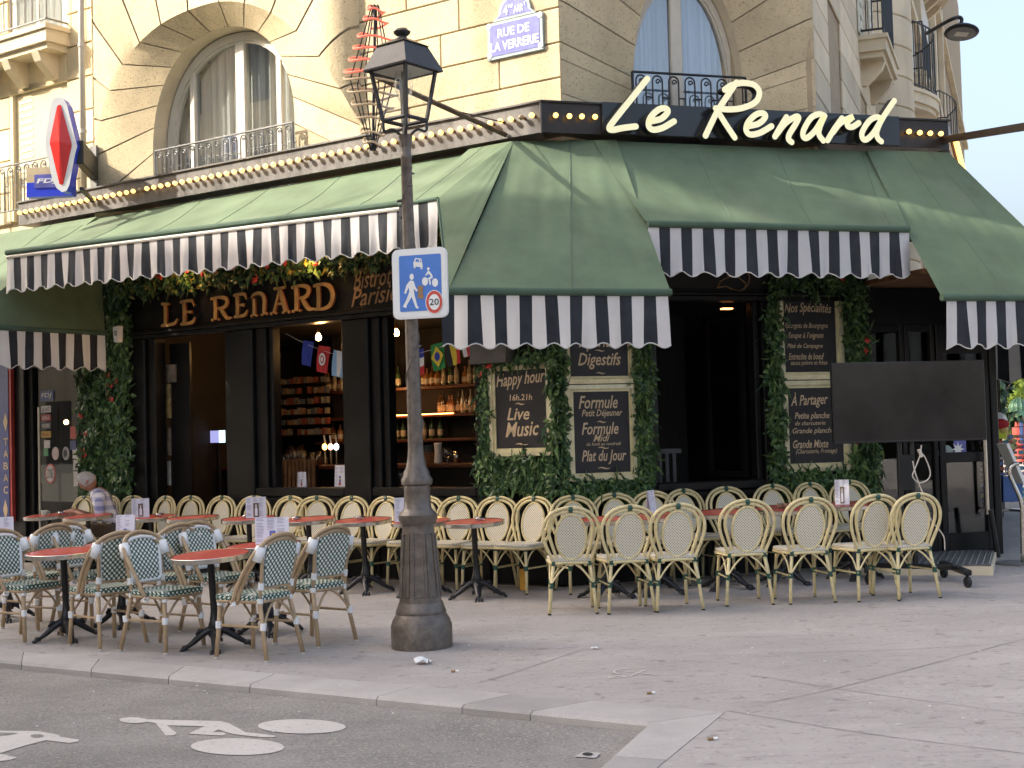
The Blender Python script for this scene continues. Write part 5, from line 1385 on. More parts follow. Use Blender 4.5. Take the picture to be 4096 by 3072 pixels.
# room behind the corner window: bench, table, plants
chb = thing('indoor_bench', 'grey slatted bench back inside the corner window', 'bench', FC.p(1.35, -1.0, .1))
for k in range(9): MB().fbox(FC, 1.02 + .085 * k, 1.06 + .085 * k, -1.02, -1.0, .5, 1.30).build('slat', iron_grey, chb)
MB().fbox(FC, 1.0, 1.80, -1.03, -.99, 1.30, 1.35).build('top_rail', iron_grey, chb)
MB().fbox(FC, 1.0, 1.80, -1.03, -.55, .44, .49).build('seat', iron_grey, chb)
for s_ in (1.03, 1.77): MB().fbox(FC, s_ - .03, s_ + .03, -1.03, -.6, .06, .44).build('leg', iron_grey, chb)

cl_ = thing('ceiling_spot', 'small warm ceiling light inside the corner window', 'lamp', FC.p(1.7, -.5, 2.9))
s_, z_ = FC.hit(q(2, 1, 1850, 978), -.5); P = FC.p(s_, -.5, min(z_, 2.84))
OFF[cl_.name] = P; cl_.location = P
MB().fbox(FC, s_ - .07, s_ + .07, -.55, -.45, P.z, P.z + .22).build('housing', iron, cl_)
MB().fbox(FC, s_ - .05, s_ + .06, -.54, -.46, P.z - .012, P.z).build('lens', emissive('ceiling_lens', (1, .5, .2), (1, .36, .10), 2.0), cl_)
wlt = thing('white_wall_siren', 'small white plastic alarm box fixed among the leaves left of the gold letters', 'alarm box', FL.p(-6.5, .2, 2.8))
s_, z_ = FL.hit(q(0, 1, 1025, 1230), .22); P = FL.p(s_, .2, z_); OFF[wlt.name] = P; wlt.location = P
MB().prism([P + FL.e * x + ZUP * z for x, z in ((-.05, .09), (.06, .10), (.045, -.10), (-.03, -.10))], nL * .07).build('case', enamel_w, wlt)
MB().prism([P + nL * .071 + FL.e * x + ZUP * z for x, z in ((-.02, .04), (.035, .045), (.03, -.02), (-.015, -.02))], nL * .004).build('panel', plaque_green, wlt)
# ---------------------------------------------------------------- framed menu boards
OUTER = {}
def board(F, outer, inner, lines, label, out=.05):
    (x0, y0), (x1, y1) = outer; (u0, v0), (u1, v1) = inner
    a0, zt = F.hit(D(x0, y0), out); a1, _ = F.hit(D(x1, (y0 + y1) / 2), out); _, zb = F.hit(D((x0 + x1) / 2, y1), out); _, zt = F.hit(D((x0 + x1) / 2, y0), out)
    a0 = F.hit(D(x0, (y0 + y1) / 2), out)[0]
    b0, b1 = F.hit(D(u0, (v0 + v1) / 2), out)[0], F.hit(D(u1, (v0 + v1) / 2), out)[0]
    yt, yb = F.hit(D((u0 + u1) / 2, v0), out)[1], F.hit(D((u0 + u1) / 2, v1), out)[1]
    t = thing('menu_board', label, 'menu board', F.p((a0 + a1) / 2, out, zb), 'framed menu boards on the wall')
    MB().fbox(F, b0 - .01, b1 + .01, out, out + .02, yb - .01, yt + .01).build('slate', chalk, t)
    # mitred, stepped frame
    for k, (o0, o1, i0, i1) in enumerate(((out, out + .05, 0.0, .62), (out + .001, out + .034, .62, 1.0))):
        def mixq(f): return (a0 + (b0 - a0) * f, a1 + (b1 - a1) * f, zb + (yb - zb) * f, zt + (yt - zt) * f)
        A, B = mixq(i0), mixq(i1)
        cA = [(A[0], A[2]), (A[1], A[2]), (A[1], A[3]), (A[0], A[3])]; cB = [(B[0], B[2]), (B[1], B[2]), (B[1], B[3]), (B[0], B[3])]
        for i in range(4):
            j = (i + 1) % 4; m_ = MB()
            f_ = [F.p(cA[i][0], o1 - .012, cA[i][1]), F.p(cA[j][0], o1 - .012, cA[j][1]), F.p(cB[j][0], o1, cB[j][1]), F.p(cB[i][0], o1, cB[i][1])]
            b_ = [F.p(cA[i][0], o0, cA[i][1]), F.p(cA[j][0], o0, cA[j][1]), F.p(cB[j][0], o0, cB[j][1]), F.p(cB[i][0], o0, cB[i][1])]
            m_.add(f_ + b_, [(0, 1, 2, 3), (0, 4, 5, 1), (2, 1, 5, 6), (3, 2, 6, 7), (0, 3, 7, 4)])
            m_.build('frame_rail', cream_frame, t)
    for (txt, fx0, fx1, fz0, fz1, kw) in lines:
        m_ = MB(); text_on(m_, F, txt, b0 + (b1 - b0) * fx0, b0 + (b1 - b0) * fx1, yb + (yt - yb) * fz0, yb + (yt - yb) * fz1, out + .0225, shear=kw.get('sh', .28), offset=kw.get('of', .014), slant=kw.get('sl', 0) * (yt - yb), arc=kw.get('arc', 0) * (yt - yb))
        m_.build('lettering', chalk_gold, t)
    OUTER[t.name] = (a0, a1, zb, zt)
    return t, F, (b0, b1, yb, yt), out
def squig(bd, fx, fz, w=.16):
    t, F, (b0, b1, yb, yt), out = bd; W, H = b1 - b0, yt - yb
    P = [F.p(b0 + W * (fx + w * (k / 10 - .5)), out + .024, yb + H * (fz + .008 * math.sin(k * .63))) for k in range(11)]
    MB().tube(P, [.002 + .006 * math.sin(PI * k / 10) for k in range(11)], 5).build('flourish', chalk_gold, t)
b1_ = board(FL, ((1060, 786), (1195, 985)), ((1074, 799), (1184, 968)), [('Happy hour', .02, .98, .74, .96, dict(sl=.04)), ('16h.21h', .28, .72, .61, .69, dict(sh=.1)), ('Live', .22, .66, .36, .52, {}), ('Music', .18, .84, .14, .33, dict(sl=.02))], 'chalk menu board reading Happy hour and Live Music')
squig(b1_, .48, .565, .18); squig(b1_, .5, .05, .24)
b2_ = board(FC, ((1214, 650), (1366, 829)), ((1228, 664), (1353, 813)), [('Desserts', .2, .8, .72, .86, {}), ('Apéritifs', .16, .86, .36, .62, {}), ('Digestifs', .14, .88, .10, .34, {})], 'chalk menu board reading Apéritifs and Digestifs half under the valance')
squig(b2_, .52, .37, .16); squig(b2_, .52, .045, .16)
b3_ = board(FC, ((1220, 831), (1372, 1038)), ((1238, 846), (1358, 1021)), [('Formule', .10, .80, .79, .95, {}), ('Petit Déjeuner', .15, .88, .67, .78, {}), ('Formule', .14, .80, .47, .62, {}), ('Midi', .34, .64, .385, .47, dict(sh=.4)), ('du lundi au vendredi', .22, .84, .335, .375, dict(of=.004)), ('Plat du Jour', .13, .93, .10, .28, {})], 'chalk menu board reading Formule and Plat du Jour under the Apéritifs board')
squig(b3_, .50, .625, .16); squig(b3_, .52, .305, .2); squig(b3_, .52, .055, .22)
b4_ = board(FC, ((1680, 632), (1819, 820)), ((1691, 646), (1803, 804)), [('Nos Spécialités', .03, .93, .76, .93, dict(arc=.02)), ('Escargots de Bourgogne', .03, .85, .58, .67, dict(of=.006)), ("Soupe à l'oignon", .08, .76, .44, .545, dict(of=.008)), ('Pâté de Campagne', .06, .74, .31, .39, dict(of=.008)), ('Entrecôte de boeuf', .08, .76, .17, .26, dict(of=.008)), ('sauce poivre et frites', .11, .82, .08, .16, dict(of=.006))], 'chalk menu board reading Nos Spécialités on the right wall')
b5_ = board(FC, ((1690, 822), (1834, 1018)), ((1701, 838), (1818, 1000)), [('À Partager', .06, .74, .72, .94, dict(sl=.02)), ('Petite planche', .12, .76, .565, .675, {}), ('de charcuterie', .12, .68, .505, .56, dict(of=.006)), ('Grande planche', .07, .84, .375, .47, dict(of=.008)), ('Grande Mixte', .07, .72, .20, .31, {}), ('(Charcuterie, Fromage)', .12, .88, .11, .19, dict(of=.006))], 'chalk menu board reading À Partager below the Nos Spécialités board')

# ---------------------------------------------------------------- ivy panels round the boards
def leaf(mb, P, n, up, L, W, m=0, bend=.25):
    """one pointed leaf: two halves folded along the midrib"""
    n = n.normalized(); t = (up - n * up.dot(n)); t = t.normalized() if t.length > 1e-4 else n.orthogonal().normalized(); w = n.cross(t)
    mid = P + t * L * .45 + n * L * bend * .4
    mb.add([P, P + t * L * .45 + w * W * .5 - n * W * .1, P + t * L - n * L * bend * .3, P + t * L * .45 - w * W * .5 - n * W * .1, mid], [(0, 1, 4), (1, 2, 4), (2, 3, 4), (3, 0, 4)], m)
def foliage(F, rects, holes, n, out0, depth, t, seed, mix=(leaf_a, leaf_b, leaf_c), size=(.045, .085), grass=0.25, weights=(5, 4, 2)):
    rr = random.Random(seed); ms = [MB() for _ in mix]; area = [(r[1] - r[0]) * (r[3] - r[2]) for r in rects]
    for _ in range(n):
        r = rr.choices(rects, area)[0]; s = rr.uniform(r[0], r[1]) + rr.gauss(0, .02); z = rr.uniform(r[2], r[3]) + rr.gauss(0, .02)
        if any(h[0] < s < h[1] and h[2] < z < h[3] for h in holes): continue
        clump = .5 + .5 * math.sin(s * 17 + seed) * math.sin(z * 13 + s * 5)
        o = out0 + depth * (clump * .6 + rr.random() * .5)
        mb_ = rr.choices(ms, weights)[0]
        nn = (F.n + F.e * rr.gauss(0, .6) + ZUP * rr.gauss(.25, .5))
        if rr.random() < grass:
            up = Vector((rr.gauss(0, .5), rr.gauss(0, .5), -1)) if rr.random() < .6 else Vector((rr.gauss(0, .6), rr.gauss(0, .6), 1))
            leaf(mb_, F.p(s, o, z), nn, up, rr.uniform(.10, .2), rr.uniform(.008, .016), 0, .5)
        else:
            up = F.e * rr.gauss(0, 1) + ZUP * rr.gauss(-.5, .8)
            L = rr.uniform(*size); leaf(mb_, F.p(s, o, z), nn, up, L, L * rr.uniform(.5, .85))
    for mb_, mt in zip(ms, mix):
        if mb_.f: mb_.build('leaves', mt, t)
def flowers(F, pts, t, seed, out):
    rr = random.Random(seed)
    for (s, z) in pts:
        m_ = MB(); P = F.p(s, out, z); leaf(m_, P, F.n + F.e * rr.gauss(0, .4), F.e * rr.gauss(0, .8) + ZUP * rr.uniform(-.6, 1), rr.uniform(.07, .11), rr.uniform(.05, .08))
        m_.tube([P, P + F.n * .05 + ZUP * .03], .004, 4); m_.build('flower', flower_m, t)
def brect(bd, e=.035): b0, b1, yb, yt = OUTER[bd[0].name]; return (b0 + .005, b1 - .005, yb + .005, yt - .005)
def rc(F, x0, y0, x1, y1, out=.08):
    a0, a1 = F.hit(D(x0, (y0 + y1) / 2), out)[0], F.hit(D(x1, (y0 + y1) / 2), out)[0]; zb, zt = F.hit(D((x0 + x1) / 2, y1), out)[1], F.hit(D((x0 + x1) / 2, y0), out)[1]
    return (a0, a1, zb, zt)
def ivy(F, name, label, rects, holes, n, seed, fl=(), depth=.10, size=(.045, .085), grass=.22, **k):
    r0 = rects[0]; t = thing(name, label, 'plant wall', F.p((r0[0] + r0[1]) / 2, .02, r0[2]), 'green plant panels on the front')
    for r in rects: MB().fbox(F, r[0] + .03, r[1] - .03, .038, .045, r[2] + .03, r[3] - .03).build('backing', leaf_b, t)
    foliage(F, rects, holes, n, .045, depth, t, seed, size=size, grass=grass, **k)
    if fl: flowers(F, [F.hit(D(*p), .2) for p in fl], t, seed, .19)
    return t
h_ = brect(b1_, .03)
ivy(FL, 'plant_panel', 'ivy panel round the Happy hour board', [rc(FL, 1040, 985, 1200, 1062), rc(FL, 1040, 770, 1066, 985), rc(FL, 1188, 735, 1201, 985), rc(FL, 1060, 765, 1195, 795)], [h_], 2600, 1, ((1048, 795), (1035, 815), (1055, 780)))
h2, h3 = brect(b2_, .03), brect(b3_, .03)
ivy(FC, 'plant_panel', 'ivy panel framing the Formule and Apéritifs boards', [rc(FC, 1213, 1035, 1402, 1085), rc(FC, 1366, 640, 1405, 1035), rc(FC, 1204, 640, 1222, 1035)], [h2, h3], 3000, 2)
h4, h5 = brect(b4_, .03), brect(b5_, .03)
ivy(FC, 'plant_panel', 'ivy and fern panel framing the two boards on the right wall', [rc(FC, 1665, 1010, 1895, 1095), rc(FC, 1816, 585, 1868, 830), rc(FC, 1828, 830, 1895, 1020), rc(FC, 1658, 640, 1692, 1015), rc(FC, 1662, 582, 1850, 640)], [h4, h5], 5200, 3, ((1868, 735), (1872, 765), (1822, 610), (1850, 960)), depth=.13, grass=.3)
ivy(FL, 'plant_panel', 'tall plant panel with red flowers behind the seated man', [rc(FL, 180, 780, 285, 1065), rc(FL, 232, 600, 282, 790)], [], 3800, 4, ((235, 835), (233, 815), (237, 850), (178, 905), (180, 940), (178, 975), (182, 990), (236, 865), (250, 830)), depth=.14, size=(.06, .12), grass=.35)
gl_ = thing('flower_garland', 'dark leafy garland with red flowers above the gold lettering', 'plant wall', FL.p(-4, .1, 3.5), 'green plant panels on the front')
MB().tube([FL.p(-6.2, .16, 3.50), FL.p(-.4, .16, 3.50)], .05, 8).build('backing', leaf_b, gl_)
foliage(FL, [(-6.3, -.4, 3.38, 3.72)], [], 2600, .06, .26, gl_, 5, mix=(leaf_a, leaf_b, leaf_y), weights=(4, 4, 2), size=(.05, .1), grass=.2)
flowers(FL, [FL.hit(D(x, y), .3) for x, y in ((345, 600), (352, 605), (410, 588), (440, 585), (470, 590), (580, 582), (560, 598), (620, 575), (690, 570), (800, 555), (505, 584))], gl_, 5, .32)
# spotlights over the garland (lit, warm)
for i, (x, y) in enumerate(((395, 565), (660, 548))):
    s_, z_ = FL.hit(D(x, y), .42); P = FL.p(s_, .42, min(z_, 3.72))
    sp = thing('spotlight', 'small black spotlight glowing over the %s half of the garland' % ('left', 'right')[i], 'lamp', P, 'spotlights under the awning')
    MB().lathe([(.03, 0), (.035, .02), (.03, .08), (.012, .09)], 10, P, ez=Vector((.2, -.5, 1)).normalized()).build('can', iron, sp)
    MB().lathe([(.001, -.002), (.026, -.002)], 10, P).build('lens', warm_lamp, sp)
    l = room_light(Vector((0, 0, -.04)), 2.2); l.name = 'spot_glow'; l.parent = sp
# grey box hung over the Happy hour board
ac = thing('wall_box', 'grey folded canvas hood above the Happy hour board', 'hood', FL.p(-.5, .1, 2.4))
c4 = [FL.hit(z5(*t), .25) for t in ((1910, 265), (2190, 255), (2190, 455), (1915, 475))]
c4[1] = (c4[1][0] + .05, c4[1][1]); c4[2] = (c4[2][0] + .05, c4[2][1])
MB().prism([FL.p(s, .06, z) for s, z in c4], nL * .18).build('hood', mottled('grey_canvas', (.085, .075, .065), .8, var=.15), ac)

# ---------------------------------------------------------------- tobacconist at the far left
tb = thing('tobacconist_front', 'dark tobacconist doorway with stickers on its glass at the left edge', 'shopfront', FL.p(-7.5, 0))
def mem(s0, s1, z0, z1, o0, o1, name, mat=black_wood): return MB().fbox(FL, s0, s1, o0, o1, z0, z1, bev=.008).build(name, mat, tb)
xs = {x: FL.hit(D(x, 950), 0)[0] for x in (32, 60, 66, 172, 182)}
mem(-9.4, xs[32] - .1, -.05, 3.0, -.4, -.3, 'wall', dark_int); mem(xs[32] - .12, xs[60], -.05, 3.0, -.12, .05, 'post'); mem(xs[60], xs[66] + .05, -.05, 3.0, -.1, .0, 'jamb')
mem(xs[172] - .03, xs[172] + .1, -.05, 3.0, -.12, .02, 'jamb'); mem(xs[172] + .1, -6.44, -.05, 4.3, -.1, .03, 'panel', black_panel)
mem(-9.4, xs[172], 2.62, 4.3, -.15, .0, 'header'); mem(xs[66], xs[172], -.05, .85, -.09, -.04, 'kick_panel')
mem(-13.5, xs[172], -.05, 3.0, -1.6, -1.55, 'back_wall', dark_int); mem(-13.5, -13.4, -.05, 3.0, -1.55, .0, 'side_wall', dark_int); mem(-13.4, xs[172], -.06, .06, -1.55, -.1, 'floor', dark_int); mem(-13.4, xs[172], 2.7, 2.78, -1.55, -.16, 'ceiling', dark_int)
MB().fbox(FL, xs[66], xs[172], -.06, -.052, .85, 2.62).build('pane', shop_glass, tb)
MB().tube([FL.p(*(lambda a: (a[0], .10, a[1]))(FL.hit(q(0, 2, 338, 200), .1))), FL.p(*(lambda a: (a[0], .10, a[1]))(FL.hit(q(0, 2, 352, 1250), .1)))], .022, 10).build('pull_bar', chrome, tb)
tb_blue, tb_red = mottled('tabac_blue', (.035, .06, .22), .4, var=.1), mottled('tabac_red', (.42, .05, .04), .45)
ts_ = thing('tabac_sign', 'tall blue upright sign with letters spelling TABAC at the left edge', 'shop sign', FL.p(-8.8, .1, .6))
a0, a1 = FL.hit(q(0, 2, -40, 600), .1)[0], FL.hit(q(0, 2, 100, 600), .1)[0]; zt_, zb_ = 3.0, FL.hit(q(0, 2, 100, 1190), .1)[1]
MB().fbox(FL, a0 - .2, a1, .05, .10, zb_, zt_).build('board', tb_red, ts_)
MB().fbox(FL, a0 - .18, a1 - .05, .10, .108, zb_ + .03, zt_ - .03).build('face', tb_blue, ts_)
for ch, y in zip('TABAC', (500, 603, 708, 810, 915)):
    s0, z0 = FL.hit(q(0, 2, 32, y + 32), .11); s1, z1 = FL.hit(q(0, 2, 70, y - 32), .11)
    m_ = MB(); text_on(m_, FL, ch, s0, s1, z0, z1, .112, shear=0, offset=.012); m_.build('letter', chalk_gold, ts_)
for yc, hh in ((330, 80), (1085, 90)):
    s0, z0 = FL.hit(q(0, 2, 48, yc), .11); m_ = MB(); zh = hh / 2.16 / 300
    m_.poly([FL.p(s0, .112, z0 + zh), FL.p(s0 - .045, .112, z0 + .02), FL.p(s0 - .045, .112, z0 - .02), FL.p(s0, .112, z0 - zh), FL.p(s0 + .045, .112, z0 - .02), FL.p(s0 + .045, .112, z0 + .02)]); m_.build('lozenge', chalk_gold, ts_)
def lab_sticker(x, y, w, h, base, txt, tcol, label, rnd_=False, name='window_sticker'):
    s, z = FL.hit(q(0, 2, x, y), -.03); W, H = w / 2.16 / 320 * 1.05, h / 2.16 / 315
    m_ = MB()
    if rnd_: m_.poly([FL.p(s + W / 2 * math.cos(2 * PI * k / 24), -.04, z + H / 2 * math.sin(2 * PI * k / 24)) for k in range(24)])
    else: m_.fbox(FL, s - W / 2, s + W / 2, -.046, -.04, z - H / 2, z + H / 2)
    o = tag(m_.build(name, base), label, 'sticker', 'stickers on the tobacconist glass')
    if txt:
        m_ = MB(); text_on(m_, FL, txt, s - W * .38, s + W * .38, z - H * .28, z + H * .28, -.036, shear=.15, offset=.01); m_.build('lettering', tcol, o)
    return o
st_dk = mottled('sticker_dark', (.05, .05, .06), .5); st_red = mottled('sticker_red', (.25, .02, .02), .5); st_yel = mottled('sticker_yellow', (.42, .26, .03), .5); st_wh = mottled('sticker_white', (.48, .45, .43), .6); st_bl = mottled('sticker_blue', (.03, .05, .16), .5); st_pk = mottled('sticker_pinkish', (.50, .38, .36), .6)
lab_sticker(397, 103, 185, 90, st_bl, 'FDJ', st_wh, 'blue sticker with the letters FDJ at the top of the tobacconist glass')
lab_sticker(390, 218, 135, 60, st_wh, 'LOVE', st_dk, 'grey oblong sticker second from the top on the glass')
lab_sticker(390, 292, 135, 58, st_red, 'Silko', st_wh, 'dark red oblong sticker third from the top on the glass')
lab_sticker(390, 362, 135, 58, st_dk, 'PARISIEN', st_wh, 'black oblong sticker above the yellow one on the glass')
lab_sticker(390, 436, 135, 58, st_yel, 'Winlot', st_red, 'yellow oblong sticker with red script on the glass')
lab_sticker(430, 775, 135, 180, sign_red, None, None, 'round white notice with a red ring low on the glass', True)
lab_sticker(430, 775, 112, 155, st_wh, 'ZONE', st_dk, 'white centre of the red ringed notice on the glass', True).location = nL * .004
lab_sticker(473, 600, 95, 118, st_pk, None, None, 'plain pale pink disc sticker on the glass', True)
o = lab_sticker(563, 600, 90, 120, st_wh, None, None, 'round grey sticker with a black star beside the pink disc', True)
s_, z_ = FL.hit(q(0, 2, 563, 600), -.034); m_ = MB(); m_.poly([FL.p(s_ + (.058 if k % 2 == 0 else .034) * math.cos(2 * PI * k / 20), -.034, z_ + (.075 if k % 2 == 0 else .04) * math.sin(2 * PI * k / 20)) for k in range(20)]); m_.build('star', st_dk, o)
for i, (x, y, w, h, mt, lab) in enumerate(((400, 520, 80, 70, st_wh, 'small blank paper above the green notice'), (390, 590, 60, 70, mottled('exit_green', (.05, .22, .10), .5), 'small green exit notice on the glass'), (640, 600, 60, 90, st_wh, 'white paper right of the star sticker'), (650, 700, 65, 90, st_wh, 'white rounded paper below the star sticker'), (650, 820, 65, 130, st_wh, 'long white paper at the lower right of the glass'), (630, 420, 90, 110, mottled('notice_red', (.36, .05, .03), .5), 'red notice at the right of the tobacconist glass'), (625, 530, 80, 80, st_bl, 'blue notice under the red one on the glass'))):
    lab_sticker(x, y, w, h, mt, None, None, lab)
tl = thing('wall_lamp_glow', 'small warm lamp glowing inside the tobacconist', 'lamp', FL.p(*(lambda a: (a[0], -.9, a[1]))(FL.hit(q(0, 2, 572, 330), -.9))))
MB().ball(OFF[tl.name], .035, 10).build('bulb', warm_lamp, tl)
MB().tube([OFF[tl.name], zq(OFF[tl.name], 3.0)], .004, 4).build('cord', rubber, tl)
# blue and red lozenge sign on its bracket, FDJ box below
lz = thing('lozenge_sign', 'red and white lozenge tobacconist sign with blue sides on a black bracket', 'shop sign', FL.p(-7, .9, 4.6))
PZ = 1.15
lc = [FL.hit(q(0, 0, *t), PZ) for t in ((505, 840), (470, 850), (440, 900), (395, 1190), (385, 1205), (470, 1590), (500, 1640), (540, 1658), (585, 1640), (660, 1290), (665, 1260), (590, 950), (555, 880))]
FZ_n = (nL * .86 + FL.e * .5).normalized(); FZ_e = Vector((-FZ_n.y, FZ_n.x, 0))
def lz_pt(x, y, d=0.0):                      # on the sign's own face, turned towards the crossing
    P0 = FL.p(FL.hit(q(0, 0, 520, 1230), PZ)[0], PZ, 0); dd = ray(*q(0, 0, x, y)); t = (P0 - EYEP).dot(FZ_n) / dd.dot(FZ_n); return EYEP + dd * t + FZ_n * d
out_ = [(500, 840), (545, 850), (580, 905), (655, 1215), (668, 1262), (650, 1330), (600, 1600), (575, 1650), (535, 1660), (490, 1625), (455, 1560), (390, 1270), (392, 1195), (440, 900), (465, 850)]
rim = [lz_pt(*t) for t in out_]
MB().prism([p - FZ_n * .16 for p in rim], FZ_n * .155).build('case', blue_plastic, lz)
MB().poly([p + FZ_n * .004 for p in rim]).build('face', white_plastic, lz)
red_ = [(510, 905), (530, 910), (620, 1235), (622, 1262), (550, 1590), (535, 1600), (515, 1590), (432, 1240), (436, 1200), (495, 920)]
m_ = MB(); rp = [lz_pt(*t, .008) for t in red_]; cen = lz_pt(527, 1232, .03); k = m_.add(rp + [lz_pt(525, 1225, .045)], [(i, (i + 1) % 10, 10) for i in range(10)]); m_.build('red_lozenge', red_plastic, lz)
bk0 = lz_pt(660, 1300, -.08); bk1 = FL.p(FL.hit(q(0, 0, 800, 1330), .28)[0], .26, bk0.z - .02)
mid = (bk0 + bk1) / 2; dv = (bk1 - bk0).normalized()
MB().box(mid, (bk1 - bk0).length, .10, .28, dv, Vector((-dv.y, dv.x, 0)), ZUP, bev=.01).build('bracket', iron, lz)
MB().box(bk1 + ZUP * .02, .03, .12, .55, nL, FL.e, ZUP).build('wall_plate', iron_grey, lz)
fd = thing('lottery_box_sign', 'blue and cream box sign reading FDJ below the lozenge', 'shop sign', FL.p(-7.6, .9, 4.55))
def fd_pt(x, y, d=0.0):
    P0 = FL.p(FL.hit(q(0, 0, 380, 1560), 1.0)[0], 1.0, 0); dd = ray(*q(0, 0, x, y)); t = (P0 - EYEP).dot(FZ_n) / dd.dot(FZ_n); return EYEP + dd * t + FZ_n * d
yel_pl = mottled('cream_sign_plastic', (.66, .52, .30), .35)
zt_ = fd_pt(240, 1450).z; zm_ = fd_pt(240, 1580).z; zb_ = fd_pt(240, 1690).z; p0, p1 = fd_pt(228, 1500), fd_pt(620, 1560)
def fbx(z0, z1, mat, name, e=0.0): MB().prism([zq(p0, z0) - FZ_n * (.14 - e), zq(p1, z0) - FZ_n * (.14 - e), zq(p1, z0) + FZ_n * e, zq(p0, z0) + FZ_n * e], (0, 0, z1 - z0)).build(name, mat, fd)
fbx(zm_, zt_, yel_pl, 'upper_case'); fbx(zb_ - .02, zm_, blue_plastic, 'lower_case', .002)
FF = Frame(zq(p0, 0), (p1 - p0).normalized() if False else Vector(((p1 - p0).x, (p1 - p0).y, 0)).normalized(), FZ_n)
ln_ = Vector(((p1 - p0).x, (p1 - p0).y, 0)).length
MB().fbox(FF, ln_ * .18, ln_ * .75, .004, .010, zm_ - .07, zt_ - .09).build('logo_panel', plaque_blue, fd)
m_ = MB(); text_on(m_, FF, 'FDJ', ln_ * .23, ln_ * .70, zm_ - .03, zt_ - .14, .012, shear=.15, offset=.03); m_.build('lettering', enamel_w, fd)
MB().box((bk0 + bk1) / 2 - ZUP * .42, (bk1 - bk0).length * .8, .04, .04, dv, Vector((-dv.y, dv.x, 0)), ZUP).build('bracket', iron, fd)
# ---------------------------------------------------------------- street plaque
plq = thing('street_plaque', 'blue enamel street plaque reading RUE DE LA VERRERIE with an arched top', 'street sign', FL.p(-.3, .03, 5.4))
a0, a1, zb_, zt_ = -.672, .018, 5.37, 5.755
MB().fbox(FL, a0, a1, .004, .03, zb_, zt_, bev=.006).build('border', plaque_green, plq)
MB().fbox(FL, a0 + .04, a1 - .04, .03, .034, zb_ + .035, zt_ - .03).build('panel', plaque_blue, plq)
ac_ = (a0 + a1) / 2
m_ = MB(); arc = [(ac_ - .27, zt_ + .005)] + [(ac_ + .20 * math.cos(t), zt_ + .06 + .19 * math.sin(t)) for t in [PI - PI * k / 14 for k in range(15)]] + [(ac_ + .27, zt_ + .005)]
m_.prism([FL.p(s, .004, z) for s, z in arc], nL * .024); m_.build('cap_border', plaque_green, plq)
arc2 = [(ac_ - .22, zt_ + .03)] + [(ac_ + .165 * math.cos(t), zt_ + .07 + .15 * math.sin(t)) for t in [PI - PI * k / 14 for k in range(15)]] + [(ac_ + .22, zt_ + .03)]
MB().poly([FL.p(s, .031, z) for s, z in arc2]).build('cap_panel', plaque_blue, plq)
for txt, s0, s1, z0, z1 in (('RUE DE', a0 + .14, a1 - .16, 5.585, 5.675), ('LA VERRERIE', a0 + .05, a1 - .05, 5.45, 5.545), ('4', ac_ - .13, ac_ - .07, 5.80, 5.90), ('ME', ac_ - .065, ac_ - .01, 5.865, 5.90), ('ARR', ac_ + .0, ac_ + .12, 5.805, 5.88), ('T', ac_ + .125, ac_ + .145, 5.86, 5.89)):
    m_ = MB(); text_on(m_, FL, txt, s0, s1, z0, z1, .037, shear=0, offset=.022); m_.build('lettering', enamel_w, plq)
for s0, z0 in ((a0 + .03, zb_ + .05), (a1 - .03, zb_ + .05), (a0 + .03, zt_ - .03), (a1 - .03, zt_ - .03), (ac_, zt_ + .24)):
    MB().lathe([(.03, .03), (.03, .036), (.014, .037), (.012, .042)], 12, FL.p(s0, 0, z0), ex=FL.e, ey=ZUP, ez=nL).build('rosette', enamel_w, plq)
# ---------------------------------------------------------------- rope-light cone on an arm from the fascia corner
cn = thing('spiral_light_cone', 'red and cream rope light coiled round a hanging double cone frame', 'light sculpture', FL.p(-.6, 1.9, 4.6))
def cpt(x, y, Y): return at_y(*q(1, 0, x, y), Y)
CY = 12.35
cx, ct = 1015, 0
axT, axM, axB = cpt(1030, 45, CY), cpt(1000, 700, CY), cpt(1010, 1300, CY)
MB().tube([axT, axB], .013, 6).build('spine', iron, cn)
rW = (cpt(1300, 700, CY) - cpt(1010, 700, CY)).length * .9
for k in range(6):
    a = 2 * PI * k / 6 + .3; m = axM + Vector((math.cos(a), math.sin(a), 0)) * rW * .72
    MB().tube([axT + Vector((math.cos(a), math.sin(a), 0)) * .03, m, axB + Vector((math.cos(a), math.sin(a), 0)) * .02], .006, 5).build('rib', iron, cn)
def coil(t0, t1, turns, rad, mat, name):
    n = int(turns * 22); P = []
    for i in range(n + 1):
        f = i / n; t = t0 + (t1 - t0) * f
        C_ = axT + (axB - axT) * t; r_ = rad(t); a = 2 * PI * turns * f + 2.0
        P.append(C_ + Vector((math.cos(a) * r_, math.sin(a) * r_, .012 * math.sin(3 * a) + r_ * .22 * math.sin(a))))
    MB().tube(P, .0105, 7).build(name, mat, cn, smooth=True)
rad = lambda t: rW * (.22 + .78 * min(t / .46, 1)) if t < .5 else rW * (1 - .80 * (t - .5) / .5)
coil(.0, .15, 2.0, rad, neon_red, 'red_coil'); coil(.19, .50, 3.8, rad, neon_red, 'red_coil'); coil(.48, .82, 3.9, rad, neon_dim, 'cream_coil'); coil(.85, 1.0, 2.2, rad, neon_dim, 'cream_coil')
aj = zq(A3, 4.60) + nL * .0 - dL * .0
arm0 = FL.p(FL.hit(q(1, 0, 2160, 1185), .32)[0], .32, ZB + .03); arm1 = axM + ZUP * .06
MB().tube([arm0, arm0 + (arm1 - arm0) * .5, arm1], .028, 4).build('arm', mottled('rusty_steel', (.13, .085, .06), .6, .3, .4, .4, 9), cn)
MB().tube([arm0 + ZUP * .12 - nL * .0, arm0 + (arm1 - arm0) * .45], .006, 4).build('stay', iron, cn)
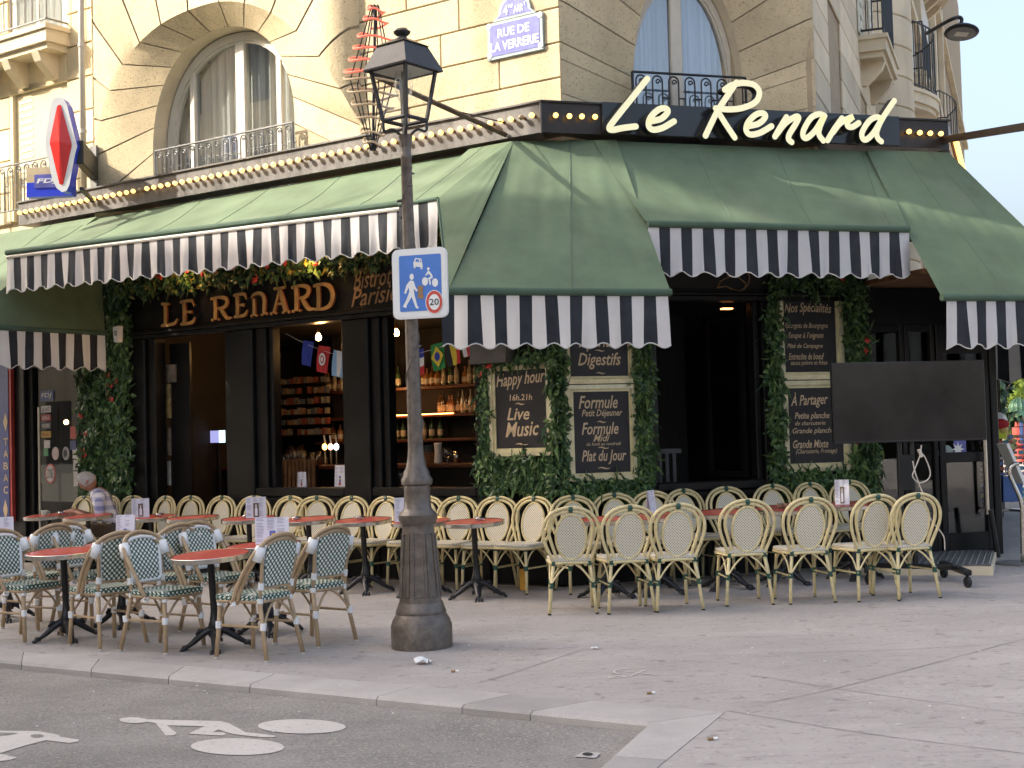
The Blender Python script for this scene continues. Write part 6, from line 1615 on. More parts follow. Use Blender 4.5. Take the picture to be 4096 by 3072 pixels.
# ---------------------------------------------------------------- cast-iron street lamp
LP = G(*D(912, 1397)); LP = Vector((LP.x, LP.y, gz(LP.x, LP.y)))
lamp = thing('street_lamp', 'old cast iron street lamp with a four sided lantern', 'street lamp', LP)
ax = at_y(*D(880, 60), LP.y); LH = ax.z - LP.z
def lz_(y): return at_y(*D(890, y), LP.y).z
def rad_(w): return w / 2 * 1.8517 / FPX * LP.y
prof = [(rad_(132), LP.z - .02), (rad_(132), lz_(1350)), (rad_(128), lz_(1345)), (rad_(124), lz_(1338)), (rad_(108), lz_(1325)), (rad_(110), lz_(1322)), (rad_(106), lz_(1316)), (rad_(94), lz_(1300))]
MB().lathe(prof, 28, Vector((LP.x, LP.y, 0))).build('plinth', cast_iron, lamp, smooth=True, sharp=R(40))
m_ = MB(); n8 = 8
def oct_ring(r, z): return [Vector((LP.x + r * math.cos(2 * PI * (k + .5) / n8), LP.y + r * math.sin(2 * PI * (k + .5) / n8), z)) for k in range(n8)]
rings = [oct_ring(rad_(96), lz_(1300)), oct_ring(rad_(88), lz_(1250)), oct_ring(rad_(72), lz_(1140)), oct_ring(rad_(72), lz_(1132))]
for a, b in zip(rings[:-1], rings[1:]):
    for k in range(n8): m_.quad(a[k], a[(k + 1) % n8], b[(k + 1) % n8], b[k])
ped = m_.build('pedestal', cast_iron, lamp)
for k in range(n8):                                     # raised borders on the eight faces
    A, B = rings[0][k], rings[0][(k + 1) % n8]; Cc, Dd = rings[2][(k + 1) % n8], rings[2][k]
    def mixp(u, v): return (A * (1 - u) + B * u) * (1 - v) + (Dd * (1 - u) + Cc * u) * v
    nrm = (B - A).cross(Dd - A).normalized(); pts = [mixp(u, v) + nrm * .003 for u, v in ((.18, .08), (.82, .08), (.80, .92), (.20, .92))]
    MB().tube(pts, .006, 5, closed=True).build('border', cast_iron, ped)
prof = [(rad_(74), lz_(1132)), (rad_(84), lz_(1122)), (rad_(84), lz_(1112)), (rad_(70), lz_(1104)), (rad_(60), lz_(1098)), (rad_(58), lz_(1080)), (rad_(56), lz_(1062)), (rad_(58), lz_(1056)), (rad_(56), lz_(1050)), (rad_(66), lz_(1046)), (rad_(68), lz_(1036)), (rad_(58), lz_(1028)), (rad_(56), lz_(1020)), (rad_(44), lz_(1008)), (rad_(36), lz_(985)), (rad_(33), lz_(965))]
MB().lathe(prof, 24, Vector((LP.x, LP.y, 0))).build('collar', cast_iron, lamp, smooth=True, sharp=R(40))
prof = [(rad_(33), lz_(965)), (rad_(30), lz_(800)), (rad_(28), lz_(650)), (rad_(26), lz_(500)), (rad_(23), lz_(345)), (rad_(26), lz_(342)), (rad_(26), lz_(336)), (rad_(22), lz_(332)), (rad_(24), lz_(315)), (rad_(30), lz_(300)), (rad_(32), lz_(292)), (rad_(20), lz_(290))]
sh = MB().lathe(prof, 20, Vector((LP.x, LP.y, 0))).build('shaft', cast_iron, lamp, smooth=True, sharp=R(40))
# climbing vine relief
v_ = MB(); P = []
for i in range(120):
    f = i / 119; z = lz_(960) + (lz_(360) - lz_(960)) * f; r = rad_(33 - 10 * f) + .001; a = f * 2 * PI * 3.2 - 1.4
    P.append(Vector((LP.x + math.cos(a) * r, LP.y + math.sin(a) * r, z)))
v_.tube(P, .006, 5)
rr = random.Random(4)
for i in range(6, 118, 5):
    d = Vector((P[i].x - LP.x, P[i].y - LP.y, 0)).normalized(); leaf(v_, P[i], d, Vector((rr.gauss(0, 1), rr.gauss(0, 1), rr.uniform(-.3, 1))), rr.uniform(.035, .055), rr.uniform(.02, .03), 0, .1)
v_.build('vine_relief', cast_iron, sh)
# lantern: base corners at z1, top corners at z2, turned so that one corner faces us
zl1, zl2, zr1, zr2 = lz_(260), lz_(152), lz_(151), lz_(101)
rot = R(8)
r1, r2, r3, r4 = rad_(95), rad_(152), rad_(174), rad_(111)
def sqr(r, z, o=0): return [Vector((LP.x + r * 1.0 * math.cos(rot + PI / 2 * k), LP.y + r * 1.0 * math.sin(rot + PI / 2 * k), z)) for k in range(4)]
b4, t4, e4, k4 = sqr(r1, zl1), sqr(r2 * .93, zl2), sqr(r3, zr1), sqr(r4, zr2)
lan = MB()
for k in range(4): lan.tube([b4[k], t4[k]], .016, 4)
lan.tube(b4, .016, 4, closed=True); lan.tube(t4, .014, 4, closed=True)
ln = lan.build('lantern_frame', lamp_dark, lamp)
for k in range(4): MB().poly([b4[k], b4[(k + 1) % 4], t4[(k + 1) % 4], t4[k]]).build('pane', lamp_glass, ln)
rf_ = MB()
zk = lz_(84); c2 = sqr(r4 * 1.08, lz_(100)); c3 = sqr(r4 * .35, zk)
for k in range(4):
    j = (k + 1) % 4; rf_.quad(e4[k], e4[j], k4[j], k4[k]); rf_.quad(c2[k], c2[j], c3[j], c3[k]); rf_.quad(k4[k], k4[j], c2[j], c2[k])
    lo = Vector((0, 0, -.014)); rf_.quad(e4[k], e4[k] + lo, e4[j] + lo, e4[j]); rf_.quad(e4[k] + lo, t4[k], t4[j], e4[j] + lo)
rf_.build('lantern_roof', lamp_dark, lamp)
MB().poly([p - Vector((0, 0, .01)) for p in t4]).build('reflector', white_paint, ln)
cx_ = Vector((LP.x, LP.y, 0))
MB().lathe([(rad_(26), zk - .01), (rad_(20), zk + .02), (rad_(36), lz_(72)), (rad_(38), lz_(68)), (rad_(30), lz_(66)), (rad_(24), lz_(62)), (.001, lz_(61))], 16, cx_).build('chimney', lamp_dark, lamp, smooth=True, sharp=R(40))
br = MB()
for k in range(4):
    c = b4[k] - cx_; d = Vector((c.x, c.y, 0))
    br.tube(smoothpath([b4[k], cx_ + d * .95 + ZUP * (zl1 - .08), cx_ + d * .55 + ZUP * (lz_(288) + .03), cx_ + d * .12 + ZUP * (lz_(296))], 5), .011, 6)
br.build('cradle', lamp_dark, lamp, smooth=True)
MB().tube([cx_ + ZUP * lz_(295), cx_ + ZUP * (zl1 + .38)], .016, 8).build('burner_pipe', iron_grey, lamp)
MB().lathe([(.018, 0), (.05, .05), (.07, .14), (.06, .26), (.03, .34)], 12, cx_ + ZUP * (zl1 + .12)).build('mantle_glass', lamp_glass, lamp, smooth=True)
lamp.rotation_euler = (0, -R(.5), 0)                    # it leans a little
# ---------------------------------------------------------------- shared-zone traffic sign clamped to the lamp
SY = LP.y - rad_(30) - .085
sgt = thing('traffic_sign', 'blue shared zone sign with walker, bicycle, car and a red ringed 20', 'traffic sign', Vector((LP.x, SY, 2.3)))
sp_o = at_y(*q(1, 1, 1415, 780), SY); th = R(-17)
FS = Frame(Vector((sp_o.x, sp_o.y, 0)), Vector((math.cos(th), math.sin(th), 0)), Vector((math.sin(th), -math.cos(th), 0)))
def sh_(x, y, o=0.0): return FS.hit(q(1, 1, x, y), o)
xl, xr = sh_(1178, 780)[0], sh_(1650, 780)[0]; zt_, zb_ = sh_(1415, 485)[1], sh_(1415, 1092)[1]
roll_ = .0
def rrect(x0, x1, z0, z1, r, o):
    P = []
    for cx0, cz0, a0 in ((x1 - r, z1 - r, 0), (x0 + r, z1 - r, PI / 2), (x0 + r, z0 + r, PI), (x1 - r, z0 + r, 1.5 * PI)):
        for k in range(6): a = a0 + PI / 2 * k / 5; P.append(FS.p(cx0 + r * math.cos(a), o, cz0 + r * math.sin(a)))
    return P
MB().prism(rrect(xl, xr, zb_, zt_, .05, -.03), FS.n * .028).build('rim', white_plastic, sgt)
MB().poly(rrect(xl + .012, xr - .012, zb_ + .012, zt_ - .012, .042, .001)).build('border', enamel_w, sgt)
MB().poly(rrect(xl + .058, xr - .042, zb_ + .055, zt_ - .05, .012, .004)).build('field', sign_blue, sgt)
def spoly(pts, mat, name, o=.007): return MB().poly([FS.p(*(lambda h: (h[0], o, h[1]))(sh_(x, y, o))) for x, y in pts]).build(name, mat, sgt)
def sdisc(x, y, rx, ry, mat, name, o=.007): return spoly([(x + rx * math.cos(2 * PI * k / 28), y + ry * math.sin(2 * PI * k / 28)) for k in range(28)], mat, name, o)
spoly([(1375, 570), (1428, 575), (1438, 620), (1441, 640), (1436, 668), (1424, 668), (1422, 650), (1378, 644), (1376, 660), (1364, 658), (1358, 615), (1362, 605)], enamel_w, 'car_symbol')
spoly([(1382, 580), (1422, 584), (1427, 606), (1376, 601)], sign_blue, 'car_window', .009)
sdisc(1413, 593, 7, 8, enamel_w, 'driver', .011)
sdisc(1460, 772, 26, 36, enamel_w, 'wheel'); sdisc(1547, 782, 26, 36, enamel_w, 'wheel'); sdisc(1489, 664, 11, 14, enamel_w, 'rider_head')
spoly([(1485, 680), (1500, 685), (1522, 715), (1528, 740), (1505, 752), (1512, 800), (1500, 802), (1492, 755), (1480, 748), (1510, 730), (1495, 705), (1470, 722), (1462, 718)], enamel_w, 'rider_symbol')
sdisc(1345, 733, 18, 27, enamel_w, 'walker_head')
spoly([(1330, 765), (1362, 768), (1378, 820), (1398, 850), (1385, 862), (1362, 835), (1372, 900), (1395, 985), (1408, 1000), (1395, 1008), (1380, 1000), (1345, 905), (1300, 985), (1300, 1005), (1268, 992), (1300, 930), (1325, 860), (1318, 825), (1295, 880), (1280, 875), (1300, 805)], enamel_w, 'walker_symbol')
spoly([(1398, 808), (1445, 812), (1440, 880), (1450, 895), (1445, 925), (1395, 915), (1400, 880)], gold_thin, 'old_sticker_scrap')
sdisc(1540, 950, 76, 104, enamel_w, 'limit_rim'); sdisc(1540, 950, 70, 97, sign_red, 'limit_ring', .009); sdisc(1540, 950, 48, 68, enamel_w, 'limit_disc', .011)
m_ = MB(); s0, z0 = sh_(1500, 980, .012); s1, z1 = sh_(1580, 918, .012); text_on(m_, FS, '20', s0, s1, z0, z1, .0135, shear=0, offset=.012); m_.build('limit_number', sign_black, sgt)
for z_ in (zt_ - .1, zb_ + .1):
    MB().tube([Vector((LP.x + rad_(34) * math.cos(a), LP.y + rad_(34) * math.sin(a), z_)) for a in [2 * PI * k / 16 for k in range(16)]], .012, 5, closed=True).build('clamp', iron_grey, sgt)
    MB().box(Vector((LP.x + .02, LP.y - rad_(30) - .015, z_)), .05, .05, .04).build('clamp_arm', iron_grey, sgt)
# ---------------------------------------------------------------- bistro chairs and tables
def mir(path): return [Vector((-p[0], p[1], p[2])) for p in reversed(path)]
def V3(l): return [Vector(p) for p in l]
def seat_slab(hw, d0, d1, z0, z1, r=.07, crown=.006):
    """rounded seat outline, returned as rings for a soft cushion"""
    pts = []
    for cx, cy, a0 in ((hw - r, d1 - r, 0), (-hw + r, d1 - r, PI / 2), (-hw * .9 + r, d0 + r, PI), (hw * .9 - r, d0 + r, 1.5 * PI)):
        for k in range(5): a = a0 + PI / 2 * k / 4; pts.append((cx + r * math.cos(a), cy + r * math.sin(a)))
    m_ = MB(); n = len(pts); cy = (d0 + d1) / 2
    def ring(f, z): return [Vector((x * f, cy + (y - cy) * f, z)) for x, y in pts]
    rg = [ring(.97, z0), ring(1.0, z0 + .006), ring(1.0, z1 - .008), ring(.97, z1), ring(.5, z1 + crown)]
    vs = [p for r_ in rg for p in r_] + [Vector((0, cy, z1 + crown))]
    fs = [(i * n + k, i * n + (k + 1) % n, (i + 1) * n + (k + 1) % n, (i + 1) * n + k) for i in range(4) for k in range(n)]
    fs += [(4 * n + k, 4 * n + (k + 1) % n, 5 * n) for k in range(n)] + [tuple(reversed(range(n)))]
    m_.add(vs, fs); return m_, [Vector((x, y, 0)) for x, y in pts]
def uv_seat(v): return (v.x + (v.z if abs(v.x) > .19 else 0), v.y + v.z * 1.0)
def wrap(mb, P, d, r, L, m=0): d = Vector(d).normalized(); mb.tube([Vector(P) - d * L / 2, Vector(P) + d * L / 2], r, 7, m)
def cane_chair():
    t = thing('cane_chair', 'pale rattan chair', 'chair')
    m_, ol = seat_slab(.205, -.20, .205, .438, .468); m_.build('seat', weave_seat, t, uvf=uv_seat)
    MB().tube([p * .98 + Vector((0, 0, .428)) for p in ol], .013, 6, closed=True).build('seat_frame', rattan, t, smooth=True)
    RL = [(.150, -.175, .44), (.200, -.245, 0)]; FLg = [(.165, .165, .43), (.185, .195, 0)]
    for s in (-1, 1):
        for a, b in (RL, FLg):
            A, B = Vector((a[0] * s, a[1], a[2])), Vector((b[0] * s, b[1], b[2]))
            l = MB().tube([A, A * .5 + B * .5 + Vector((.004 * s, 0, 0)), B + Vector((0, 0, .006))], .0145, 8).build('leg', rattan, t, smooth=True)
            MB().tube([B, B + Vector((0, 0, .012))], .015, 8).build('foot_cap', rubber, l)
    h1 = V3([(-.150, -.18, .40), (-.170, -.185, .47), (-.215, -.205, .58), (-.238, -.228, .68), (-.225, -.245, .77), (-.17, -.258, .845), (-.09, -.266, .885), (0, -.268, .897)])
    h2 = V3([(-.118, -.178, .40), (-.128, -.183, .47), (-.162, -.203, .58), (-.188, -.225, .68), (-.180, -.240, .765), (-.14, -.252, .825), (-.075, -.259, .857), (0, -.261, .866)])
    for h in (h1, h2): MB().tube(smoothpath(h + mir(h)[1:], 3), .0145, 7).build('back_hoop', rattan, t, smooth=True)
    def ov(f, o=0.0): return [Vector((.128 * f * math.cos(a), -.2275 - (.192 * f * math.sin(a)) * .19 + o, .648 + .192 * f * math.sin(a))) for a in [2 * PI * k / 28 for k in range(28)]]
    MB().tube(ov(1.0), .012, 6, closed=True).build('back_ring', rattan, t, smooth=True)
    pn = MB(); r1_ = ov(.97, .004); r2_ = ov(.97, -.004); pn.poly(r1_); pn.poly(list(reversed(r2_)))
    pn.build('back_panel', weave_cream, t, uvf=lambda v: (v.x, v.z))
    for s in (-1, 1):
        for A, B in ((Vector((.192 * s, -.225, .24)), Vector((.02 * s, -.19, .425))), (Vector((.178 * s, .185, .24)), Vector((.02 * s, .19, .425)))):
            MB().tube(smoothpath([A, A * .45 + B * .55 + Vector((0, 0, .02)), B], 3), .0085, 6).build('brace', rattan, t, smooth=True)
        A, B = Vector((.185 * s, -.215, .24)), Vector((.175 * s, .18, .24)); MB().tube([A, B], .0085, 6).build('stretcher', rattan, t)
        M = Vector((.185 * s, 0, .42)); MB().tube(smoothpath([A, (A + M) / 2 + Vector((0, -.03, .03)), M, (B + M) / 2 + Vector((0, .03, .03)), B], 3), .0075, 5).build('side_brace', rattan, t)
    bd = MB(); bd.tube([Vector((-.017, -.265, .882)), Vector((.017, -.265, .882))], [.029, .029], 8, flat=1.0)
    bd.build('binding', bind_green, t)
    for s in (-1, 1):
        for P, d, L in (((.150 * s, -.183, .425), (0, -.1, 1), .034), ((.178 * s, -.213, .243), (0, -.1, 1), .045), ((.166 * s, .172, .42), (0, 0, 1), .034), ((.176 * s, .182, .243), (0, 0, 1), .045)):
            b_ = MB(); wrap(b_, P, d, .021, L); b_.build('binding', bind_green, t)
    note_kids(t); return t
def green_chair():
    t = thing('woven_chair', 'green and white chair', 'chair')
    m_, ol = seat_slab(.215, -.20, .215, .425, .468, .05, .004); m_.build('seat', weave_greenseat, t, uvf=uv_seat)
    MB().tube([p * .96 + Vector((0, 0, .418)) for p in ol], .012, 6, closed=True).build('seat_frame', rattan_b, t, smooth=True)
    for s in (-1, 1):
        for a, b in (((.165, -.18, .44), (.205, -.27, 0)), ((.18, .175, .42), (.20, .205, 0))):
            A, B = Vector((a[0] * s, a[1], a[2])), Vector((b[0] * s, b[1], b[2]))
            l = MB().tube([A, B + Vector((0, 0, .006))], .0165, 8).build('leg', rattan_b, t, smooth=True)
            MB().tube([B, B + Vector((0, 0, .012))], .017, 8).build('foot_cap', piping_m, l)
    h1 = V3([(-.222, .03, .40), (-.232, -.03, .52), (-.238, -.12, .66), (-.225, -.195, .77), (-.165, -.245, .85), (-.08, -.268, .887), (0, -.274, .897)])
    h2 = V3([(-.205, .0, .40), (-.214, -.055, .52), (-.216, -.14, .66), (-.200, -.205, .75), (-.148, -.246, .823), (-.072, -.264, .857), (0, -.269, .866)])
    for h in (h1, h2): MB().tube(smoothpath(h + mir(h)[1:], 3), .0155, 7).build('back_hoop', rattan_b, t, smooth=True)
    for s in (-1, 1): MB().tube(smoothpath(V3([(.165 * s, -.18, .43), (.170 * s, -.205, .58), (.190 * s, -.235, .74)]), 3), .0145, 7).build('upright', rattan_b, t, smooth=True)
    ou = [(-.125, .525), (.125, .525), (.145, .56), (.160, .66), (.170, .76), (.155, .815), (.10, .845), (0, .855), (-.10, .845), (-.155, .815), (-.170, .76), (-.160, .66), (-.145, .56)]
    def bp(x, z, o=0.0): return Vector((x, -.195 - (z - .50) * .19 + o, z))
    pn = MB(); pn.poly([bp(x, z, .008) for x, z in ou]); pn.poly([bp(x, z, -.008) for x, z in reversed(ou)]); pn.build('back_panel', weave_green, t, uvf=lambda v: (v.x, v.z))
    MB().tube([bp(x * 1.03, .69 + (z - .69) * 1.03, .012) for x, z in ou], .013, 6, closed=True).build('panel_edge', bind_white, t, smooth=True)
    MB().tube([bp(-.16, .515, -.004), bp(.16, .515, -.004)], .011, 6).build('back_rail', rattan_b, t)
    for s in (-1, 1):
        w = MB(); w.tube([Vector((.205 * s, -.195, .715)), Vector((.196 * s, -.232, .815))], [.044, .040], 8, flat=.85); w.build('shoulder_wrap', bind_white, t, smooth=True)
        for P, d, L, r in (((.167 * s, -.198, .53), (0, -.15, 1), .05, .023), ((.166 * s, -.185, .425), (0, -.15, 1), .035, .022), ((.187 * s, -.228, .245), (0, -.15, 1), .05, .023), ((.181 * s, .18, .405), (0, 0, 1), .04, .023), ((.19 * s, .19, .245), (0, 0, 1), .05, .023), ((.215 * s, .02, .405), (0, .3, 1), .035, .024)):
            b_ = MB(); wrap(b_, P, d, r, L); b_.build('binding', bind_white, t)
        for A, B in ((Vector((.188 * s, -.23, .24)), Vector((.02 * s, -.19, .41))), (Vector((.188 * s, .19, .24)), Vector((.02 * s, .195, .41)))):
            MB().tube(smoothpath([A, A * .45 + B * .55 + Vector((0, 0, .025)), B], 3), .0095, 6).build('brace', rattan_b, t, smooth=True)
        A, B = Vector((.185 * s, -.22, .24)), Vector((.185 * s, .185, .24)); MB().tube([A, B], .0095, 6).build('stretcher', rattan_b, t)
    note_kids(t); return t
def bistro_table(r):
    t = thing('bistro_table', 'round red table', 'table')
    MB().lathe([(.001, .726), (r - .012, .726)], 48).build('top', table_red, t)
    MB().lathe([(r - .06, .690), (r - .004, .690), (r, .694), (r, .727), (r - .004, .730), (r - .014, .7275)], 48, cap=False).build('rim', chrome, t, smooth=True, sharp=R(40))
    MB().lathe([(.001, .688), (r - .05, .688)], 32).build('underside', black_metal, t)
    MB().lathe([(.06, .69), (.028, .66), (.026, .30), (.03, .27), (.040, .22), (.052, .185), (.046, .16), (.062, .13), (.05, .10)], 16).build('column', black_metal, t, smooth=True)
    for k in range(4):
        a = PI / 4 + PI / 2 * k; d = Vector((math.cos(a), math.sin(a), 0)); w = Vector((-d.y, d.x, 0))
        f = MB(); f.tube(smoothpath([d * .025 + ZUP * .16, d * .085 + ZUP * .135, d * .165 + ZUP * .075, d * .225 + ZUP * .035], 4), [.036, .037, .038, .038, .037, .036, .034, .032, .030, .027, .025, .023, .024], 7, flat=.75)
        for j in (-1, 0, 1): f.tube([d * .215 + w * .014 * j + ZUP * .036, d * .245 + w * .026 * j + ZUP * .034, d * .272 + w * .032 * j + ZUP * .009], [.018, .016, .008], 5)
        f.tube([d * .08 + ZUP * .150, d * .12 + ZUP * .158, d * .145 + ZUP * .125], [.016, .017, .010], 5)
        f.build('foot', iron, t, smooth=True)
    note_kids(t); return t
def yaw(f): return math.atan2(-f.x, f.y)
def on_ground(P): return Vector((P.x, P.y, gz(P.x, P.y)))
first = {}
def place(kind, maker, P, rz, label, group):
    P = on_ground(P)
    if kind not in first:
        o = maker(); first[kind] = o; o.location = P; o.rotation_euler = (0, 0, rz)
    else: o = copy_tree(first[kind], P, rz)
    o['label'] = label; o['group'] = group
    return o
ORD = ['first', 'second', 'third', 'fourth', 'fifth', 'sixth', 'seventh', 'eighth', 'ninth', 'tenth', 'eleventh', 'twelfth', 'thirteenth', 'fourteenth', 'fifteenth', 'sixteenth']
gB, gF, gG = 'pale cane chairs along the wall', 'pale cane chairs with their backs to us', 'green and white woven chairs by the kerb'
rr = random.Random(21)
back_left = (182, 240, 290, 357, 417, 483, 560, 632, 700, 770, 840, 925, 1003, 1085, 1155)
notes_l = {0: 'pale cane chair under the seated man', 1: 'pale cane chair just right of the seated man', 11: 'pale cane chair half hidden behind the lamp post', 12: 'pale cane chair just right of the lamp post by the wall', 14: 'pale cane wall chair at the corner below the Happy hour board'}
for i, x in enumerate(back_left):
    s_, z_ = FL.hit(D(x, 1077), .18)
    place('cane', cane_chair, FL.p(s_, .45 + rr.uniform(-.02, .05)), yaw(nL) + rr.gauss(0, .10), notes_l.get(i, 'pale cane chair along the left wall, %s from the seated man' % ORD[max(i - 1, 0)]), gB)
for i, x in enumerate((1230, 1320, 1405, 1485, 1570, 1667, 1755, 1830)):
    s_, z_ = FC.hit(D(x, 1070), .18)
    place('cane', cane_chair, FC.p(s_, .45 + rr.uniform(-.02, .05)), yaw(nC) + rr.gauss(0, .10), 'pale cane chair facing us along the corner wall, %s from its left end' % ORD[i], gB)
fr7 = [((2208, 2461), (2395, 2458)), ((2441, 2459), (2618, 2451)), ((2636, 2451), (2814, 2442)), ((2927, 2427), (3095, 2420)), ((3169, 2419), (3334, 2413)), ((3445, 2409.5), (3586, 2399)), ((3593, 2403.5), (3743, 2396.6))]
for i, (a, b) in enumerate(fr7):
    A, B = G(*a), G(*b); d = (B - A); d.z = 0; d.normalize(); f = Vector((-d.y, d.x, 0))
    f = (f + (-nC) * .9).normalized()
    M = (A + B) / 2 + f * .245
    place('cane', cane_chair, M, yaw(f) + rr.gauss(0, .05), 'pale cane chair seen from behind, %s from the lamp post in the front row' % ORD[i], gF)
def zl(x, y): return (x / 1.536, 2000 + y / 1.536)
fR, fLft = -dL, dL
greens = [((156, 857), fR, 'green woven chair cut by the left picture edge, facing right'), ((1019, 916), fR, 'green woven chair nearest the kerb, showing its white edged back panel'), ((1360, 800), fR, 'green woven chair in the second row behind the middle round table, facing right'), ((560, 772), fR, 'green woven chair in the second row in front of the seated man, facing right'),
          ((650, 888), fLft, 'green woven chair turned left between the two near round tables'), ((1576, 958), fLft, 'green woven chair with its back to us at the right of the near table'), ((1920, 874), fLft, 'green woven chair farthest right, closest to the lamp post'), ((995, 800), fLft, 'green woven chair behind the white edged chair, turned left'), ((228, 778), fLft, 'green woven chair in the second row near the left edge, turned left')]
for i, (p, f, lab) in enumerate(greens):
    place('green', green_chair, G(*zl(*p)), yaw(f) + rr.gauss(0, .05) + (.10 if f is fR else -.02), lab, gG)
gT, gTn = 'small round tables along the wall', 'round tables among the green chairs'
near = [((415, 858), 'round red table with nothing on it near the left edge'), ((1332, 915), 'round red table in front of the woven chairs nearest the lamp post'), ((1655, 818), 'round red table carrying the wide menu card'), ((765, 772), 'round red table carrying the tilted menu card behind the near chairs'), ((50, 735), 'round red table cut by the left picture edge')]
tabs = {}
for i, (p, lab) in enumerate(near): tabs['n%d' % i] = place('tableL', lambda: bistro_table(.305), G(*zl(*p)), yaw(nL) + rr.uniform(-.3, .3), lab, gTn)
tl_ = [((205, 2094), 'round wall table with the coffee cup, left of the man'), ((365, 2095), 'round wall table directly in front of the seated man'), ((612, 2093), 'round wall table with an ashtray and the bottle menu card'), ((781, 2091), 'empty round wall table right of the bottle menu card'), ((1003, 2092), 'round wall table behind the wide white menu card'), ((1246, 2088), 'round wall table under the middle bar window'), ((1461, 2085), 'round wall table with an ashtray left of the lamp post'), ((1690, 2092), 'round wall table hidden behind the lamp post'), ((1903, 2096), 'round wall table with an ashtray right of the lamp post')]
for i, (p, lab) in enumerate(tl_):
    s_ = FL.hit(p, 1.0)[0]; P = FL.p(s_, 1.0); tabs['l%d' % i] = place('tableS', lambda: bistro_table(.29), P, yaw(nL) + rr.uniform(-.3, .3), lab, gT)
tc_ = [((2418, 2110), 'round table behind the first front chair by the lamp post'), ((2631, 2104), 'round table with the thin upright menu card'), ((2904, 2092), 'round table between the third and fourth front chairs'), ((3132, 2087), 'round table with brown cups before the corner window'), ((3412, 2079), 'round table with the bottle menu card at the right end')]
for i, (p, lab) in enumerate(tc_):
    s_ = FC.hit(p, 1.06)[0]; P = FC.p(s_, 1.06); tabs['c%d' % i] = place('tableS', None, P, yaw(nC) + rr.uniform(-.3, .3), lab, gT)
for o_ in tabs.values():                                  # they stand a little askew on the sloping pavement
    up = Vector((rr.gauss(-.028, .012), rr.gauss(-.05, .010), 1)).normalized()
    o_.rotation_euler = (ZUP.rotation_difference(up) @ Matrix.Rotation(o_.rotation_euler.z, 3, 'Z').to_quaternion()).to_euler(); o_.location.z -= .004
# ---- things on the tables
ASH = [None]
pinkish = glass('smoked_ashtray_glass', (.75, .55, .52), .05, .25)
def on_table(key, dx, dy):
    t = tabs[key]; n = t.rotation_euler.to_matrix() @ ZUP; c = t.location + n * .7275
    return Vector((c.x + dx, c.y + dy, c.z - (n.x * dx + n.y * dy) / n.z))
def ashtray(key, dx, dy, label):
    P = on_table(key, dx, dy)
    o = MB().lathe([(.05, 0), (.055, .01), (.052, .032), (.044, .032), (.04, .010), (.001, .008)], 12).build('ashtray', pinkish, None, smooth=True); o.location = P + Vector((0, 0, .001))
    return tag(o, label, 'ashtray', 'glass ashtrays on the tables')
ashtray('l0', .16, .02, 'pinkish glass ashtray beside the coffee cup'); ashtray('l2', .1, 0, 'pinkish glass ashtray on the table right of the bottle menu card'); ashtray('l4', -.02, .02, 'pinkish glass ashtray on the table behind the wide menu card'); ashtray('l5', -.12, .02, 'pinkish glass ashtray under the middle bar window'); ashtray('l6', -.03, .06, 'pinkish glass ashtray on the table left of the lamp post'); ashtray('l8', .06, .05, 'pinkish glass ashtray on the table right of the lamp post'); ashtray('c4', .14, 0, 'pinkish glass ashtray beside the menu card at the right end')
cp = thing('coffee_cup', 'pale green coffee cup on the table left of the man', 'cup', on_table('l0', -.03, -.05))
cup_m = mottled('pale_green_cup', (.50, .56, .46), .3, var=.04)
MB().lathe([(.025, 0), (.034, .02), (.041, .055), (.042, .065), (.038, .06), (.03, .02), (.001, .012)], 16, OFF[cp.name]).build('bowl', cup_m, cp, smooth=True)
MB().tube([OFF[cp.name] + Vector((.04, 0, .05)), OFF[cp.name] + Vector((.065, 0, .045)), OFF[cp.name] + Vector((.06, 0, .025)), OFF[cp.name] + Vector((.037, 0, .02))], .005, 6).build('handle', cup_m, cp)
for i in range(3):
    P = on_table('c3', -.04 + .05 * i, -.03); o = MB().lathe([(.022, 0), (.03, .05), (.026, .05), (.018, .008)], 10).build('brown_cup', cup_brown, None, smooth=True); o.location = P
    tag(o, 'small brown cup, %s of three in a row before the corner window' % ('left', 'middle', 'right')[i], 'cup', 'brown cups on a table')
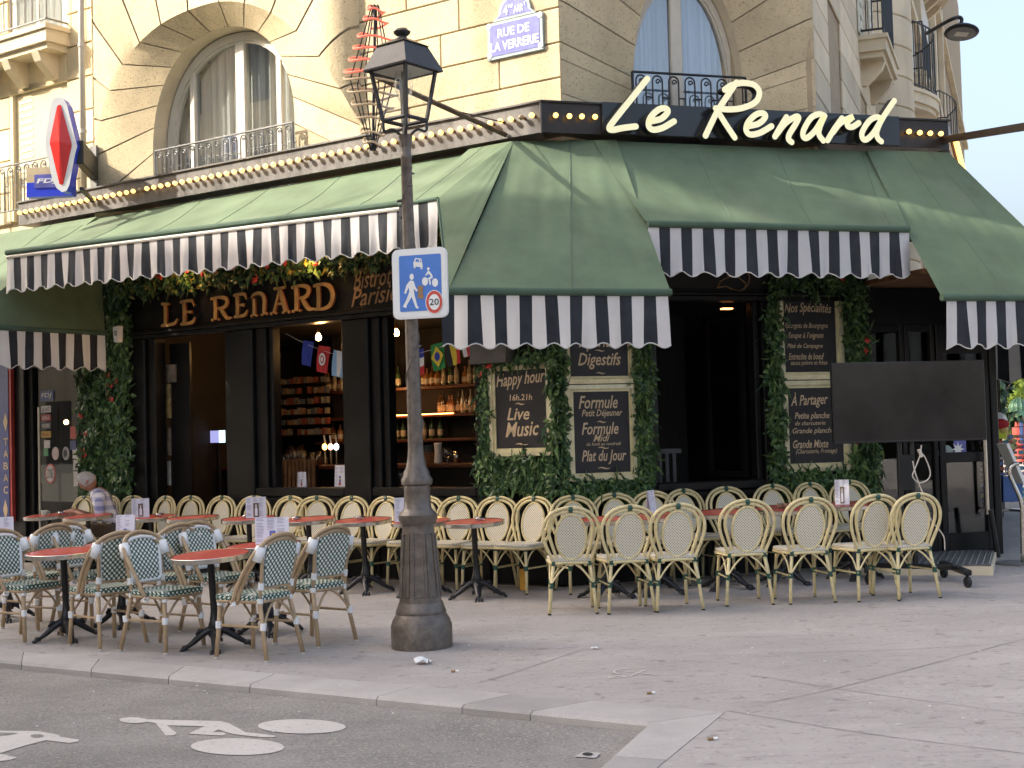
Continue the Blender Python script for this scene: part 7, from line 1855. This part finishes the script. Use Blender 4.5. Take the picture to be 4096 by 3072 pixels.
def menu_card(P, w, h, f, label, kind='can', lean=.12):
    """folded card standing like a tent, printed on its front"""
    t = thing('menu_card', label, 'menu', P, 'printed menu cards on the tables'); f = Vector(f).normalized(); e = Vector((-f.y, f.x, 0))
    def X(u, v, o=0.0): return P + e * (u * w) + (ZUP * math.cos(lean) - f * math.sin(lean)) * (v * h) + f * (math.sin(lean) * h + o)
    def Y(u, v): return P + e * (u * w) + (ZUP * math.cos(lean) + f * math.sin(lean)) * (v * h) - f * (math.sin(lean) * h)
    c = MB(); c.quad(X(-.5, 0), X(.5, 0), X(.5, 1), X(-.5, 1)); c.quad(Y(.5, 0), Y(-.5, 0), Y(-.5, 1), Y(.5, 1)); c.build('card', paper_w, t)
    p = MB(); r_ = random.Random(hash(label) % 1000)
    r_ = random.Random(len(label) * 7)
    cols = 3 if w > .2 else 2
    for ci in range(cols):
        u0 = -.46 + .92 * ci / cols
        for k in range(16):
            v = .94 - k * .056
            if abs(u0 + .15) < .22 and .05 < v < .55 and r_.random() < .6: continue
            if r_.random() < .85: p.quad(X(u0, v, .002), X(u0 + r_.uniform(.12, .8 / cols), v, .002), X(u0 + .1, v + .022, .002) + e * 0 + e * (w * .1), X(u0, v + .022, .002))
    p.build('print', paper_ink, t)
    g = MB()
    if kind == 'bottle':
        g.quad(X(-.14, .04, .003), X(.14, .04, .003), X(.14, .72, .003), X(-.14, .72, .003)); g.build('picture', mottled('menu_brown', (.16, .10, .05), .6) if 'menu_brown' not in MAT else MAT['menu_brown'], t)
        b = MB(); b.poly([X(u, v, .005) for u, v in ((-.07, .1), (.07, .1), (.07, .42), (.03, .5), (.03, .64), (-.03, .64), (-.03, .5), (-.07, .42))]); b.build('bottle_print', paper_w, t)
    elif kind == 'can':
        g.quad(X(-.08, .06, .003), X(.10, .06, .003), X(.10, .5, .003), X(-.08, .5, .003)); g.build('picture', plaque_blue, t)
        b = MB(); b.quad(X(-.08, .06, .005), X(.12, .06, .005), X(.12, .22, .005), X(-.08, .18, .005)); b.build('red_print', sign_red, t)
        b = MB(); b.quad(X(-.02, .3, .005), X(.1, .3, .005), X(.1, .4, .005), X(-.02, .4, .005)); b.build('yellow_print', MAT['flag_yellow'], t)
    return t
cam_dir = lambda P: Vector((-P.x, -P.y, 0)).normalized()
def card_at(key, uv_x, w, h, label, kind, rot=0.0):
    t = tabs[key]; P = on_table(key, 0, 0); d = ray(uv_x, 2100); x = d.x / d.y * P.y; P = on_table(key, x - P.x, 0)
    f = cam_dir(P); f = Vector((f.x * math.cos(rot) - f.y * math.sin(rot), f.x * math.sin(rot) + f.y * math.cos(rot), 0)); return menu_card(P, w, h, f, label, kind)
card_at('l2', 563, .19, .21, 'white menu card with a bottle picture between the man and the wall chairs', 'bottle', .1)
card_at('n3', 503, .165, .24, 'white menu card standing on the table before the seated man', 'can', -.35)
card_at('l4', 1025, .21, .22, 'white menu card with a bottle picture behind the wide card', 'bottle', .1)
card_at('n2', 1088, .27, .215, 'wide white menu card on the table among the green chairs', 'can', .0)
card_at('l7', 1618, .19, .23, 'plain menu card just left of the lamp post pedestal', '', .3)
card_at('c1', 2606, .17, .24, 'menu card seen edge on between the front chairs', '', 1.2)
card_at('c4', 3373, .135, .24, 'menu card with a bottle picture at the right end of the terrace', 'bottle', .0)
card_at('n4', 15, .17, .22, 'white menu card cut off by the left picture edge', '', .1)
for i, (x, y, w, h, lab) in enumerate(((400, 880, .13, .17, 'menu card on an indoor table left of the bar taps'), (735, 910, .16, .24, 'menu card with a blue can behind the middle window'))):
    s_, z_ = FL.hit(q(1, 2, x, y + h * 200), -.25); menu_card(FL.p(s_, -.25, ZS + .03), w, h, nL, lab, 'can', .08)
# dark takeaway cup at the left edge, small items on the ground by the wall
tk = thing('takeaway_cup', 'black and white takeaway cup at the left picture edge', 'cup', on_table('n4', .0, .05))
cpx = at_y(*q(0, 2, 15, 1165), OFF[tk.name].y); OFF[tk.name] = Vector((cpx.x, OFF[tk.name].y, OFF[tk.name].z)); tk.location = OFF[tk.name]
MB().lathe([(.032, 0), (.044, .11)], 16, OFF[tk.name]).build('cup', enamel_w, tk, smooth=True); MB().lathe([(.046, .11), (.046, .13), (.03, .135)], 16, OFF[tk.name]).build('lid', rubber, tk)
fb_ = FL.p(FL.hit(q(2, 2, 100, 1650), .3)[0], .3, 0); fb_ = on_ground(fb_)
tag(MB().box(fb_ + ZUP * .10, .08, .08, .2).build('orange_box', mottled('orange_card', (.65, .30, .02), .6, var=.15), None), 'small orange cardboard box on the ground under the wall chairs', 'box')
# ---------------------------------------------------------------- the seated man, bent over his table
ms_, mz_ = FL.hit(D(234, 1110), .52)
MP = on_ground(FL.p(ms_, .52)); MANG = yaw((nL * .75 + dL * .65).normalized())
def man():
    t = thing('person', 'seated man with short grey hair in a blue plaid shirt, looking down', 'person', MP, rz=MANG)
    t.scale = (1.18, 1.15, 1.0)
    V = []; E = []
    def v(x, y, z, r, par=None, r2=None):
        V.append((Vector((x, y, z)), r, r2 or r)); i = len(V) - 1
        if par is not None: E.append((par, i))
        return i
    pel = v(0, -.05, .53, .135, None, .115)
    wai = v(0, -.02, .66, .145, pel, .115); che = v(0, .045, .82, .165, wai, .115); sho = v(0, .085, .93, .125, che, .09)
    nk = v(0, .135, 1.005, .058, sho); 
    for s in (-1, 1):
        hp = v(.10 * s, -.03, .52, .095, pel); kn = v(.15 * s, .38, .50, .072, hp, .072); kl = v(.15 * s, .41, .47, .065, kn); ca = v(.15 * s, .38, .26, .055, kl); an = v(.15 * s, .36, .08, .038, ca); v(.155 * s, .50, .045, .040, an, .035)
        s1 = v(.135 * s, .09, .925, .082, sho); s2 = v(.205 * s, .08, .89, .075, s1); el = v(.262 * s, .07, .68, .056, s2); eb = v(.258 * s, .10, .655, .046, el)
        fo = v(.20 * s, .22, .69, .038, eb); wr_ = v(.12 * s, .31, .745, .028, fo, .022); pa = v(.085 * s, .37, .757, .040, wr_, .020)
        for k in range(4): a = -.3 + .2 * k; f1 = v((.085 + .012 * (k - 1.5)) * s - .03 * s, .42, .759 - .004 * abs(k - 1.5), .0105, pa); v((.085 + .015 * (k - 1.5)) * s - .055 * s, .455 - .01 * abs(k - 1.2), .750, .0085, f1)
        th_ = v(.045 * s, .365, .77, .011, pa); v(.022 * s, .39, .767, .009, th_)
    me = bpy.data.meshes.new('body'); me.from_pydata([tuple(a[0]) for a in V], E, [])
    bm = bmesh.new(); bm.from_mesh(me); sk = bm.verts.layers.skin.verify(); bm.verts.ensure_lookup_table()
    for i, (p, r, r2) in enumerate(V): bm.verts[i][sk].radius = (r, r2); bm.verts[i][sk].use_root = (i == 0)
    bm.to_mesh(me); bm.free()
    o = bpy.data.objects.new('body', me); COL.objects.link(o)
    m = o.modifiers.new('skin', 'SKIN'); m.use_smooth_shade = True
    sb = o.modifiers.new('sub', 'SUBSURF'); sb.levels = 2; sb.render_levels = 2
    dg = bpy.context.evaluated_depsgraph_get(); full = bpy.data.meshes.new_from_object(o.evaluated_get(dg)); full.name = 'body'
    bpy.data.objects.remove(o); bpy.data.meshes.remove(me)
    plaid, nt, b = nodes_of('plaid_shirt', (.30, .31, .42), .8)
    N, Lk = nt.nodes, nt.links; tc = N.new('ShaderNodeTexCoord'); cols = []
    for ax_, sc, c0, c1 in (('X', 62, (.74, .72, .74), (.17, .19, .36)), ('Z', 58, (.76, .72, .74), (.22, .23, .40))):
        sp = N.new('ShaderNodeSeparateXYZ'); Lk.new(tc.outputs['Object'], sp.inputs[0]); mm = N.new('ShaderNodeMath'); mm.operation = 'MULTIPLY'; mm.inputs[1].default_value = sc; Lk.new(sp.outputs[ax_], mm.inputs[0])
        s_ = N.new('ShaderNodeMath'); s_.operation = 'SINE'; Lk.new(mm.outputs[0], s_.inputs[0]); rp = N.new('ShaderNodeValToRGB'); rp.color_ramp.elements[0].position = .35; rp.color_ramp.elements[1].position = .65
        ad = N.new('ShaderNodeMath'); ad.operation = 'MULTIPLY_ADD'; ad.inputs[1].default_value = .5; ad.inputs[2].default_value = .5; Lk.new(s_.outputs[0], ad.inputs[0]); Lk.new(ad.outputs[0], rp.inputs['Fac'])
        rp.color_ramp.elements[0].color = (*c0, 1); rp.color_ramp.elements[1].color = (*c1, 1); cols.append(rp)
    mx = N.new('ShaderNodeMixRGB'); mx.inputs[0].default_value = .5; Lk.new(cols[0].outputs['Color'], mx.inputs[1]); Lk.new(cols[1].outputs['Color'], mx.inputs[2]); Lk.new(mx.outputs[0], b.inputs['Base Color'])
    trous = mottled('brown_trousers', (.10, .075, .055), .85, var=.15); shoe = mottled('dark_shoes', (.03, .025, .022), .5)
    full.materials.clear()
    for mt in (skin, plaid, trous, shoe): full.materials.append(mt)
    for p in full.polygons:
        c = p.center
        if c.z < .10: k = 3
        elif c.z < .60 and not (abs(c.x) > .2 and c.y < .35 and c.z > .56): k = 2
        elif c.z > .985 and abs(c.x) < .09: k = 0
        elif c.y > .16 and c.z > .6 and c.z < .80 and abs(c.x) < .27 and not (c.y < .2 and abs(c.x) < .1): k = 0
        else: k = 1
        p.material_index = k
    for p in full.polygons: p.use_smooth = True
    bo = newobj('body', full, t)
    # head: shaped ovoid bent forward
    H = MB(); cen = Vector((0, .205, 1.105)); tilt = R(-38); n = 20; rings = 14
    ca, sa = math.cos(tilt), math.sin(tilt)
    def hp(th, ph):
        x, y, z = math.sin(ph) * math.cos(th), math.sin(ph) * math.sin(th), math.cos(ph)
        X, Y, Z = x * .078, y * .098, z * .120
        if z < 0: X *= 1 - .32 * (-z) ** 1.3; Y = Y * (1 - .15 * (-z)) + .020 * (-z)
        if y > .7 and abs(x) < .35:                       # face plane: brow, eye sockets, nose, lips, chin
            Y -= .010 * (y - .7) / .3
            if -.30 < z < .12: Y += .026 * (1 - abs(x) / .18) * (1 - abs(z + .16) / .30) if abs(x) < .18 else -.006
            if -.62 < z < -.48: Y += .006
        return cen + Vector((X, Y * ca - Z * sa, Y * sa + Z * ca))
    vs = [hp(2 * PI * k / n, PI * (j + .02) / (rings + .04)) for j in range(rings + 1) for k in range(n)]
    H.add(vs, [(j * n + k, (j + 1) * n + k, (j + 1) * n + (k + 1) % n, j * n + (k + 1) % n) for j in range(rings) for k in range(n)] + [tuple(range(n)), tuple(reversed(range(rings * n, rings * n + n)))])
    OFF[t.name] = Vector((0, 0, 0)); hd = H.build('head', skin, t, smooth=True)
    hr = MB(); vs = []; fs = []; rows = 8
    for j in range(rows + 1):
        for k in range(n):
            th = 2 * PI * k / n; lim = .40 if .25 * PI < th < .75 * PI else .60
            P = hp(th, PI * (.01 + lim * j / rows)); vs.append(cen + (P - cen) * (1.055 - .04 * (j == rows)))
    hr.add(vs, [(j * n + k, (j + 1) * n + k, (j + 1) * n + (k + 1) % n, j * n + (k + 1) % n) for j in range(rows) for k in range(n)] + [tuple(range(n))]); hr.build('hair', hair_m, t, smooth=True)
    for s in (-1, 1):
        ea = MB(); c = cen + Vector((.080 * s, .0, -.005)); ea.lathe([(.001, -.008), (.018, -.006), (.021, .0), (.016, .006), (.001, .004)], 10, c, ex=Vector((0, .7, .3)), ey=Vector((0, -.5, 1.2)), ez=Vector((s, 0, 0)))
        ea.build('ear', skin, t, smooth=True)
    eye_m = mottled('eye_dark', (.05, .035, .03), .3)
    for s in (-1, 1): MB().ball(cen + Vector((.030 * s, .088 * ca + .0, .088 * sa + .012)), .010, 8).build('eye', eye_m, t)
    for s in (-1, 1):
        b = MB(); b.tube([cen + Vector((.012 * s, .094 * ca + .012, .094 * sa + .034)), cen + Vector((.05 * s, .082 * ca + .012, .082 * sa + .036))], .005, 5); b.build('eyebrow', hair_m, t)
    mo = MB(); mo.tube([cen + Vector((x, .085 * ca + .062 * .62 - .0 * abs(x), .085 * sa - .062 * .8)) for x in (-.022, 0, .022)], .004, 5); mo.build('mouth', mottled('lip', (.36, .15, .12), .5), t)
    co = MB()
    for s in (-1, 1): co.add([Vector((.0, .165, .985)), Vector((.075 * s, .125, 1.03)), Vector((.09 * s, .155, .975)), Vector((.03 * s, .205, .935))], [(0, 1, 2, 3)])
    co.build('collar', plaid, t)
    return t
man()
# ---------------------------------------------------------------- television on a wheeled stand
TVY = 12.95
tv = thing('television', 'large black television screen on a wheeled floor stand', 'television', on_ground(at_y(*s35(560, 1450), TVY)))
c_ = [at_y(*p, TVY) for p in ((3324, 1448), (3938, 1441), (3947, 1767), (3330, 1770))]
te = Vector(((c_[1] - c_[0]).x, (c_[1] - c_[0]).y, 0)).normalized()
tve = (Vector((1, 0, 0)) * 1.0 + Vector((0, .10, 0))).normalized(); tvn = Vector((tve.y, -tve.x, 0))
FT = Frame(Vector((c_[0].x, TVY, 0)), tve, tvn); Wt_ = FT.hit((3942, 1600), 0)[0]; zt_, zb_ = 2.125, 1.375
MB().fbox(FT, 0, Wt_, -.05, .0, zb_, zt_, bev=.006).build('case', tv_bezel, tv)
MB().fbox(FT, .008, Wt_ - .008, .0, .003, zb_ + .02, zt_ - .008).build('screen', tv_m, tv)
sx_ = FT.hit(s35(362, 800), -.1)[0]; g0 = gz(4.0, 12.95)
for dx in (-.06, .06): MB().tube([FT.p(sx_ + dx, -.12, zt_ - .3), FT.p(sx_ + dx, -.12, g0 + .16)], .026, 8).build('upright', black_metal, tv)
MB().fbox(FT, sx_ - .07, sx_ + .07, -.16, -.09, zb_ - .45, zb_ - .12).build('cable_box', black_metal, tv)
MB().fbox(FT, sx_ - .3, sx_ + .3, -.09, -.05, 1.6, 1.9).build('bracket', black_metal, tv)
wl_ = [G(*s35(752, 1548)), G(*s35(600, 1485)), G(*s35(120, 1530)), G(*s35(165, 1465))]
for P in wl_:
    w_ = thing('x', '', '') if False else None
for i, P in enumerate(wl_):
    P = on_ground(P); cwh = MB(); d = Vector((1, .25, 0)).normalized()
    cwh.lathe([(.012, -.018), (.045, -.018), (.05, -.01), (.05, .01), (.045, .018), (.012, .018)], 16, P + ZUP * .05, ex=Vector((-d.y, d.x, 0)), ey=ZUP, ez=d); cwh.build('castor', rubber, tv, smooth=True, sharp=R(40))
    MB().tube([P + ZUP * .05, P + ZUP * .115], .014, 6).build('castor_stem', black_metal, tv)
for a, b in ((0, 1), (2, 3)):
    A, B = on_ground(wl_[a]) + ZUP * .135, on_ground(wl_[b]) + ZUP * .135; d = (B - A).normalized(); MB().box((A + B) / 2, (B - A).length + .06, .07, .05, d, Vector((-d.y, d.x, 0)), ZUP, bev=.008).build('base_arm', black_metal, tv)
A = (on_ground(wl_[0]) + on_ground(wl_[1])) / 2 + ZUP * .14; B = (on_ground(wl_[2]) + on_ground(wl_[3])) / 2 + ZUP * .14; d = (B - A); d.normalize()
MB().box((A + B) / 2, (B - A).length, .09, .045, d, Vector((-d.y, d.x, 0)), ZUP, bev=.006).build('cross_beam', black_metal, tv)
cb = thing('power_cable', 'pale looped power cable hanging under the television', 'cable', FT.p(.7, -.06, 1.0))
def cabp(x, y): return at_y(*s35(x, y), TVY + .04)
MB().tube(smoothpath([cabp(*t) for t in ((455, 640), (448, 700), (410, 800), (400, 840), (440, 878), (495, 860), (512, 810), (480, 720), (455, 690), (450, 680))], 5), .006, 6).build('loop', cable_w, cb, smooth=True)
MB().tube(smoothpath([cabp(*t) for t in ((400, 740), (415, 810), (445, 900), (470, 960), (480, 1010), (520, 1120), (570, 1180), (600, 1230), (605, 1310))], 5), .006, 6).build('drop', cable_w, cb, smooth=True)
MB().tube([cabp(440, 665), cabp(458, 715)], [.02, .014], 8).build('plug', cable_w, cb)
# ---------------------------------------------------------------- street lamp head and arm beyond the corner, steel beam
wlp = thing('wall_street_lamp', 'dark saucer shaped street lamp on a curved arm from the right facade', 'street lamp', at_y(*q(3, 0, 1370, 290), 21))
def wp(x, y, Y=21.0): return at_y(*q(3, 0, x, y), Y)
MB().tube(smoothpath([wp(1372, 288, 21.6), wp(1560, 180), wp(1640, 150), wp(1672, 165), wp(1665, 215)], 5), .03, 8).build('arm', iron, wlp, smooth=True)
hc = wp(1672, 280); tl = Vector((.16, .22, 1)).normalized(); ex_ = Vector((1, 0, -.10)).normalized(); ey_ = tl.cross(ex_)
rr_ = (wp(1818, 260) - wp(1530, 310)).length / 2
MB().lathe([(.02, rr_ * .42), (rr_ * .22, rr_ * .40), (rr_ * .7, rr_ * .26), (rr_ * .95, rr_ * .08), (rr_, .0), (rr_ * .97, -rr_ * .05), (rr_ * .8, -rr_ * .1)], 28, hc, ex=ex_, ey=ey_, ez=tl).build('shade', iron, wlp, smooth=True, sharp=R(50))
MB().lathe([(.001, -rr_ * .10), (rr_ * .80, -rr_ * .105)], 28, hc, ex=ex_, ey=ey_, ez=tl).build('underside', iron_grey, wlp)
MB().box(hc - tl * rr_ * .115, rr_ * .75, rr_ * .5, .01, ex_, ey_, tl).build('led_panel', white_paint, wlp)
bm_ = thing('steel_beam', 'dark steel beam reaching into the sky from the right end of the fascia', 'beam', FV.p(.1, .0, 4.6))
b0 = FV.p(.12, -.1, 4.60); b1 = at_y(*D(2260, 266), 12.2)
MB().box((b0 + b1) / 2, (b1 - b0).length, .06, .07, (b1 - b0).normalized(), Vector((-(b1 - b0).y, (b1 - b0).x, 0)).normalized(), ZUP).build('bar', mottled('brown_steel', (.045, .03, .025), .5, .3), bm_)
# ---------------------------------------------------------------- street scene seen past the corner
def s35y(x, y, Y): return at_y(*s35(x, y), Y)
rk = thing('postcard_rack', 'crowded wire souvenir rack on wheels beyond the corner', 'display rack', on_ground(s35y(1015, 1105, 19.8)))
RX, RY = OFF[rk.name].x, OFF[rk.name].y; gz_r = OFF[rk.name].z
MB().tube([Vector((RX - .18, RY, gz_r + .1)), Vector((RX - .18, RY, 1.5))], .025, 8).build('pole', chrome, rk)
for dx, dy in ((-.35, -.25), (.3, -.25), (-.35, .25), (.3, .25)):
    MB().tube([Vector((RX, RY, gz_r + .12)), Vector((RX + dx, RY + dy, gz_r + .10))], .02, 6).build('foot', chrome, rk); MB().ball(Vector((RX + dx, RY + dy, gz_r + .045)), .045, 8).build('castor', rubber, rk)
cols_ = [mottled('souvenir_%d' % i, c, .5, var=.1) for i, c in enumerate([(.5, .08, .06), (.6, .55, .5), (.1, .18, .42), (.6, .42, .1), (.12, .12, .13), (.45, .3, .36), (.1, .32, .4), (.55, .5, .2)])]
rr = random.Random(5); ms_k = [MB() for _ in cols_]
for lv in range(13):
    z = .46 + .074 * lv
    for k in range(13):
        x = RX - .40 + .066 * k; ms_k[rr.randrange(len(cols_))].box(Vector((x, RY - .18 + rr.uniform(-.03, .03), z)), .06, .02, rr.uniform(.035, .06), Vector((math.cos(.3), math.sin(.3), 0)), Vector((-math.sin(.3), math.cos(.3), 0)))
for j, mb_ in enumerate(ms_k): tag(mb_.build('souvenirs', cols_[j], rk), kind='stuff')
for lv in range(0, 15, 2): MB().tube([Vector((RX - .42, RY - .15, gz_r + .25 + .074 * lv)), Vector((RX + .45, RY - .15, gz_r + .25 + .074 * lv))], .008, 5).build('wire', chrome, rk)
bg = thing('hanging_bag', 'blue and white shoulder bag hanging low on the souvenir rack', 'bag', s35y(1040, 1000, 19.5))
P = OFF[bg.name]; MB().prism([P + Vector((x, 0, z)) for x, z in ((-.13, 0), (.13, 0), (.15, .35), (-.12, .36))], (0, .1, 0)).build('body', cols_[2], bg); MB().tube(smoothpath([P + Vector((-.1, 0, .35)), P + Vector((0, 0, .7)), P + Vector((.12, 0, .35))], 5), .012, 5).build('strap', cols_[1], bg)
rc_ = thing('red_garment', 'bright red cloth hanging beside the glass door', 'clothing', s35y(925, 1045, 17.0))
m_ = MB(); n = 14
for i in range(n):
    for j in range(8):
        def X(a, b):
            x = 902 + 46 * (a / n) * (.55 + .45 * (b / 8)); y = 735 + (1048 - 735 - 60 * (1 - math.sin(PI * a / n))) * b / 8; return s35y(x, y, 17.0 + .05 * math.sin(a * 1.4))
        m_.quad(X(i, j), X(i + 1, j), X(i + 1, j + 1), X(i, j + 1))
m_.build('cloth', red_cloth, rc_, smooth=True); MB().tube([s35y(895, 712, 17.0), s35y(945, 712, 17.0)], .012, 6).build('rail', brass, rc_)
for i, (x, y0, y1) in enumerate(((945, 1050, 1355), (958, 980, 1280))):
    P = on_ground(G(*s35(x, y1))); tag(MB().tube([P, Vector((P.x - .06, P.y, s35y(x - 8, y0, P.y).z))], .028, 8).build('barrier_post', black_metal, None), 'thin black post %s the glass door' % ('nearest', 'second behind')[i], 'post', 'posts by the door')
wst = thing('striped_hat', 'red and white striped hat on top of the souvenir rack', 'hat', s35y(930, 505, 19.5))
MB().ball(s35y(925, 480, 19.5), .17, 12, sz=.7).build('crown', enamel_w, wst, smooth=True); MB().ball(s35y(940, 505, 19.4), .165, 12, sz=.5).build('red_band', red_cloth, wst, smooth=True)
tag(MB().ball(s35y(965, 540, 19.4), .10, 10).build('orange_toy', cols_[3], None, smooth=True), 'small orange toy beside the striped hat on the rack', 'toy')
tag(MB().box(s35y(932, 563, 19.35), .28, .05, .16, bev=.01).build('price_card', mottled('fluo_yellow', (.65, .75, .03), .5), None), 'bright yellow price card under the striped hat', 'card')
ls = thing('menu_lectern', 'white menu panel on a curved steel stand at the right edge', 'sign stand', on_ground(G(*s35(1085, 1397))))
LX = OFF[ls.name]; 
def lpx(x, y): return s35y(x, y, LX.y)
MB().tube(smoothpath([lpx(1103, 1395), lpx(1098, 1100), lpx(1090, 1000), lpx(1050, 900), lpx(1020, 830), lpx(1020, 790), lpx(1045, 762), lpx(1075, 755)], 5), .022, 8).build('stem', chrome, ls, smooth=True)
MB().lathe([(.28, 0), (.28, .012), (.02, .02)], 28, LX + Vector((.05, .05, .002))).build('foot', iron_grey, ls)
pa, pb = lpx(1015, 625), lpx(1125, 880); dv = (pb - pa); n_ = Vector((dv.z, 0, -dv.x)).normalized()
MB().prism([pa, pb, pb + Vector((.02, .35, 0)), pa + Vector((.02, .35, 0))], n_ * .03).build('panel', enamel_w, ls)
# round newspaper kiosk with a ribbed dome
KY = 46.0
ks = thing('domed_kiosk', 'green round advertising column with a ribbed dome beyond the rack', 'kiosk', Vector((s35y(1083, 600, KY).x, KY, .3)))
kx = OFF[ks.name].x; kr = (s35y(1135, 440, KY) - s35y(1083, 440, KY)).length
def kz(y): return s35y(1083, y, KY).z
MB().lathe([(kr * .85, .3), (kr * .85, kz(470))], 24, Vector((kx, KY, 0))).build('drum', cols_[0], ks)
for a_, w_, mt in ((-1.9, .5, cols_[2]), (-1.2, .5, enamel_w)):
    MB().poly([Vector((kx + kr * .87 * math.cos(a_ + w_ * t), KY + kr * .87 * math.sin(a_ + w_ * t), z)) for t, z in ((0, .9), (.33, .9), (.66, .9), (1, .9), (1, kz(490)), (.66, kz(490)), (.33, kz(490)), (0, kz(490)))]).build('poster', mt, ks)
MB().lathe([(kr * .9, kz(470)), (kr * 1.35, kz(460)), (kr * 1.38, kz(445)), (kr * 1.1, kz(430)), (kr * .95, kz(415))], 24, Vector((kx, KY, 0))).build('cornice', kiosk_green, ks, smooth=True, sharp=R(40))
m_ = MB(); prof = [(kr * .95, kz(415)), (kr * 1.05, kz(395)), (kr * .98, kz(375)), (kr * .72, kz(358)), (kr * .3, kz(347)), (kr * .06, kz(342)), (kr * .04, kz(334)), (.01, kz(330))]
m_.lathe(prof, 24, Vector((kx, KY, 0))); m_.build('dome', kiosk_green, ks, smooth=True)
for k in range(12):
    a = 2 * PI * k / 12; MB().tube([Vector((kx + r * 1.01 * math.cos(a), KY + r * 1.01 * math.sin(a), z)) for r, z in prof[:6]], .03, 4).build('rib', kiosk_green, ks)
# plane trees at the end of the street
def tree(P, h, cr, n, label, seed, mat=None):
    t = thing('plane_tree', label, 'tree', P, 'street trees beyond the corner'); rr = random.Random(seed)
    tr = MB(); tr.tube([P, P + Vector((.1, 0, h * .35)), P + Vector((-.05, .1, h * .7))], [h * .03, h * .022, h * .012], 8)
    for k in range(7):
        a = rr.uniform(0, 6.28); b0 = P + Vector((0, 0, h * rr.uniform(.3, .6))); tr.tube([b0, b0 + Vector((math.cos(a), math.sin(a), .7)) * cr * .45, b0 + Vector((math.cos(a), math.sin(a), .9)) * cr * .8], [h * .012, h * .008, h * .004], 6)
    tr.build('trunk', bark, t, smooth=True)
    lf = MB(); C_ = P + Vector((0, 0, h * .62))
    cl = [(C_ + Vector((rr.gauss(0, .45) * cr, rr.gauss(0, .45) * cr, rr.gauss(0, .38) * h * .5)), rr.uniform(.18, .34) * cr) for _ in range(26)]
    for _ in range(n):
        c, r = rr.choice(cl); d = Vector((rr.gauss(0, 1), rr.gauss(0, 1), rr.gauss(0, 1))).normalized(); L = rr.uniform(.12, .26)
        leaf(lf, c + d * r * rr.random() ** .4, d + Vector((0, 0, .6)), Vector((rr.gauss(0, 1), rr.gauss(0, 1), rr.gauss(-.3, 1))), L, L * .8)
    lf.build('crown', mat or tree_leaf, t)
tree(Vector((s35y(960, 600, 52).x, 54, .3)), 7.0, 4.0, 9000, 'bright leafy tree left of the kiosk dome', 1)
tree(Vector((s35y(1130, 600, 60).x, 62, .3)), 8.0, 4.6, 9000, 'bright leafy tree behind the kiosk dome', 2)
tree(Vector((s35y(1300, 600, 60).x, 60, .3)), 8.5, 4.6, 5000, 'leafy tree at the very right edge', 3)
tree(Vector((s35y(905, 500, 30).x, 30, .3)), 3.2, .55, 1100, 'small dark shrub tree close to the striped awning end', 4, leaf_b)
# pale facade far behind the trees
ff = thing('far_building', 'pale stone building far behind the trees', 'building', Vector((40, 95, 0)))
MB().box(Vector((42, 97, 4)), 60, 10, 8).build('wall', stone_f, ff)
for k in range(14):
    for j in range(2): MB().box(Vector((14 + 4 * k, 91.97, 2.2 + 3.2 * j)), 1.3, .1, 1.9).build('window', win_dark, ff)
